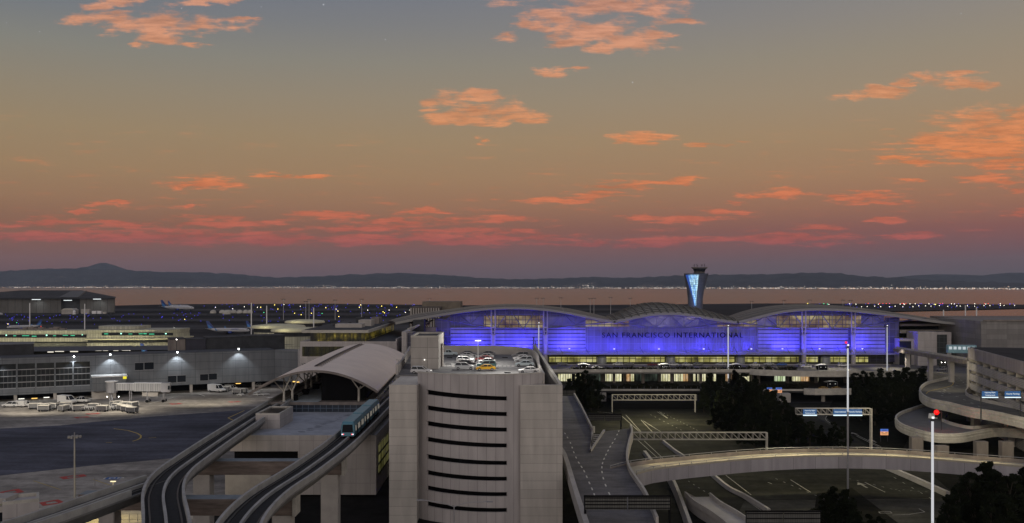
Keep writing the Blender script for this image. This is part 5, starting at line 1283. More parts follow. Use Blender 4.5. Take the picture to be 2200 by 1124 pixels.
MB().box(-62.2, -52.4, 246, 350, 16.3, 16.36).build('platform_paving', m_bluedeck, ST)
MB().box(-66, -38.5, 245.0, 245.4, 13.9, 16.6).build('end_wall', PM('station glazing', (0.03, 0.04, 0.055), 1.6, 5, 0.07, 3.5, rough=0.2), ST)
MB().box(-66.2, -38.3, 244.9, 245.45, 15.9, 16.62).build('end_beam', m_conc_d, ST)
MB().box(-66, -38.5, 244.9, 245.5, 13.7, 13.89).build('end_sill', m_conc_d, ST)
MB().extrude([(-52.2, 251, 16.3), (-40.4, 251, 16.3), (-40.4, 251, 21.4), (-46, 251, 23.3), (-52.2, 251, 23.9)], (-2.5, 94, 0)).build('hall', m_black, ST)
mb = MB(); mb.extrude([(-38.2, 245, 13.9), (-38.2, 245, 16.6), (-36.4, 320, 17.2), (-36.4, 320, 13.9)], (0.3, 0, 0)); mb.build('side_wall', m_glassd, ST)
for (px, Yc_) in ((610, 248.5), (628, 249.5), (657, 270), (669, 284), (681, 300)):
    x = X(px, Yc_); mb = MB(); mb.tube((x, Yc_, 16.3), (x, Yc_, 19), 0.34, 0.3, 8)
    for ex, ey, in ((-3.4, 3), (-1.2, 6), (1.6, 3), (2.6, -1.5)):
        tx_ = x + ex; u = min(0.98, max(0.03, (tx_ + 70.3) / 34.4)); vv = min(1, max(0.0, (Yc_ + ey - 245) / 111)); e_ = sail(u, vv)
        mb.tube((x, Yc_, 19), e_ - Vector((0, 0, 0.3)), 0.2, 0.13, 6)
    mb.build('branching_column', m_conc_l, ST)
for (px, Yc_) in ((771, 249.5), (781, 262), (793, 280)):
    x = X(px, Yc_); mb = MB(); mb.tube((x, Yc_, 16.3), (x, Yc_, 19.6), 0.34, 0.3, 8)
    for ex, ey in ((-3, 1), (2.6, 2), (1.2, 6)):
        u = min(0.97, max(0.03, (x + ex + 70.3) / 34.4)); e_ = sail(u, min(1, max(0, (Yc_ + ey - 245) / 111))); mb.tube((x, Yc_, 19.6), e_ - Vector((0, 0, 0.3)), 0.18, 0.12, 6)
    mb.build('branching_column', m_conc_l, ST)
for i in range(6):
    y = 250 + i * 14; MB().box(-60.5, -58.8, y, y + 2.0, 16.4, 17.8).build('bench_box', m_black, ST)
MB().box(-60, -44, 252, 340, 0, 13.88).build('pier_base', m_conc_d, ST)

# ================================================================ guideways
m_gd = M('guideway floor', (0.018, 0.018, 0.019), 0.9, var=0.3, scale=1.0)
m_gp = M('guideway concrete', (0.34, 0.335, 0.325), 0.85, var=0.22, scale=0.35)
m_gs = M('guideway girder', (0.2, 0.195, 0.19), 0.85, var=0.25, scale=0.3, stretch=(1, 1, 3))
def guideway(label, path, loc, w=3.05, n=5, trim=0):
    P = smooth_path(path, n)
    o = thing('train_guideway', label, 'guideway', loc)
    MB().sweep(P, [(-w, -0.05), (w, -0.05), (w, -0.32), (w * 0.62, -1.75), (-w * 0.62, -1.75), (-w, -0.32)]).build('girder', m_gs, o)
    MB().sweep(P, [(-w + 0.3, 0.0), (w - 0.3, 0.0), (w - 0.3, -0.04), (-w + 0.3, -0.04)]).build('track_bed', m_gd, o)
    for a, b_, h_ in ((-w, -w + 0.42, 0.95), (w - 0.42, w, 0.95)):
        MB().sweep(P[trim:] if trim and b_ < 0 else (P[1:] if trim else P), [(a, -0.04), (b_, -0.04), (b_, h_), (a, h_)]).build('parapet', m_gp, o)
    MB().sweep(P[max(0, trim - 3):], [(-0.2, 0.0), (0.2, 0.0), (0.2, 0.5), (-0.2, 0.5)]).build('walkway', m_gp, o)
    for a in (-w + 0.42 + 0.62, w - 0.42 - 0.62):
        MB().sweep(P, [(a - 0.12, 0.01), (a + 0.12, 0.01), (a + 0.12, 0.16), (a - 0.12, 0.16)]).build('running_rail', M('rail steel', (0.06, 0.055, 0.05), 0.5, 0.5, var=0.2), o)
    return o
ZG = 16.0
guideway('left train guideway running under the canopy edge and bending toward the camera', [(-66.5, 356, ZG), (-64.2, 300, ZG), (-62.6, 246, ZG), (-60.2, 198, ZG), (-58.2, 169, ZG), (-56.6, 153, ZG), (-53.2, 140, ZG), (-47.2, 125, ZG), (-42, 112, ZG), (-38, 102, ZG)], (-60, 200, 0))
guideway('guideway branch leaving the bend toward the lower left corner', [(-57.6, 151.5, ZG - 0.14), (-60.2, 140, ZG - 0.14), (-62.8, 128, ZG - 0.14), (-66, 117, ZG - 0.14), (-72, 104, ZG - 0.14)], (-62, 130, 0), w=2.4, trim=5)
guideway('right train guideway carrying the blue train beside the car park', [(-38.5, 340, ZG), (-35.6, 290, ZG), (-34.4, 250, ZG), (-34.0, 189, ZG), (-35.2, 158, ZG), (-36.8, 138, ZG), (-36.0, 122, ZG), (-33, 108, ZG), (-31, 100, ZG)], (-35, 190, 0))
m_beam = M('stained beam', (0.17, 0.135, 0.115), 0.9, var=0.45, scale=0.7, stretch=(0.35, 1, 3))
def bent(label, x0, x1, y, cols, zt=14.2, th=3.0, dep=2.6):
    o = thing('guideway_bent', label, 'support beam', ((x0 + x1) / 2, y, 0))
    MB().box(x0, x1, y - th / 2, y + th / 2, zt - dep, zt).build('cross_beam', m_beam, o, bevel=0.06)
    MB().box(x0 + 0.05, x1 - 0.05, y - th / 2 + 0.05, y + th / 2 - 0.05, zt + 0.004, zt + 0.03).build('beam_top', M('weathered beam top', (0.2, 0.23, 0.25), 0.8, var=0.2), o)
    MB().box(x1 + 0.005, x1 + 0.5, y - th / 2 - 0.2, y + th / 2 + 0.2, zt - dep - 0.1, zt + 0.25).build('end_block', m_conc_l, o)
    for cx_, w_ in cols: MB().box(cx_ - w_ / 2, cx_ + w_ / 2, y - th / 2 + 0.1, y + th / 2 - 0.1, -0.2, zt - dep).build('column', m_conc, o, bevel=0.12)
bent('long stained beam joining both guideways in front of the pale block', -61.5, -32.6, 177, ((-35.0, 3.3), (-59.5, 3.2)))
bent('second stained beam joining both guideways nearer the camera', -57, -34.6, 146, ((-36.4, 3.0), (-54.5, 3.0)))
bent('stained end beam sticking out left under the guideway bend', -70.5, -60.2, 150.5, ((-66, 2.6),), zt=13.9)
bent('beam under the right guideway at the bottom edge', -40.5, -33, 124, ((-36.5, 3.0),))

# blue train: three cars
m_tr = M('train blue roof', (0.12, 0.28, 0.35), 0.4, var=0.1, scale=1.5)
m_trs = M('train blue side', (0.09, 0.22, 0.29), 0.35, var=0.08)
m_trw = E('train window light', (1, 0.9, 0.75), 0.16, True)
tp = [Vector((-34.0, 189.8, ZG + 0.25)), Vector((-34.15, 202.6, ZG + 0.25)), Vector((-34.25, 215.4, ZG + 0.25)), Vector((-34.4, 228.2, ZG + 0.25))]
TR = thing('guideway_train', 'three car teal blue train with two head lamps on the right guideway', 'train', (-34, 189, ZG))
for i in range(3):
    a, b_ = tp[i], tp[i + 1]; L_ = 12.2
    yc = (a.y + b_.y) / 2; xc = (a.x + b_.x) / 2
    prof = [(-1.42, 0.35), (1.42, 0.35), (1.5, 1.2), (1.42, 2.6), (1.15, 3.25), (-1.15, 3.25), (-1.42, 2.6), (-1.5, 1.2)]
    y0, y1 = yc - L_ / 2, yc + L_ / 2
    secs = []
    for (y, k, dz_) in (((y0, 0.93, 0.0) if i == 0 else (y0, 0.97, 0)), (y0 + 0.5, 1, 0), (y1 - 0.4, 1, 0), (y1, 0.97, 0)):
        ring_ = [Vector((xc + p_[0] * k, y, a.z + (p_[1] if not (i == 0 and y == y0 and p_[1] > 3) else p_[1] - 0.35))) for p_ in prof]; ring_.append(ring_[0]); secs.append(ring_)
    mb = MB().grid(secs); mb.poly(secs[0][:-1]); mb.poly(secs[-1][:-1])
    body = mb.build('car', m_trs, TR)
    MB().box(xc - 1.1, xc + 1.1, y0 + 0.6, y1 - 0.5, a.z + 3.26, a.z + 3.36).build('car_roof', m_tr, body)
    for sg in (-1, 1):
        w_ = MB()
        for k in range(7):
            if k in (1, 4): continue
            ya = y0 + 1.0 + k * 1.52; w_.hexa([(xc + sg * 1.49, ya, a.z + 1.35), (xc + sg * 1.53, ya, a.z + 1.35), (xc + sg * 1.53, ya + 1.1, a.z + 1.35), (xc + sg * 1.49, ya + 1.1, a.z + 1.35), (xc + sg * 1.42, ya, a.z + 2.45), (xc + sg * 1.46, ya, a.z + 2.45), (xc + sg * 1.46, ya + 1.1, a.z + 2.45), (xc + sg * 1.42, ya + 1.1, a.z + 2.45)])
        w_.build('window', m_trw if sg > 0 else m_glassd, body)
        w_ = MB()
        for k in (1, 4):
            ya = y0 + 1.0 + k * 1.52; w_.box(xc + sg * 1.5 - 0.03, xc + sg * 1.5 + 0.03, ya, ya + 1.2, a.z + 0.5, a.z + 2.4)
        w_.build('door', m_glassd, body)
    MB().box(xc - 1.2, xc + 1.2, y0 + 0.8, y1 - 0.8, a.z - 0.2, a.z + 0.35).build('bogie', m_rubber, body)
    if i == 0:
        MB().hexa([(xc - 1.15, y0 - 0.04, a.z + 1.15), (xc + 1.15, y0 - 0.04, a.z + 1.15), (xc + 1.15, y0 + 0.1, a.z + 1.15), (xc - 1.15, y0 + 0.1, a.z + 1.15), (xc - 0.98, y0 - 0.04, a.z + 2.75), (xc + 0.98, y0 - 0.04, a.z + 2.75), (xc + 0.98, y0 + 0.1, a.z + 2.75), (xc - 0.98, y0 + 0.1, a.z + 2.75)]).build('windscreen', m_glassd, body)
        for sg in (-1, 1):
            MB().ball((xc + sg * 1.12, y0 - 0.06, a.z + 0.75), 0.13).build('headlight', E('train headlight', (0.95, 0.93, 1), 1.5), body)
            MB().ball((xc + sg * 0.86, y0 - 0.06, a.z + 0.75), 0.1).build('marker_light', E('train marker light', (1, 0.1, 0.12), 3), body)
    if i < 2: MB().box(xc - 0.9, xc + 0.9, y1 - 0.1, y1 + 0.7, a.z + 0.5, a.z + 2.9).build('gangway', m_rubber, body)

# ================================================================ block between the guideways
BK_ = thing('maintenance_block', 'pale panelled block with a flat grey blue roof between the two guideways', 'block', (-47, 207, 0))
xb0, xb1 = X(494, 207), X(808, 207)
m_broof = M('block roof', (0.36, 0.38, 0.42), 0.75, var=0.25, scale=0.25)
MB().box(xb0, xb1, 207, 243, 10.4, 14.0).build('upper_wall', m_block, BK_)
MB().box(xb0 + 0.02, xb1 - 0.02, 207.02, 244.6, 14.0, 14.08).build('roof', m_broof, BK_)
MB().box(X(640, 207), xb1, 207.01, 243, 0.6, 10.39).build('lower_wall', m_block, BK_)
MB().box(xb0 + 0.4, X(640, 207), 209, 243, 0, 10.38).build('recess', m_black, BK_)
MB().box(X(452, 195), X(556, 195) - 0.1, 205, 206.6, 0, 6.2).build('yard_wall', m_conc, BK_)
MB().box(X(640, 207), xb1 - 0.4, 208.5, 242, 0, 0.58).build('plinth', m_black, BK_)
mb = MB()
MB().box(xb1 + 0.01, xb1 + 0.12, 210.5, 241, 4.4, 11.4).build('side_window', WIN('block side window', [(0.06, 0.058, 0.012), (0.15, 0.14, 0.05), (0.24, 0.22, 0.09)], 0.5, 4.2, 2.3, 0.28, 0.3, 0.2, 0.7), BK_)
hb = MB().hexa([(-60.4, 216, 14.1), (-54.7, 216, 14.1), (-54.7, 229, 14.1), (-60.4, 229, 14.1), (-60.4, 216, 17.4), (-54.7, 216, 17.4), (-54.7, 229, 17.4), (-60.4, 229, 17.4)]).build('roof_housing', m_block, BK_)
mb = MB()
for p_, q in (((-60.4, 216.2), (-54.7, 216.2)), ((-60.4, 228.8), (-54.7, 228.8))): mb.bar((*p_, 17.55), (*q, 17.55), 0.4, 0.3)
for x in (-60.2, -54.9): mb.bar((x, 216.42, 17.55), (x, 228.58, 17.55), 0.4, 0.3)
mb.build('housing_rim', m_conc_l, hb); MB().box(-59.9, -55.2, 216.5, 228.5, 17.41, 17.46).build('housing_roof', m_glassd, hb)
mb = MB(); rn = random.Random(3)
for i in range(26):
    px = 628 + rn.gauss(0, 9) + (i % 2) * 6; y = 211 + i * 1.15
    x = -45.5 - 7 * ((243 - y) / 36) + rn.uniform(-0.8, 0.8) + 3.5; a_ = rn.uniform(0, 3); s_ = rn.uniform(0.15, 0.5)
    mb.poly([(x + 1.8 * s_ * math.cos(a_ + t) * (1.5 if k % 2 else 1), y + 0.9 * s_ * math.sin(a_ + t), 14.09) for k, t in enumerate([j * math.pi / 4 for j in range(8)])])
mb.build('roof_stain', M('roof stain', (0.17, 0.18, 0.2), 0.8, var=0.2), BK_, fix=False)

struct(MB().poly([(-62, 100, 0.06), (12, 100, 0.06), (12, 262, 0.06), (-66, 262, 0.06), (-62, 178, 0.06)]).build('service_yard', M('shade-painted yard asphalt', (0.018, 0.017, 0.016), 0.95, var=0.4, scale=0.2, spec=0.05), fix=False))  # ground colour near black, painting in the shade around the guideways
# ================================================================ small things at the lower left
cb_ = thing('corner_building', 'pale panelled building corner with parapet cut by the lower left frame edge', 'building', (-75, 140, 0))
q0 = aty(22, 1078, 140); q1 = aty(84, 1078, 140)
zc = Z(1078, 140); av = R(27.2); cc_ = Vector((q1.x, 140, 0)); ex_ = Vector((math.cos(av), math.sin(av), 0)); ey_ = Vector((-math.sin(av), math.cos(av), 0)); wq = 4.9; dq = 5.0
PQ = [cc_ - ex_ * wq, cc_, cc_ + ey_ * dq, cc_ + ey_ * dq - ex_ * wq]
MB().prism([(p_.x, p_.y) for p_ in PQ], 0, zc).build('tower', m_block, cb_)
mb = MB(); mid_ = sum(PQ, Vector()) / 4; IN_ = [mid_ + (p_ - mid_) * 0.84 for p_ in PQ]
for i in range(4):
    a, b_, c, d = PQ[i], PQ[(i + 1) % 4], IN_[(i + 1) % 4], IN_[i]
    mb.hexa([p_ + Vector((0, 0, zc + 0.005)) for p_ in (a, b_, c, d)] + [p_ + Vector((0, 0, zc + 0.5)) for p_ in (a, b_, c, d)])
mb.build('parapet', m_conc_l, cb_)
MB().box(q0.x - 16, PQ[0].x - 0.3, 139.2, 143, Z(1080, 139) - 0.2, Z(1072, 139)).build('roof_slab', m_conc, cb_)
MB().box(q0.x - 16, q0.x - 0.02, 138.5, 139.18, Z(1101, 138.5), Z(1090, 138.5)).build('fascia', m_conc, cb_)
MB().box(q0.x - 16, q0.x - 0.5, 139.5, 147, 0, Z(1101, 139.5)).build('glass_wall', m_glassd, cb_)
# lit yard fence below the guideway
fo = thing('yard_fence', 'low lit metal fence in the yard under the guideway branch', 'fence', (X(295, 180), 180, 0))
fp = [at(243, 1124), at(243, 1120), at(330, 1112), at(420, 1106)]
P_ = [Vector((X(a, 183), 183, 0)) for a in (244, 260, 278, 296, 318, 335)]
mb = MB()
for p_ in P_: mb.tube(p_, p_ + Vector((0, 0, 2.4)), 0.06)
mb.build('fence_post', m_conc_l, fo)
mb = MB()
for p_, q in zip(P_, P_[1:]):
    for z in (0.3, 1.2, 2.3): mb.tube(p_ + Vector((0, 0, z)), q + Vector((0, 0, z)), 0.04)
mb.build('fence_rail', m_conc_l, fo)
q = at(243, 1055, 3); o = thing('yard_lamp', 'small lit T headed lamp just left of the guideway bend', 'lamp post', (q.x, q.y, 0))
MB().tube((q.x, q.y, 0), (q.x, q.y, 5.0), 0.12).build('pole', m_conc_l, o); MB().obox((q.x, q.y, 5.0), 1.1, 0.4, 0.16).build('lamp_head', E('yard lamp head', (1, 0.85, 0.5), 1.3), o)
lamp('POINT', (X(215, 186), 186, 5), 1800, (1, 0.8, 0.3), size=0.5)
lamp('POINT', (X(290, 186), 187, 5), 260, (1, 0.8, 0.3), size=0.5)
lamp('SPOT', (X(60, 340), 340, 18), 19000, (1, 0.9, 0.72), (X(95, 352), 352, 0), 1.0, 128, 0.9)
lamp('SPOT', (X(255, 345), 345, 18), 20000, (1, 0.9, 0.72), (X(265, 352), 352, 0), 1.0, 128, 0.9)
lamp('SPOT', (X(290, 335), 335, 12), 9000, (1, 0.97, 0.9), (X(300, 376), 376, 6), 1.0, 36, 0.8)
lamp('SPOT', (X(450, 365), 365, 18), 17000, (1, 0.9, 0.7), (X(450, 375), 375, 0), 1.0, 125, 0.9)
lamp('SPOT', (X(-90, 335), 335, 16), 7000, (1, 0.9, 0.7), (X(-60, 345), 345, 0), 1.0, 100, 0.9)
# ================================================================ roads on the right
m_road = M('highway asphalt', (0.03, 0.03, 0.024), 0.95, var=0.35, scale=0.1, stretch=(1, 0.35, 1), blot=0.5, spec=0.06)
struct(MB().poly([(8, 110, 0.02), (150, 110, 0.02), (190, 250, 0.02), (180, 372, 0.02), (14, 372, 0.02)]).build('road', m_road, fix=False))
struct(MB().poly([tuple(at(*p_, 0.045)) for p_ in ((1600, 1076), (2040, 1070), (2100, 1140), (1560, 1150))]).build('service_road', M('service road', (0.06, 0.058, 0.048), 0.95, var=0.25, scale=0.15, blot=0.35, spec=0.06), fix=False))
m_soil = M('planted soil', (0.012, 0.012, 0.009), 1.0, var=0.5, scale=0.4, spec=0.03)
for pts in ([(1205, 832), (1290, 832), (1335, 884), (1282, 900), (1245, 930), (1212, 930)], [(1500, 872), (1700, 872), (1720, 905), (1800, 960), (1640, 962), (1560, 925)], [(1790, 860), (2000, 850), (1940, 965), (1870, 962), (1770, 895)], [(1990, 1010), (2260, 1000), (2260, 1200), (2010, 1200), (2060, 1070)], [(1755, 1060), (1830, 1048), (1930, 1124), (1930, 1160), (1740, 1160)]):
    P_ = [at(a, b_, 0.05) for a, b_ in pts]
    struct(MB().poly(P_).build('planting_bed', m_soil, fix=False))
mk = MB()
def zp7(x, y): return (1100 + x / 3.698, 820 + y / 3.698)
def zp8(x, y): return (1650 + x / 3.698, 820 + y / 3.698)
for pts in ([(875, 275), (1020, 405)], [(905, 265), (1030, 405)], [(1025, 305), (1120, 405)], [(1040, 310), (1185, 400)], [(1155, 240), (1235, 292)], [(1170, 238), (1236, 290)], [(680, 238), (800, 252)], [(1000, 465), (1150, 600)], [(1050, 470), (1200, 610)], [(1590, 755), (1720, 860), (1830, 920), (1990, 1030)], [(1700, 745), (1900, 900)]):
    strip_px(mk, [zp7(*p_) for p_ in pts], 0.22, 0.06)
for pts in ([(180, 780), (340, 880)], [(770, 800), (930, 878)], [(0, 800), (30, 812)], [(680, 410), (900, 520)], [(700, 430), (880, 520)], [(470, 270), (455, 290), (465, 310), (520, 345)], [(1200, 1010), (1245, 1035), (1120, 1055), (990, 1060)], [(880, 1035), (970, 1032), (985, 1045), (890, 1045), (880, 1035)], [(0, 1030), (20, 1035)]):
    strip_px(mk, [zp8(*p_) for p_ in pts], 0.22, 0.06)
for i in range(9):
    t = i / 8; strip_px(mk, [zp8(385 + 95 * t, 275 + 60 * t), zp8(455 + 50 * t, 268 + 72 * t)], 0.3, 0.06)
for (x0, y0, n_, dx_, dy_) in ((1180, 240, 12, 26, 13), (1100, 262, 10, 34, 17), (1620, 920, 6, 38, 26), (1400, 790, 6, 40, 25)):
    for i in range(n_):
        a, b_ = x0 + dx_ * i, y0 + dy_ * i; strip_px(mk, [zp7(a, b_), zp7(a + dx_ * 0.28, b_ + dy_ * 0.28)], 0.2, 0.06)
for (x0, y0, n_, dx_, dy_) in ((60, 770, 9, 62, 26), (640, 770, 7, 66, 16), (1010, 855, 5, 60, 5), (1000, 760, 5, 70, 40)):
    for i in range(n_):
        a, b_ = x0 + dx_ * i, y0 + dy_ * i; strip_px(mk, [zp8(a, b_), zp8(a + dx_ * 0.26, b_ + dy_ * 0.26)], 0.18, 0.06)
struct(mk.build('road_marking', M('worn road paint', (0.3, 0.29, 0.26), 0.9, var=0.4, scale=0.8), fix=False))
for a_, b_, r_ in ((750, 822, 0), (690, 415, 0), (830, 470, 0)):
    c = at(*zp8(a_, b_), 0.06); mb = MB(); mb.poly([c + Vector(v) for v in ((-0.25, -3, 0), (0.25, -3, 0), (0.25, 0.5, 0), (1.1, 0.3, 0), (0, 3, 0), (-1.1, 0.3, 0), (-0.25, 0.5, 0))])
    struct(mb.build('road_arrow', M('worn arrow paint', (0.22, 0.21, 0.19), 0.9, var=0.4, scale=0.8), fix=False))
# median walls at ground level
def wall_px(label, pts, h, w=0.45, z=0.0, mat=None, name='barrier_wall'):
    P_ = smooth_path([at(a, b_, z) for a, b_ in pts], 4); o = MB().sweep(P_, [(-w * 0.8, 0), (w * 0.8, 0), (w * 0.5, h), (-w * 0.5, h)]).build(name, mat or m_conc)
    return tag(o, label, 'barrier')
wall_px('straight concrete barrier across the dark road right of the lit pole', [(1905, 1008), (1970, 1036), (2037, 1067)], 1.1, 0.9)
wall_px('tall sloping wall along the sunken lane near the big sign back', [(1436, 1030), (1452, 1062), (1475, 1124), (1490, 1170)], 2.2, 0.7)
wall_px('long thin lit kerb wall curving to the lower right', [(1530, 1023), (1565, 1052), (1600, 1070), (1652, 1102)], 0.9, 0.6)
wall_px('short rounded concrete barrier end beyond the curved bridge', [(1385, 975), (1400, 995)], 0.9, 0.8)
wall_px('thin concrete barrier running beyond the truss gantry', [(1425, 952), (1450, 972), (1470, 985)], 0.9, 0.5)
P_ = smooth_path([at(a, b_, 2.0) for a, b_ in ((1470, 1068), (1492, 1088), (1530, 1112), (1575, 1150), (1600, 1190))], 4)
sr = thing('sunken_ramp', 'short walled ramp curving out toward the bottom edge', 'ramp', (P_[3].x, P_[3].y, 0))
MB().sweep(P_, [(-0.3, 1.2), (0.0, 1.2), (0.0, 0), (-5.5, 0), (-5.5, 0.9), (-5.8, 0.9), (-5.8, -2), (-0.3, -2)]).build('ramp_slab', m_conc, sr)
# forked elevated ramp beside the garage
RP = thing('elevated_ramp', 'forked elevated road with dashed lanes hugging the car park', 'elevated road', (20, 200, 0))
zr_ = 9.5
lf = [(1200, 1124), (1212, 985), (1212, 925)]
right_edge = [(1412, 1124), (1386, 1065), (1365, 1033), (1351, 1009), (1347, 982), (1353, 950), (1358, 933), (1355, 920)]
re_ = smooth_path([at(a, b_, zr_) for a, b_ in right_edge], 4)
left_edge = [at(1256, 1124, zr_), at(1234, 1055, zr_), at(1213, 985, zr_)]
xg = xr1 + 0.6
outer = [Vector((xg, 210, zr_)), Vector((xg, 318, zr_))]
br = [at(1238, 858, zr_), at(1250, 880, zr_), at(1273, 928, zr_)]
gore = [at(1268, 972, zr_)]
fork = [at(1298, 927, zr_)]
poly = [p_ for p_ in re_] + fork + gore + [br[2], br[1], br[0]] + [Vector((br[0].x, 318, zr_)), outer[1], outer[0], left_edge[2], left_edge[1], left_edge[0]]
MB().prism([(p_.x, p_.y) for p_ in poly], zr_ - 1.3, zr_).build('road_slab', m_ramp, RP)
def para(path, parent, h=1.0, w=0.45, dn=1.5, mat=None): return MB().sweep(path, [(-w / 2, -dn), (w / 2, -dn), (w / 2, h), (-w / 2, h)]).build('parapet', mat or m_conc, parent)
para(re_, RP); para(smooth_path([left_edge[0] + (left_edge[0] - left_edge[1]), left_edge[0], left_edge[1], left_edge[2], Vector((xg + 0.2, 214, zr_))], 3), RP, w=0.9)
para([Vector((br[0].x, 318, zr_)), br[0], br[1], br[2]], RP)
lip = MB().sweep([br[2], gore[0], fork[0]], [(-0.25, -1.4), (0.25, -1.4), (0.25, 0.5), (-0.25, 0.5)]).build('gore_kerb', m_conc, RP)
g_ = MB()
for i in range(9):
    t = 0.1 + 0.85 * i / 9; a, b_ = gore[0].lerp(br[2], t), gore[0].lerp(fork[0], t); g_.bar(a + Vector((0, 0, -0.15)), b_ + Vector((0, 0, -0.15)), 0.6, 0.15)
g_.build('gore_grating', m_conc, RP)
tag(MB().tube(at(1275, 930, zr_), at(1275, 930, zr_) + Vector((0, 0, 1.7)), 0.4, n=10).build('crash_barrel', m_conc_l), 'pale round barrel standing at the tip of the road fork', 'barrel')
mk = MB()
for pts in ([(1213, 930), (1225, 950), (1232, 970), (1242, 992), (1254, 1010), (1265, 1035), (1276, 1060), (1284, 1085)], [(1330, 925), (1322, 942), (1312, 958), (1303, 975), (1295, 993), (1293, 1012), (1300, 1040), (1316, 1075), (1330, 1100)]):
    P_ = smooth_path([at(a, b_, zr_ + 0.02) for a, b_ in pts], 2)
    for i in range(0, len(P_) - 1):
        d = (P_[i + 1] - P_[i]); e_ = P_[i] + d.normalized() * min(2.2, d.length * 0.5); nn = Vector((-d.y, d.x, 0)).normalized() * 0.13; mk.poly([P_[i] - nn, e_ - nn, e_ + nn, P_[i] + nn])
mk.build('lane_marking', m_line, RP, fix=False)
for x, y in ((18, 190), (20, 230), (24, 168)): MB().box(x - 1, x + 1, y - 1, y + 1, 0, zr_ - 1.3).build('column', m_conc_d, RP)
# curved bridge
BR = thing('curved_bridge', 'slender curved road bridge with railing and lit yellow deck crossing on the right', 'bridge', (70, 205, 0))
zb = 9.0
bp_ = [(1340, 1016), (1380, 1006), (1440, 998), (1500, 992), (1600, 983), (1700, 977.5), (1800, 976), (1900, 978), (2000, 984), (2100, 992), (2200, 1000), (2300, 1010)]
BP = smooth_path([at(a, b_ + 1, zb) for a, b_ in bp_], 4)
m_bdeck = M('bridge deck', (0.34, 0.31, 0.25), 0.85, var=0.12, scale=0.4)
m_bfas = PM('bridge fascia', (0.33, 0.31, 0.325), 5.6, 40, 0.05, 0.5)
MB().sweep(BP, [(-3.1, 0), (3.0, 0), (3.0, -0.5), (-3.1, -0.5)]).build('deck', m_bdeck, BR)
MB().sweep(BP, [(3.02, 0.15), (3.3, 0.15), (3.3, -2.5), (3.02, -2.5)]).build('fascia', m_bfas, BR)
MB().sweep(BP, [(3.02, 0.16), (3.3, 0.16), (3.3, 0.55), (3.02, 0.55)]).build('kerb_wall', m_bdeck, BR)
MB().sweep(BP, [(2.4, -0.52), (2.9, -0.52), (2.9, -2.4), (-3.0, -2.4), (-3.0, -0.52)]).build('soffit', m_conc_d, BR)
MB().sweep(BP, [(-3.6, -1.8), (-3.12, -1.8), (-3.12, 0.75), (-3.6, 0.75)]).build('far_parapet', m_conc_d, BR)
for off, z_ in ((3.16, 0.95), (-3.36, 1.15)):
    rl = MB()
    for i in range(len(BP) - 1):
        def sd(i):
            d = (BP[min(i + 1, len(BP) - 1)] - BP[max(0, i - 1)]); d.z = 0; d.normalize(); return Vector((d.y, -d.x, 0))
        a, b_ = BP[i] + sd(i) * off + Vector((0, 0, z_)), BP[i + 1] + sd(i + 1) * off + Vector((0, 0, z_)); rl.tube(a, b_, 0.07, n=5)
        if i % 2 == 0: rl.tube(a - Vector((0, 0, 0.6)), a, 0.07, n=5)
    rl.build('railing', m_steel, BR)
for u in (0.95,):
    p_ = BP[int(u * (len(BP) - 1))]; MB().box(p_.x - 1, p_.x + 1, p_.y - 0.8, p_.y + 0.8, 0, zb - 2.4).build('column', m_conc_d, BR)
for u in (0.22, 0.32, 0.42, 0.52, 0.62, 0.72, 0.82):
    p_ = BP[int(u * (len(BP) - 1))] + Vector((0, 0, 3.0))
    lamp('AREA', p_, 230, (1, 0.82, 0.46), p_ - Vector((0, 0, 3)), 13, sy=0.6)
# departures deck
DP = thing('departures_deck', 'upper departures roadway on columns in front of the terminal', 'elevated road', (60, 410, 0))
zd2 = 11.0
dk = [(X(1180, 396), 396), (X(1610, 396), 396), (X(1640, 392), 391), (X(1760, 386), 386), (X(1885, 388), 386), (X(1990, 395), 380), (X(2030, 380), 368), (X(2110, 340), 345), (X(2110, 430), 430), (X(1180, 430), 429.3)]
MB().prism(dk, zd2 - 1.5, zd2).build('deck', M('departures paving', (0.13, 0.125, 0.12), 0.9, var=0.2, scale=0.2), DP)
MB().bar((X(1180, 396), 395.8, zd2 + 0.25 - 0.4), (X(1612, 396), 395.8, zd2 + 0.25 - 0.4), 0.4, 1.3).build('parapet', m_conc_l, DP)
P_ = smooth_path([(X(1612, 396), 395.8, zd2 - 0.3), (X(1645, 392), 390.8, zd2 - 0.3), (X(1760, 386), 385.8, zd2 - 0.3), (X(1885, 388), 385.8, zd2 - 0.3), (X(1990, 395), 379.8, zd2 - 0.3)], 4)
MB().sweep(P_, [(0, -1.4), (0.5, -1.4), (0.5, 1.1), (0, 1.1)]).build('parapet', m_conc_l, DP)
for px in range(1195, 2000, 62): MB().box(X(px, 405) - 0.6, X(px, 405) + 0.6, 404, 405.2, 0, zd2 - 1.5).build('column', m_conc_d, DP)
MB().bar((X(1200, 427), 424.4, zd2 + 0.1), (X(1905, 427), 424.4, zd2 + 0.1), 4.5, 0.2).build('kerb', m_conc, DP)
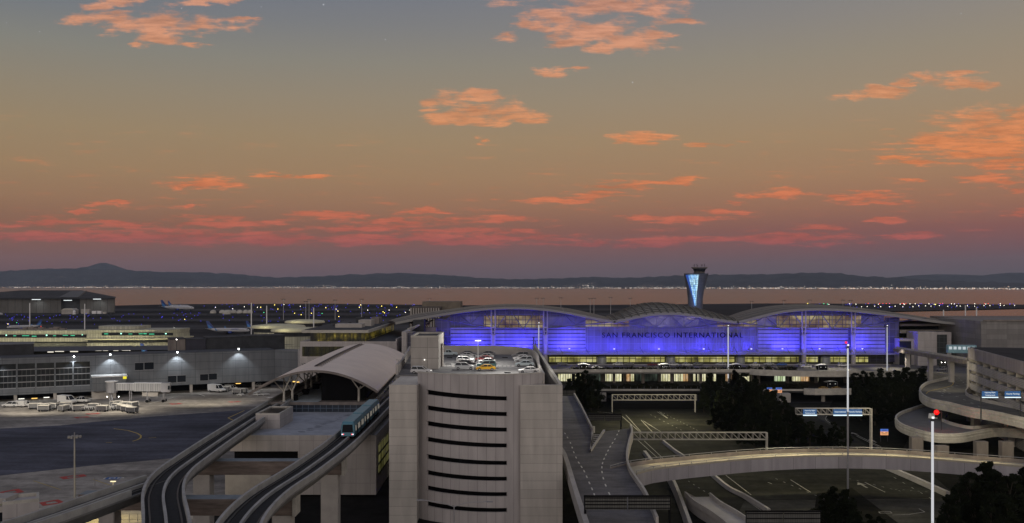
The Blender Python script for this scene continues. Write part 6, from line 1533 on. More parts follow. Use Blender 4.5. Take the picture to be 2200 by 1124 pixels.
# arrivals level wall with shop windows
AW = thing('arrivals_wall', 'lower arrivals frontage with bright yellow lit windows under the departures deck', 'arrivals frontage', (X(1450, 412), 412, 0))
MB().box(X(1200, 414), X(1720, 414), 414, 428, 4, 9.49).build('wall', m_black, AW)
wins = [(1197, 1228, 'y'), (1236, 1249, 'y'), (1268, 1290, 'd'), (1301, 1335, 'y'), (1346, 1354, 'o'), (1356, 1362, 'y'), (1366, 1400, 'd'), (1402, 1412, 'd'), (1421, 1440, 'y'), (1449, 1457, 'y'), (1458, 1467, 'y'), (1468, 1478, 'o'), (1490, 1494, 'y'), (1499, 1516, 'y'), (1533, 1538, 'y'), (1560, 1572, 'o'), (1590, 1610, 'y'), (1665, 1695, 'g'), (1703, 1720, 'y'), (1721, 1738, 'o'), (1755, 1758.5, 'y')]
wm = {'y': WIN('shop light', [(0.45, 0.42, 0.2), (0.85, 0.8, 0.45), (1, 0.95, 0.65)], 0.95, 1.15, 4, 0.11, 0.8, 0.1, 0.6, stretch=(1, 0.6, 1)), 'o': WIN('shop light orange', [(0.4, 0.2, 0.06), (0.85, 0.5, 0.2), (0.9, 0.6, 0.35)], 0.8, 1.15, 4, 0.11, 0.9, 0.1, 0.6, stretch=(1, 0.6, 1)),
      'd': WIN('shop dim', [(0.02, 0.025, 0.02), (0.06, 0.08, 0.06), (0.15, 0.2, 0.15)], 0.7, 1.15, 4, 0.11, 0.9, 0.3, 0.8), 'g': WIN('shop green light', [(0.4, 0.6, 0.25), (0.7, 0.9, 0.45), (0.9, 1, 0.7)], 0.8, 1.15, 4, 0.11, 0.8, 0.1, 0.6)}
for a, b_, k in wins: MB().box(X(a, 413), X(b_, 413), 412.9, 413.9, 4.6, 8.6).build('shop_window', wm[k], AW)
for a in (1291, 1296, 1340, 1414, 1442, 1481, 1520, 1575, 1615): MB().box(X(a, 411), X(a, 411) + 1.0, 411, 412.8, 4, 9.4).build('pier', m_conc_d, AW)
# arrivals deck
AD = thing('arrivals_deck', 'lower arrivals roadway slab with a thin pale edge over the shaded underpass', 'elevated road', (X(1400, 390), 390, 0))
MB().prism([(X(1190, 378), 378), (X(1503, 378), 378), (X(1640, 378), 379), (X(1730, 379), 377), (X(1750, 375), 374), (X(1826, 374), 374), (X(1826, 410), 412), (X(1190, 410), 412)], 3.6, 4.6).build('deck', m_asph, AD)
for a, b_, y in ((1277, 1503, 377.7), (1640, 1728, 377.2)):
    MB().bar((X(a, y), y, 4.7), (X(b_, y), y, 4.7), 0.4, 0.75).build('parapet', m_conc_l, AD)
P_ = [Vector((X(1728, 377), 376.9, 4.6)), Vector((X(1750, 374), 373.6, 4.8)), Vector((X(1827, 374), 373.4, 5.0))]
MB().sweep(P_, [(0, -1.7), (0.5, -1.7), (0.5, 0.9), (0, 0.9)]).build('parapet', m_conc_l, AD)
MB().box(X(1286, 376), X(1303, 376), 377, 381, 0, 3.6).build('abutment', m_conc, AD)
MB().box(X(1678, 372), X(1702, 372), 374, 380, 0, 3.6).build('abutment', m_conc, AD)
MB().tube((X(1770, 376), 377, 0), (X(1770, 376), 377, 3.6), 0.8, n=10).build('column', m_conc, AD)
MB().box(X(1318, 354), X(1560, 354), 354, 377, 0.05, 2.7).build('deck_shade_block', m_black, AD)  # solid black block added to stand in for shade under the deck
MB().box(X(1303, 376), X(1678, 376), 392, 393, 0, 3.59).build('underpass_back_wall', m_black, AD)
# hedges
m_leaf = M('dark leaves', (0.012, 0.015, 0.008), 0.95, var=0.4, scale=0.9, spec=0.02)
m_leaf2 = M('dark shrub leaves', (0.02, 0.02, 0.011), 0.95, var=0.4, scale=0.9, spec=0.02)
m_bark = M('bark', (0.035, 0.028, 0.02), 0.95, var=0.3)
def leaf_blob(rn, pts, n, s0, s1, mb):
    """n small leaf faces scattered in the clumps given as (centre, radius)"""
    for i in range(n):
        c, r_ = rn.choice(pts); d = Vector((rn.gauss(0, 1), rn.gauss(0, 1), rn.gauss(0, 1))).normalized() * r_ * rn.random() ** 0.45
        p_ = Vector(c) + d; s_ = rn.uniform(s0, s1); a = Vector((rn.gauss(0, 1), rn.gauss(0, 1), rn.gauss(0, 1))).normalized(); b_ = a.orthogonal().normalized()
        mb.add([p_ + a * s_, p_ + b_ * s_ * 0.7, p_ - a * s_, p_ - b_ * s_ * 0.7], [(0, 1, 2, 3)])
rn = random.Random(21)
hp = []
for v in range(4):
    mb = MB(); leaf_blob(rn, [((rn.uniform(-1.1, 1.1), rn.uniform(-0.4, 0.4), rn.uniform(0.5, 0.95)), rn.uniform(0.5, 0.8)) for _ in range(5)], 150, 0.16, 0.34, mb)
    mb.obox((0, 0, 0.0), 2.4, 1.0, 0.25); hp.append(mb)
hsh = []
def shrub(x, y, z, s_, label, group, cat='shrub'):
    k = rn.randrange(4)
    if len(hsh) <= k or hsh[k] is None: pass
    o = bpy.data.objects.new('shrub', hme[k]); COL.objects.link(o); o.location = (x, y, z); o.scale = (s_ * rn.uniform(0.9, 1.2), s_, s_ * rn.uniform(0.85, 1.15)); o.rotation_euler = (0, 0, rn.choice((0, math.pi)))
    tag(o, label, cat, group)
hme = []
for mb in hp:
    o = mb.build('shrub', m_leaf2, fix=False); hme.append(o.data); bpy.data.objects.remove(o)
for i in range(38):
    px = 1232 + i * 10.2; shrub(X(px, 397.2), 397.2 + rn.uniform(-0.3, 0.3), zd2, 1.0, 'dark clipped shrub in the planter row along the departures deck edge', 'planter shrubs on the departures deck edge')
for i in range(11):
    px = 1608 + i * 10; shrub(X(px, 396.5) - 0.0, 397.5, zd2, 1.0, 'dark clipped shrub on the deck edge right of the domed booth', 'planter shrubs right of the third booth')
for i in range(24):
    px = 1283 + i * 9.2; shrub(X(px, 380), 379.8 + rn.uniform(-0.5, 0.5), 4.6, rn.uniform(1.1, 1.7), 'dark shrub in front of the lit arrivals windows', 'shrubs on the arrivals deck edge')
for i in range(12):
    px = 1640 + i * 8; shrub(X(px, 381), 381, 4.6, rn.uniform(1.1, 1.6), 'dark shrub on the lower deck left of the yellow taxis', 'shrubs on the lower deck by the taxis')
# thin railing posts along the planters
mb = MB()
for i in range(28): x = X(1230 + i * 14.4, 395.6); mb.tube((x, 395.6, zd2 + 0.4), (x, 395.6, zd2 + 1.5), 0.06, n=4)
for i in range(16): x = X(1283 + i * 14.4, 377.4); mb.tube((x, 377.4, 5.0), (x, 377.4, 6.1), 0.06, n=4)
mb.build('railing_post', m_steel, DP)
# domed booths
m_dome = M('white dome', (0.8, 0.8, 0.78), 0.5, var=0.05)
def booth(px, py, Y, z, w, label):
    x = X(px, Y); o = thing('kerb_booth', label, 'booth', (x, Y, z))
    MB().obox((x, Y, z), w * 0.9, 2.6, 1.75).build('body', m_black, o)
    MB().grid([[(x + w * 0.56 * a, Y + 1.7 * b_, z + 1.85 + 0.75 * (1 - a * a) * (1 - 0.3 * b_ * b_)) for a in [k / 5 - 1 for k in range(11)]] for b_ in (-1, -0.5, 0, 0.5, 1)]).build('domed_roof', m_dome, o)
    for sg in (-0.2, 0.25): MB().ball((x + sg * w, Y - 1.35, z + 1.15), 0.13).build('lamp', E('booth lamp', (1, 1, 0.95), 1.2), o)
    for sg in (-0.42, 0.42): MB().tube((x + sg * w, Y - 1.5, z), (x + sg * w, Y - 1.5, z + 1.9), 0.1).build('post', m_steel, o)
    lamp('POINT', (x, Y - 2.5, z + 3.6), 45, (1, 1, 1), size=0.3)
booth(1254, 780, 403, zd2, 4.7, 'dark booth with a curved white roof, leftmost on the departures deck')
booth(1427, 780, 403, zd2, 4.7, 'dark booth with a bright white domed roof below the letters of the sign')
booth(1581, 780, 403, zd2, 4.7, 'dark booth with a flat white dome beside the white light pole')
booth(1766, 780, 400, zd2, 4.7, 'dark booth with white dome under the thin tall column, right of the shrubs')
booth(1786, 815, 392, 4.6, 4.9, 'dark booth with white dome on the lower deck behind two yellow taxis')

# ================================================================ loops and the right car park
m_loop = M('loop paving', (0.12, 0.115, 0.105), 0.9, var=0.22, scale=0.25, blot=0.3)
UL = thing('upper_loop_ramp', 'upper curling ramp with a thick concrete edge beside the right car park', 'ramp', (140, 310, 0))
zu = 11.0
ue = [(1935, 797), (1975, 801), (2010, 805), (2035, 809), (2040, 813), (2020, 819), (1995, 825), (1981, 834), (1977, 844), (1985, 855), (2004, 863.5), (2039, 870.5), (2085, 882), (2131, 889.5), (2200, 905), (2300, 928)]
UP = smooth_path([at(a, b_, zu) for a, b_ in ue], 4)
inner = [at(2330, 908, zu), at(2200, 882, zu), at(2106, 862, zu), at(2080, 852, zu), at(2075, 845, zu), at(2082, 835, zu), at(2085, 812, zu), at(2082, 800, zu)]
MB().prism([(p_.x, p_.y) for p_ in UP] + [(p_.x, p_.y) for p_ in inner], zu - 0.9, zu - 0.02).build('road_slab', m_loop, UL)
MB().sweep(UP, [(-0.2, -2.0), (0.3, -2.0), (0.42, -0.6), (0.3, -0.5), (0.42, 0.3), (0.3, 0.4), (0.3, 1.0), (-0.2, 1.0)]).build('parapet', m_conc_l, UL)
para(smooth_path(inner[:6], 4), UL, 1.0, 0.4, 0.9, m_conc)
for px, py in ((2040, 895), (2110, 915), (2185, 935)): 
    q = at(px, py, 4); MB().box(q.x - 1.1, q.x + 1.1, q.y + 3, q.y + 5, 0, zu - 0.9).build('column', m_conc, UL)
mk = MB()
yl_ = smooth_path([at(a, b_, zu + 0.0) for a, b_ in ((1975, 803), (2030, 813), (2046, 820), (2046, 827), (2030, 833), (1998, 840), (1990, 846))], 4)
for a, b_ in zip(yl_, yl_[1:]):
    d = (b_ - a).normalized(); nn = Vector((-d.y, d.x, 0)) * 0.14; mk.poly([a - nn, b_ - nn, b_ + nn, a + nn])
mk.build('yellow_edge_line', m_yline, UL, fix=False)
mk = MB()
for (x0, y0, n_, dx_, dy_) in ((2060, 812, 4, 5, 5), (2055, 828, 5, -9, 3.4), (2030, 838, 4, -2, 4), (2040, 845, 8, 16, 7)):
    for i in range(n_):
        p_ = at(x0 + dx_ * i, y0 + dy_ * i, zu); mk.poly([p_ + Vector(v) for v in ((-0.14, -0.9, 0), (0.14, -0.9, 0), (0.14, 0.9, 0), (-0.14, 0.9, 0))])
mk.build('lane_marking', m_line, UL, fix=False)
lamp('AREA', at(2010, 800, zu) + Vector((0, 0, 9)), 700, (1, 0.8, 0.35), at(2030, 820, zu), 1.5)
LL = thing('lower_loop_ramp', 'lower curling ramp with a wavy thick concrete edge under the upper one', 'ramp', (125, 260, 0))
zl_ = 5.5
le = [(1990, 872), (1960, 882), (1936, 891), (1925.5, 901), (1930, 911), (1946, 920.5), (1981, 932), (2016, 938), (2062, 938), (2097, 932), (2131, 926.5), (2159, 926), (2200, 930), (2300, 942)]
LP_ = smooth_path([at(a, b_, zl_) for a, b_ in le], 4)
linner = [at(2300, 930, zl_), at(2200, 920, zl_), at(2150, 917, zl_), at(2090, 922, zl_), at(2050, 915, zl_), at(2025, 906, zl_), at(2040, 880, zl_)]
MB().prism([(p_.x, p_.y) for p_ in LP_] + [(p_.x, p_.y) for p_ in linner], zl_ - 0.9, zl_ - 0.02).build('road_slab', M('lower loop paving', (0.12, 0.12, 0.125), 0.9, var=0.2), LL)
MB().sweep(LP_, [(-0.2, -1.7), (0.3, -1.7), (0.42, -0.5), (0.3, -0.4), (0.42, 0.3), (0.3, 0.4), (0.3, 0.95), (-0.2, 0.95)]).build('parapet', m_conc_l, LL)
para(smooth_path(linner[1:6], 4), LL, 0.9, 0.4, 0.9, m_conc)
for px, py in ((1975, 965), (2030, 985), (2115, 975), (2170, 975)):
    q = at(px, py, 1.5); MB().box(q.x - 1.6, q.x + 1.6, q.y + 1, q.y + 3, 0, zl_ - 0.9).build('column', m_conc_d, LL)
tag(MB().box(*[v for p_ in ((at(2060, 900, 0).x, at(2240, 900, 0).x),) for v in p_], 322, 323, 0, 9.9).build('dark_retaining_wall', m_conc_d), 'dark wall between the stacked loop ramps', 'wall')
PG = thing('slatted_car_park', 'multi level car park with slatted concrete bands at the right edge', 'parking garage', (150, 290, 0))
c0 = Vector((X(2081, 325), 325, 0)); c1 = Vector((X(2205, 262), 262, 0)); zs_g = lambda z: max(0.0, 48 - (48 - z) * 1.055) if z > 0 else 0; c1 = c0 + (c1 - c0) * 1.6
GF = Frame(c0, c1); Lg = (c1 - c0).length
m_gband = PM('car park band', (0.33, 0.30, 0.30), 3.3, 40, 0.10, 0.6)
m_slat2 = PM('slatted guard', (0.27, 0.255, 0.245), 2.6, 0.5, 0.12, 1.6)
for i, (a, b_, t, m, nm) in enumerate(((23.4, 27.0, 0.3, m_gband, 'parapet'), (22.0, 23.38, -2.5, m_black, 'opening'), (19.6, 21.98, 0.0, m_slat2, 'guard_band'), (18.4, 19.58, -2.5, m_black, 'opening'), (16.2, 18.38, 0.0, m_slat2, 'guard_band'), (15.2, 16.18, -2.5, m_black, 'opening'), (13.2, 15.18, 0.0, m_slat2, 'guard_band'), (11.8, 13.18, -2.5, m_black, 'opening'), (0, 11.78, 0.0, m_slat2, 'guard_band'))):
    mb = MB(); GF.box(mb, 0, Lg, -30, t, zs_g(a), zs_g(b_)); mb.build(nm, m, PG)
for s_ in range(0, int(Lg), 9):
    mb = MB(); GF.box(mb, s_, s_ + 0.5, -2.48, -0.2, 9, 21.9); mb.build('column', m_conc, PG)
mb = MB(); GF.box(mb, 0.5, Lg, -29.5, -0.3, zs_g(27) + 0.01, zs_g(27) + 0.1); mb.build('roof_deck', m_asph, PG)
mb = MB(); GF.box(mb, 0, Lg, -30, -29.5, zs_g(27), 28.0); mb.build('parapet', m_conc_l, PG)
mb = MB(); GF.box(mb, 0.01, 1.2, 0.02, 0.6, 8, 20.9); mb.build('corner_pier', m_conc, PG)

# ================================================================ sign gantries
m_sgn = E('blue sign face', (0.02, 0.13, 0.36), 0.6); m_sgl = E('sign strip light', (0.75, 0.92, 1.0), 1.3); m_sgt = E('sign lettering', (0.85, 0.95, 1.0), 0.7)
def truss(mb, p, q, h, r_=0.06, n=None):
    p, q = Vector(p), Vector(q); n = n or int((q - p).length / h); up = Vector((0, 0, h)); dpt = Vector((0, 1.2, 0))
    for o_ in (Vector(), dpt):
        mb.tube(p + o_, q + o_, r_ * 1.5, n=5); mb.tube(p + o_ + up, q + o_ + up, r_ * 1.5, n=5)
        for i in range(n):
            a, b_ = p.lerp(q, i / n) + o_, p.lerp(q, (i + 1) / n) + o_
            mb.tube(a, a + up, r_, n=4); mb.tube(a + up, b_, r_, n=4)
        mb.tube(q + o_, q + o_ + up, r_, n=4)
def gantry(label, px0, px1, ytop, ybot, Y, posts, h, mat=None, zbase=0.0):
    o = thing('sign_gantry', label, 'sign gantry', (X((px0 + px1) / 2, Y), Y, zbase))
    mb = MB(); p_ = (X(px0, Y), Y, Z(ybot, Y)); q = (X(px1, Y), Y, Z(ybot, Y)); truss(mb, p_, q, Z(ytop, Y) - Z(ybot, Y)); mb.build('truss', mat or m_conc_l, o)
    for px in posts:
        mb = MB()
        for dy_ in (0, 1.2): mb.tube((X(px, Y), Y + dy_, zbase), (X(px, Y), Y + dy_, Z(ytop, Y)), 0.16, n=6)
        mb.build('post', mat or m_conc_l, o)
    return o
def sign_panel(o, px0, px1, py0, py1, Y, lines, sub='', name='sign_panel'):
    x0, x1, z0, z1 = X(px0, Y), X(px1, Y), Z(py1, Y), Z(py0, Y); hh = z1 - z0
    s_ = MB().box(x0, x1, Y - 0.25, Y - 0.1, z0 + hh * 0.2, z1).build(name, m_sgn, o)
    MB().box(x0, x1, Y - 0.5, Y - 0.12, z0, z0 + hh * 0.12).build('light_strip', m_sgl, s_)
    n = len(lines)
    for i, t in enumerate(lines):
        text('lettering', t, hh * 0.34 / max(1, n ** 0.5), m_sgt, s_, ((x0 + x1) / 2, Y - 0.27, z0 + hh * (0.2 + 0.8 * (n - i - 0.5) / n)), extrude=0.01, bold=0.01)
Yg1 = 250
g = gantry('lit gantry with three blue signs between the dark trees', 1712, 1872, 878, 891, Yg1, (1873,), 2)
sign_panel(g, 1725, 1754, 879, 893, Yg1, ['Departing Flights', 'Ticketing Levels']); sign_panel(g, 1790, 1819, 879, 893, Yg1, ['International']); sign_panel(g, 1822, 1851.5, 879, 893, Yg1, ['Hourly Parking'])
Yg2 = 256
g = thing('sign_gantry', 'two lit blue signs on dark posts over the upper ramp at the right edge', 'sign gantry', (X(2150, Yg2), Yg2, zu))
for px in (2107.5, 2192.5): MB().tube((X(px, Yg2), Yg2, zu - 1.0), (X(px, Yg2), Yg2, Z(840, Yg2)), 0.2).build('post', m_dark, g)
MB().bar((X(2107, Yg2), Yg2, Z(843, Yg2)), (X(2193, Yg2), Yg2, Z(843, Yg2)), 0.3, 0.5).build('beam', m_dark, g)
sign_panel(g, 2109, 2143, 840.5, 854.5, Yg2, ['Departing Flights', 'Ticketing Levels']); sign_panel(g, 2158, 2191.5, 840.5, 854.5, Yg2, ['Hourly Parking'])
gantry('bare pale truss gantry over the far road below the arrivals deck', 1315, 1497, 848.5, 860, 345, (1315.5, 1494), 2)
gantry('bare pale truss gantry over the near road with its post on the right', 1330, 1649, 930, 945, 250, (1648.5,), 2.4)
def road_sign(label, px0, px1, py0, py1, Y, posts, zbase=0.0):
    o = thing('road_sign', label, 'road sign', (X((px0 + px1) / 2, Y), Y, zbase)); x0, x1, z0, z1 = X(px0, Y), X(px1, Y), Z(py1, Y), Z(py0, Y)
    mid = (x0 + x1) / 2
    for a, b_ in ((x0, mid - 0.08), (mid + 0.08, x1)):
        pn = MB().box(a, b_, Y, Y + 0.12, z0, z1).build('panel', PM('sign back metal', (0.09, 0.09, 0.085), 0.4, 40, 0.05, 0.6), o)
        mb = MB()
        for k in (0.12, 0.4, 0.66, 0.92): mb.bar((a, Y - 0.08, z0 + (z1 - z0) * k), (b_, Y - 0.08, z0 + (z1 - z0) * k), 0.14, 0.14)
        mb.build('stiffener', m_black, pn)
    MB().bar((x0 - 0.2, Y + 0.1, z1 + 0.1), (x1 + 0.2, Y + 0.1, z1 + 0.1), 0.3, 0.25).build('beam', m_black, o)
    for px in posts: MB().tube((X(px, Y), Y + 0.3, zbase), (X(px, Y), Y + 0.3, z1), 0.2).build('post', m_black, o)
road_sign('big dark double sign back at the bottom edge, right of the car park', 1257, 1439, 1067.5, 1095, 150, (1257.5, 1439), 0)
road_sign('dark back of a double road sign at the bottom edge near the low trees', 1604, 1762, 1100, 1140, 158, (1605, 1762))
road_sign('dark double sign back standing behind the road fork', 1264, 1334, 890.5, 904, 262, (1264, 1334.5))
road_sign('small dark sign back half hidden by the car park corner', 1200, 1236, 838, 851, 330, (1236.5,))
# small lit boards
for px0, px1, py0, py1, Y, lb in ((1892, 1908.5, 922, 935, 280, 'small lit board with a blue top and orange lower half beside the loop'), (1667, 1680, 833, 844, 345, 'small lit blue and orange board high in the left trees'), (1648, 1659, 833, 842, 345, 'small lit blue board with a white corner, left of the orange one')):
    o = thing('lit_board', lb, 'lit sign', (X(px0, Y), Y, 0)); x0, x1, z0, z1 = X(px0, Y), X(px1, Y), Z(py1, Y), Z(py0, Y)
    MB().box(x0, x1, Y, Y + 0.2, z0, z0 + (z1 - z0) * 0.58).build('lower_panel', E('orange board', (1.0, 0.45, 0.2), 0.85), o)
    MB().box(x0, x1, Y, Y + 0.2, z0 + (z1 - z0) * 0.6, z1).build('upper_panel', E('blue board', (0.08, 0.2, 0.75), 0.7), o)
    mb = MB()
    for k, (u0, u1) in ((0.45, (0.1, 0.35)), (0.45, (0.6, 0.9)), (0.2, (0.1, 0.9)), (0.8, (0.2, 0.8))): mb.box(x0 + (x1 - x0) * u0, x0 + (x1 - x0) * u1, Y - 0.03, Y - 0.005, z0 + (z1 - z0) * (k - 0.03), z0 + (z1 - z0) * (k + 0.05))
    mb.build('lettering_bar', m_dark, o)
    for x in (x0 + 0.1, x1 - 0.1): MB().tube((x, Y + 0.3, 0), (x, Y + 0.3, z1), 0.08).build('post', m_dark, o)
# red traffic light
q = aty(2012, 886, 268); o = thing('traffic_light', 'glowing red traffic light under the upper curling ramp', 'traffic light', (q.x, q.y, 5.5))
MB().tube((q.x + 1.6, q.y + 0.3, 5.4), (q.x + 1.6, q.y + 0.3, q.z + 0.6), 0.1).build('pole', m_dark, o); MB().bar((q.x, q.y + 0.3, q.z + 0.5), (q.x + 1.6, q.y + 0.3, q.z + 0.5), 0.1, 0.1).build('arm', m_dark, o)
MB().obox((q.x, q.y + 0.25, q.z - 1.5), 0.55, 0.35, 2.0).build('signal_head', m_black, o); MB().ball((q.x, q.y - 0.02, q.z), 0.75, 12).build('red_lens', E('red signal', (1, 0.0, 0.0), 1.6), o)
lamp('POINT', (q.x - 0.3, q.y - 1.6, q.z + 0.2), 260, (1, 0.02, 0.01), size=0.6)
o = thing('barrier_arm', 'pale barrier machine with a raised arm on the lower loop', 'barrier gate', at(2004, 897, 5.5)); q = at(2004, 899, 5.5)
MB().obox(q, 2.6, 1.2, 1.6, R(10), 0.85).build('cabinet', m_white, o, bevel=0.08); MB().tube(q + Vector((0.5, 0, 1.3)), q + Vector((5.2, 0, 2.6)), 0.08).build('arm', m_conc_l, o)

# ================================================================ bright high masts
m_mast_glow = E('painted mast glow', (0.95, 0.96, 1.0), 0.62)
def bright_mast(label, px, ytop, Y, zbase, glow_frac, r_, em, head=True):
    x = X(px, Y); zt = Z(ytop, Y); zs_ = zbase + (zt - zbase) * (1 - glow_frac)
    o = thing('light_mast', label, 'light mast', (x, Y, zbase))
    if glow_frac < 1: MB().tube((x, Y, zbase), (x, Y, zs_), r_ * 1.15, r_, 10).build('lower_pole', m_steel, o)
    MB().tube((x, Y, zs_ + 0.01), (x, Y, zt), r_, r_ * 0.9, 10).build('painted_glow_pole', E('painted mast glow', (0.95, 0.96, 1.0), em), o)  # emission paints lamp light onto the pole; the pole itself is no lamp
    MB().lathe([(r_ * 1.4, 0), (r_ * 1.4, 0.35), (0.01, 0.5)], (x, Y, zt), 10).build('cap', m_dark, o)
    if head: MB().obox((x + 0.05, Y - 0.1, zt + 0.5), r_ * 1.5, 0.3, 0.35).build('lamp_head', E('mast lamp', (1, 1, 1), 1.2), o)
    return o
bright_mast('thick white mast with painted glow in front of the curved bridge', 2003.5, 905, 172, 0, 1, 0.25, 0.62)
bright_mast('tall mast with white glow painted on its upper part, passing before the bridge', 1821.5, 748, 205, 0, 0.42, 0.2, 0.55)
bright_mast('white mast with painted glow in front of the letters, right of centre', 1564.5, 703, 398, 0, 0.75, 0.28, 0.5)
bright_mast('white mast before the right end of the blue glass front', 1906, 703, 392, 0, 0.7, 0.26, 0.4)
bright_mast('white mast rising behind the right corner of the car park roof', 1157.5, 698, 300, 0, 0.8, 0.17, 0.5)
x = X(1826, 400); o = thing('red_beacon', 'small glowing red lamp beside the thin tall mast before the blue wall', 'beacon', (X(1823, 204), 204.6, Z(738, 204)))
q = Vector((X(1823, 204), 205.5, Z(737, 204))); MB().ball(q, 0.3).build('lens', E('red beacon', (1, 0.02, 0.05), 1.2), o); MB().tube(q - Vector((0.15, 0, 1.1)), q, 0.06).build('stalk', m_dark, o)
# unseen highway lamps hung free above the roads and decks: warm floods
for px, py, zz_, e, tgt in ((1430, 905, 24, 15000, (1430, 915)), (1880, 1030, 26, 3200, (1860, 1090)), (1700, 1040, 24, 2600, (1600, 1090)), (1560, 985, 22, 1500, (1500, 1000))):
    q = at(px, py); lamp('AREA', (q.x, q.y, zz_), e, (1, 0.88, 0.52), at(*tgt), 2.0)
for px in (1270, 1400, 1530, 1660, 1790, 1920):
    lamp('SPOT', (X(px, 402), 402, 23), 9000, (1, 0.9, 0.68), (X(px, 402), 402.5, zd2), 0.5, 108, 0.7)
for p_, e in (((100, 232, 24), 3000), ((126, 222, 28), 4200), ((150, 318, 22), 1000)):
    lamp('AREA', p_, e, (1, 0.88, 0.6), (p_[0] + 18, p_[1] + 40, 6), 2.0)
# ================================================================ trees
def tree_proto(seed, hgt, kind):
    r_ = random.Random(seed); o = bpy.data.objects.new('tree', None); COL.objects.link(o)
    tr_ = MB(); tr_.tube((0, 0, 0), (0.1, 0, hgt * 0.4), 0.32, 0.22, 7); tr_.tube((0.1, 0, hgt * 0.4), (0, 0.1, hgt * 0.8), 0.22, 0.08, 6)
    pts = []
    n = 26
    for i in range(n):
        t = 0.16 + 0.84 * i / (n - 1)
        if kind == 'cone': rad = (1.05 - t) * hgt * 0.30 + 0.35
        else: rad = hgt * 0.30 * math.sin(math.pi * (0.15 + 0.8 * t)) ** 0.7
        for _ in range(2 if t < 0.8 else 1):
            a = r_.uniform(0, 6.28); rr_ = rad * r_.uniform(0.35, 1.0); c = Vector((math.cos(a) * rr_, math.sin(a) * rr_, t * hgt * r_.uniform(0.92, 1.0)))
            pts.append((c, r_.uniform(0.6, 1.25) * (hgt / 13) * (1.25 - 0.5 * t)))
            tr_.tube((0, 0, max(0.3, c.z * 0.75)), c, 0.07, 0.03, 4, caps=False)
    for k in range(5): pts.append((Vector((r_.gauss(0, 0.5), r_.gauss(0, 0.5), hgt * r_.uniform(0.9, 1.02))), 0.45))
    tr = tr_.build('trunk', m_bark, None, fix=False); tr.parent = o
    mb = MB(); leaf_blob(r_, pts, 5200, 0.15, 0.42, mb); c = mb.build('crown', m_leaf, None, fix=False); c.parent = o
    o['proto_h'] = hgt
    return o
protos = [tree_proto(31, 13, 'round'), tree_proto(32, 14, 'cone'), tree_proto(33, 12, 'round'), tree_proto(34, 15, 'cone')]
used = set(); rt_ = random.Random(77)
def plant(px, ytop, pbase, label, group, k=None):
    q = at(px, pbase); hgt = Z(ytop, q.y); k = rt_.randrange(4) if k is None else k; p_ = protos[k]; s_ = hgt / p_['proto_h']
    sc_ = (s_ * rt_.uniform(0.95, 1.25),) * 2 + (s_ * 0.97,)
    if k not in used:
        used.add(k); p_.location = q; p_.scale = sc_; tag(p_, label, 'tree', group); p_.rotation_euler.z = rt_.uniform(0, 6)
    else: dup(p_, q, rt_.uniform(0, 6), label, group, sc_)['category'] = 'tree'
A_ = 'dark tree in the dense clump between the bare truss gantry and the lit masts'
for px, yt, pb in ((1528, 802, 872), (1552, 804, 880), (1578, 794, 872), (1600, 800, 880), (1622, 812, 890), (1512, 822, 885), (1640, 826, 892), (1545, 838, 905), (1575, 842, 915), (1605, 838, 925), (1635, 846, 920), (1658, 838, 925), (1682, 850, 922), (1540, 862, 925), (1570, 868, 938), (1602, 870, 945), (1635, 876, 950), (1668, 884, 955), (1700, 880, 952), (1715, 888, 950), (1740, 905, 958), (1765, 912, 962), (1790, 906, 965), (1812, 916, 965), (1690, 905, 962), (1650, 905, 962), (1620, 900, 960), (1590, 905, 958)):
    plant(px, yt, pb, A_, 'trees in the clump beside the truss gantry')
B_ = 'dark tree behind the car park corner in front of the lit arrivals windows'
for px, yt, pb in ((1222, 812, 868), (1240, 800, 868), (1258, 794, 870), (1274, 806, 872), (1252, 822, 880), (1232, 830, 885), (1215, 836, 885), (1270, 838, 884), (1285, 848, 880)):
    plant(px, yt, pb, B_, 'trees behind the car park corner')
C_ = 'dark tree in the wide clump right of the tall mast, below the upper deck'
for px, yt, pb in ((1838, 800, 862), (1855, 796, 862), (1872, 798, 865), (1890, 790, 862), (1908, 798, 868), (1928, 794, 865), (1945, 788, 862), (1962, 796, 866), (1980, 790, 862), (1842, 818, 885), (1866, 822, 890), (1890, 818, 895), (1915, 820, 895), (1940, 822, 895), (1962, 824, 890), (1850, 842, 905), (1880, 846, 915), (1905, 848, 912), (1925, 852, 905), (1975, 835, 880), (1832, 850, 900)):
    plant(px, yt, pb, C_, 'trees in the clump right of the tall mast')
for px, yt, pb in ((2112, 990, 1150), (2085, 1012, 1160), (2140, 1008, 1165), (2170, 1020, 1175), (2198, 1000, 1150), (2062, 1040, 1175), (2040, 1062, 1190), (2095, 1060, 1200), (2130, 1060, 1205), (2165, 1070, 1210), (2200, 1060, 1205), (2055, 1085, 1215), (2225, 1010, 1160)):
    plant(px, yt, pb, 'large dark tree in the lower right corner in front of the bridge', 'trees in the lower right corner')
for px, yt, pb in ((1790, 1042, 1150), (1812, 1050, 1160), (1835, 1072, 1175), (1775, 1062, 1165), (1865, 1105, 1190), (1890, 1110, 1195)):
    plant(px, yt, pb, 'dark tree at the bottom edge between the sign back and the white mast', 'trees at the bottom edge beside the sign back')
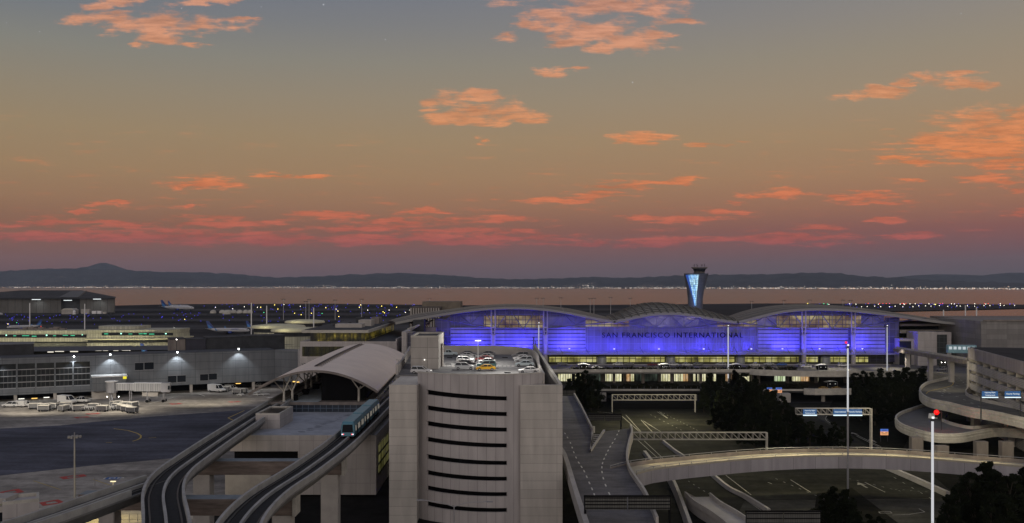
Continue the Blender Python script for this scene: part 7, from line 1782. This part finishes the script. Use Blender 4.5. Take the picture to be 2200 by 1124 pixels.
# ================================================================ vehicles
m_tint = M('car glass', (0.012, 0.014, 0.018), 0.1, var=0)
m_hl = M('car lamp', (0.6, 0.6, 0.6), 0.2, var=0)
CM = {k: M('car paint ' + k, c, 0.3, 0.0, var=0.04) for k, c in dict(white=(0.58, 0.58, 0.58), silver=(0.42, 0.43, 0.44), grey=(0.2, 0.2, 0.21), black=(0.03, 0.03, 0.035), red=(0.13, 0.02, 0.022), teal=(0.1, 0.2, 0.2), yellow=(0.55, 0.30, 0.02), blue=(0.06, 0.14, 0.4), pale=(0.5, 0.58, 0.6)).items()}
PROT = {}
SHAPE = {  # length, hood/belt profile (x, z) of the lower body, greenhouse base x0,x1, top x0,x1, roof height
    'sedan': (4.7, [(-2.3, 0.3), (2.3, 0.3), (2.35, 0.6), (2.2, 0.78), (0.95, 0.95), (-1.55, 0.98), (-2.25, 0.92), (-2.35, 0.6)], -1.75, 1.15, -1.05, 0.35, 1.45),
    'wagon': (4.8, [(-2.35, 0.35), (2.3, 0.35), (2.38, 0.7), (2.2, 0.95), (1.05, 1.08), (-2.2, 1.1), (-2.38, 0.8)], -2.25, 1.2, -1.95, 0.3, 1.72),
    'pickup': (5.4, [(-2.65, 0.4), (2.6, 0.4), (2.7, 0.75), (2.5, 1.05), (1.1, 1.12), (-2.65, 1.12)], -0.75, 1.25, -0.55, 0.55, 1.8),
    'van': (5.4, [(-2.6, 0.4), (2.5, 0.4), (2.65, 0.8), (2.45, 1.1), (1.8, 1.2), (-2.6, 1.2)], -2.55, 1.9, -2.5, 1.05, 2.25)}
def car_proto(kind, color):
    key = (kind, color)
    if key in PROT: return PROT[key]
    L_, prof, g0, g1, t0, t1, zr_ = SHAPE[kind]; w = 0.92; paint = CM[color]
    o = bpy.data.objects.new('parked_car' if kind in ('sedan', 'wagon') else ('pickup_truck' if kind == 'pickup' else 'delivery_van'), None); COL.objects.link(o)
    b_ = MB().extrude([(x, -w, z) for x, z in prof], (0, 2 * w, 0)); zb_ = 0.98
    body = b_.build('body', paint, None, bevel=0.09); body.parent = o
    gz = prof[-3][1] - 0.03 if kind != 'pickup' else 1.1; wt = 0.7
    gh = MB().hexa([(g0, -w + 0.06, gz), (g1, -w + 0.06, gz), (g1, w - 0.06, gz), (g0, w - 0.06, gz), (t0, -wt, zr_ - 0.07), (t1, -wt, zr_ - 0.07), (t1, wt, zr_ - 0.07), (t0, wt, zr_ - 0.07)]).build('windows', m_tint, None); gh.parent = o
    rf_ = MB().hexa([(t0 - 0.1, -wt - 0.03, zr_ - 0.07), (t1 + 0.1, -wt - 0.03, zr_ - 0.07), (t1 + 0.1, wt + 0.03, zr_ - 0.07), (t0 - 0.1, wt + 0.03, zr_ - 0.07), (t0 + 0.05, -wt + 0.1, zr_), (t1 - 0.1, -wt + 0.1, zr_), (t1 - 0.1, wt - 0.1, zr_), (t0 + 0.05, wt - 0.1, zr_)])
    for sg in (-1, 1):
        for a, c in ((g0, t0), (g1, t1), ((g0 + g1) / 2 - 0.15, (t0 + t1) / 2 - 0.1)):
            rf_.bar((a, sg * (w - 0.05), gz), (c, sg * (wt + 0.01), zr_ - 0.05), 0.09, 0.09)
    if kind == 'van': rf_.hexa([(-2.56, -w - 0.005, 1.18), (0.6, -w - 0.005, 1.18), (0.6, w + 0.005, 1.18), (-2.56, w + 0.005, 1.18), (-2.56, -w - 0.005, 2.28), (0.45, -w - 0.005, 2.28), (0.45, w + 0.005, 2.28), (-2.56, w + 0.005, 2.28)])
    if kind == 'pickup':
        bed = MB().box(-2.5, -0.85, -0.75, 0.75, 1.125, 1.14).build('load_bed', m_black, None); bed.parent = o
    rf2 = rf_.build('roof', paint, None); rf2.parent = o
    wm_ = None
    for x in (-L_ * 0.31, L_ * 0.31):
        for sg in (-1, 1):
            wh = MB().tube((x, sg * 0.72, 0.34), (x, sg * 0.95, 0.34), 0.34, n=12).build('wheel', m_rubber, None); wh.parent = o
            rm_ = MB().tube((x, sg * 0.951, 0.34), (x, sg * 0.965, 0.34), 0.19, n=10).build('rim', m_steel, None); rm_.parent = wh
    for sg in (-1, 1):
        h_ = MB().box(L_ / 2 - 0.14, L_ / 2 + 0.02, sg * 0.62 - 0.16, sg * 0.62 + 0.16, 0.62, 0.78).build('headlight', m_hl, None); h_.parent = o
    PROT[key] = [o, False]; return PROT[key]
def car(kind, color, loc, rz, label, group=None, sc_=1.0):
    P_ = car_proto(kind, color); o = P_[0]
    if not P_[1]: P_[1] = True; o.location = loc; o.rotation_euler = (0, 0, rz); o.scale = (sc_,) * 3
    else:
        o = dup(o, loc, rz, None, None, sc_)
    if 'group' in o: del o['group']
    tag(o, label, 'van' if kind == 'van' else ('pickup' if kind == 'pickup' else 'car'), group); return o
G1 = 'cars parked on the car park roof'
for kind, col, px, py, a, lb in (
    ('wagon', 'silver', 998, 794, 2, 'silver wagon nearest the front in the left roof row'),
    ('sedan', 'black', 1002, 785.5, 1, 'black car right behind the silver wagon in the left roof row'),
    ('wagon', 'white', 1000, 779.5, 3, 'white wagon third from the front in the left roof row'),
    ('sedan', 'silver', 1003, 773.5, 0, 'silver car fourth from the front in the left roof row'),
    ('sedan', 'white', 1006, 768.5, 2, 'white sedan second from the back in the left roof row'),
    ('sedan', 'grey', 1007, 764.5, 0, 'grey car at the very back of the left roof row'),
    ('wagon', 'teal', 1045, 790, 178, 'dark green wagon right behind the yellow taxi'),
    ('sedan', 'white', 1046, 781.5, 180, 'white sedan behind the dark green wagon in the middle roof row'),
    ('sedan', 'red', 1040, 776, 180, 'dark red car behind a white sedan in the middle roof row'),
    ('sedan', 'silver', 1043, 770.5, 180, 'silver car behind the dark red one in the middle roof row'),
    ('sedan', 'grey', 1047, 765, 180, 'grey car at the back of the middle roof row'),
    ('sedan', 'pale', 1127, 787, 180, 'pale teal car at the front of the right roof row'),
    ('wagon', 'silver', 1125, 779.5, 182, 'silver wagon second in the right roof row'),
    ('sedan', 'white', 1121, 774, 180, 'white car third in the right roof row'),
    ('wagon', 'grey', 1118, 769, 180, 'grey wagon at the back of the right roof row'),
    ('pickup', 'pale', 963, 765, 3, 'pale pickup against the back wall of the car park roof'),
    ('sedan', 'white', 1136, 801.5, 178, 'white sedan alone at the right front corner of the car park roof')):
    q = at(px, py, zd); car(kind, col, (q.x, q.y, zd), R(a), lb, G1)
q = at(1043, 796, zd); tx_ = car('sedan', 'yellow', (q.x, q.y, zd), R(186), 'yellow taxi at the front of the middle roof row', G1)
q = at(904, 804.5, zd); car('wagon', 'white', (q.x, q.y + 1.5, zd), R(-8), 'white wagon half hidden by the parapet at the foot of the stair tower', G1)
G2 = 'cars at the departures kerb'
for kind, col, px, dy_, a, lb in (('sedan', 'grey', 1208, 421, 2, 'dim grey car at the kerb left of the leftmost booth'), ('sedan', 'silver', 1282, 404, 4, 'silver car just right of the leftmost domed booth'), ('wagon', 'white', 1327, 419, 178, 'white wagon at the kerb left of the letters'), ('sedan', 'grey', 1352, 421, 180, 'grey car behind the white wagon at the kerb'),
    ('sedan', 'red', 1401, 418, 180, 'dark red car beside the bright domed booth'), ('sedan', 'silver', 1430, 399, 183, 'silver car in front of the bright domed booth'), ('wagon', 'white', 1447, 418, 0, 'white van like car right of the bright domed booth'), ('sedan', 'white', 1476, 418, 0, 'white sedan under the word of the sign'), ('sedan', 'grey', 1500, 420, 0, 'grey sedan between two white cars at the kerb'), ('wagon', 'silver', 1548, 418, 180, 'silver wagon left of the white light mast'),
    ('sedan', 'white', 1621, 417, 180, 'white sedan right of the third booth at the kerb'), ('sedan', 'silver', 1652, 421, 180, 'silver sedan at the kerb left of the blue car'), ('sedan', 'blue', 1679, 419, 180, 'blue car at the departures kerb'), ('sedan', 'silver', 1722, 419, 180, 'silver car at the kerb before the thick column'), ('wagon', 'white', 1731, 408, 180, 'white wagon in the outer lane before the thick column'), ('wagon', 'white', 1811, 414, 0, 'white wagon right of the fourth booth'),
    ('sedan', 'grey', 1250, 421.5, 0, 'dim grey sedan behind the leftmost booth')):
    car(kind, col, (X(px, dy_), dy_, zd2), R(a), lb, G2)
q = at(1779 - 6, 826, 4.6); car('sedan', 'yellow', (X(1771, 377), 377, 4.62), R(2), 'left yellow taxi in front of the lower domed booth', 'yellow taxis on the lower deck')
car('sedan', 'yellow', (X(1799, 377), 377, 4.62), R(1), 'right yellow taxi in front of the lower domed booth', 'yellow taxis on the lower deck')
q = at(1984, 794.5, zd2); car('wagon', 'black', (q.x, q.y, zd2), R(150), 'black and white car near the tree tops on the upper deck', None)
q = at(2023, 797, zd2); car('wagon', 'grey', (q.x, q.y, zd2), R(200), 'dark police like car under the elevated track', None)
bo = thing('message_board', 'dark message board with two small lamps over the car by the elevated track', 'message board', (X(2026, 400), 400, zd2)); q0 = aty(2026, 784, 398)
MB().obox((q0.x, q0.y, q0.z - 0.9), 3.6, 0.3, 1.9).build('panel', WIN('message board', [(0.0, 0.0, 0.0), (0.2, 0.18, 0.02), (0.6, 0.5, 0.05)], 0.5, 0.4, 0.5, 0.15, 2, 0.4, 0.8), bo)
for sg in (-1.3, 1.3): MB().ball((q0.x + sg * 0.6, q0.y - 0.3, q0.z + 1.1), 0.15).build('lamp', m_lampw, bo); MB().tube((q0.x + sg, q0.y + 0.2, zd2), (q0.x + sg, q0.y + 0.2, q0.z), 0.1).build('post', m_dark, bo)
# apron vehicles
def z4(x, y): return (x / 6.286, 730 + y / 6.286)
def z5(x, y): return (350 + x / 6.286, 720 + y / 6.286)
G3 = 'white service vehicles on the apron'
for (kind, xy, a, lb, s_) in (('wagon', z4(150, 912), 175, 'white service car at the left end of the apron row', 1.35), ('van', z4(250, 910), 172, 'white service van between a car and a pickup at the left apron', 1.15), ('pickup', z4(350, 905), 172, 'white pickup right of the white van at the left apron', 1.2), ('van', z4(905, 865), -20, 'white step van parked under the pier overhang', 1.5), ('pickup', z4(1095, 850), 170, 'white pickup with tool body right of the step van', 1.35), ('van', z5(725, 772), -25, 'white box truck at the pier right of the jet bridge', 1.55), ('van', z5(925, 745), -20, 'white van end on behind the box truck trailer', 1.1), ('pickup', z5(1300, 708), 190, 'white pickup in the shadow of the sail roof edge', 1.2)):
    q = at(*xy); car(kind, 'white', (q.x, q.y, 0.03), R(a), lb, G3, s_)
m_cart = M('cart curtain', (0.16, 0.16, 0.165), 0.7, var=0.2, scale=1.5)
def cart_proto(closed):
    o = bpy.data.objects.new('baggage_cart', None); COL.objects.link(o)
    p = MB().box(-2.1, 2.1, -1.1, 1.1, 0.5, 0.7).build('chassis', m_dark, None); p.parent = o
    if closed:
        p = MB().box(-2.0, 2.0, -1.05, 1.05, 0.71, 2.2).build('curtain', m_cart, None); p.parent = o
        p = MB().hexa([(-2.1, -1.15, 2.2), (2.1, -1.15, 2.2), (2.1, 1.15, 2.2), (-2.1, 1.15, 2.2), (-2.0, -0.8, 2.42), (2.0, -0.8, 2.42), (2.0, 0.8, 2.42), (-2.0, 0.8, 2.42)]).build('roof', m_conc_l, None); p.parent = o
        mb = MB()
        for x in (-2.05, 2.05):
            for y in (-1.1, 1.1): mb.tube((x, y, 0.7), (x, y, 2.2), 0.07, n=4)
        p = mb.build('frame', m_white, None); p.parent = o
    else:
        mb = MB()
        for x in (-2.05, -0.7, 0.7, 2.05):
            for y in (-1.1, 1.1): mb.tube((x, y, 0.7), (x, y, 1.5), 0.07, n=4)
        for y in (-1.1, 1.1): mb.tube((-2.05, y, 1.5), (2.05, y, 1.5), 0.07, n=4)
        p = mb.build('side_rail', m_white, None); p.parent = o
    for x in (-1.5, 1.5):
        for sg in (-1, 1): p = MB().tube((x, sg * 0.8, 0.27), (x, sg * 1.05, 0.27), 0.27, n=8).build('wheel', m_rubber, None); p.parent = o
    p = MB().tube((2.1, 0, 0.5), (3.2, 0, 0.4), 0.06, n=4).build('drawbar', m_dark, None); p.parent = o
    return o
CP = {True: [cart_proto(True), False], False: [cart_proto(False), False]}
for closed, xy, a, lb, g in ((True, z4(475, 938), 10, 'covered baggage cart nearest the three white vehicles', 0), (True, z4(600, 942), 5, 'covered cart at the back of the left group of four', 0), (True, z4(600, 968), 0, 'covered cart at the front of the left group of four', 0), (True, z4(715, 940), -12, 'covered cart at the right of the left group of four', 0),
    (True, z4(862, 966), 80, 'covered cart standing end on between the two cart groups', 0), (True, z4(890, 925), 20, 'covered cart just behind the end on one', 0), (False, z4(975, 945), -15, 'bare framed cart left of the small covered one', 0), (True, z4(1060, 966), 30, 'covered cart among bare framed carts', 0), (False, z4(1130, 945), 40, 'bare framed cart with tilted rail behind the covered one', 0), (False, z4(1185, 962), 5, 'bare framed cart left of the dark pair', 0),
    (True, z4(1270, 942), 0, 'left cart of the dark covered pair', 0), (True, z4(1385, 970), -4, 'right cart of the dark covered pair', 0), (False, z4(1480, 955), 3, 'long bare flat cart right of the dark pair', 0),
    (True, z4(1590, 940), -20, 'first cart of the pale chain beside the jet bridge', 0), (True, z4(1655, 958), -20, 'second cart of the pale chain beside the jet bridge', 0), (True, z4(1715, 975), -20, 'third cart of the pale chain beside the jet bridge', 0), (True, z4(1785, 992), -20, 'last cart of the pale chain beside the jet bridge', 0), (True, z4(1570, 905), 60, 'cart turned across behind the pale chain', 0), (True, z4(1690, 918), 20, 'dark curtained cart inside the bend of the pale chain', 0), (True, z4(1795, 920), 75, 'cart turned end on right of the dark curtained one', 0),
    (True, z5(835, 765), -20, 'covered cart behind the white box truck', 0), (True, z5(1010, 798), -15, 'left of two small covered carts near the sail roof tip', 0), (True, z5(1072, 790), -15, 'right of two small covered carts near the sail roof tip', 0)):
    q = at(*xy); P_ = CP[closed]
    if not P_[1]: P_[1] = True; o = P_[0]; o.location = (q.x, q.y, 0.03); o.rotation_euler = (0, 0, R(a))
    else: o = dup(P_[0], (q.x, q.y, 0.03), R(a))
    tag(o, lb, 'baggage cart', 'baggage carts on the apron')
dm = MB(); dm.box(-1.8, 1.8, -1.0, 1.0, 0.3, 0.45)
for y in (-0.6, 0.6): dm.box(-1.5, 1.5, y - 0.1, y + 0.1, 0.46, 0.6)
for x in (-1.2, 1.2):
    for y in (-0.8, 0.8): dm.tube((x, y - 0.1, 0.2), (x, y + 0.1, 0.2), 0.2, n=6)
d0 = None; rd = random.Random(4)
for i in range(15):
    xy = z5(rd.uniform(1010, 1470), rd.uniform(768, 822)) if i else z5(1465, 858); q = at(*xy)
    if d0 is None: o = d0 = dm.build('flat_dolly', M('dolly metal', (0.5, 0.5, 0.5), 0.5, 0.2, var=0.15)); tag(o, 'flat pale dolly lying apart near the station railing', 'dolly', 'flat dollies near the sail roof')
    else: o = d0.copy(); COL.objects.link(o); o['label'] = 'flat pale baggage dolly in the scattered lot beside the sail roof tip'
    o.location = (q.x, q.y, 0.03); o.rotation_euler = (0, 0, rd.uniform(0, 3))
# prototypes that found no place are removed
for k, (o, u) in list(PROT.items()):
    if not u:
        for c in list(o.children):
            for d in list(c.children): bpy.data.objects.remove(d)
            bpy.data.objects.remove(c)
        bpy.data.objects.remove(o)
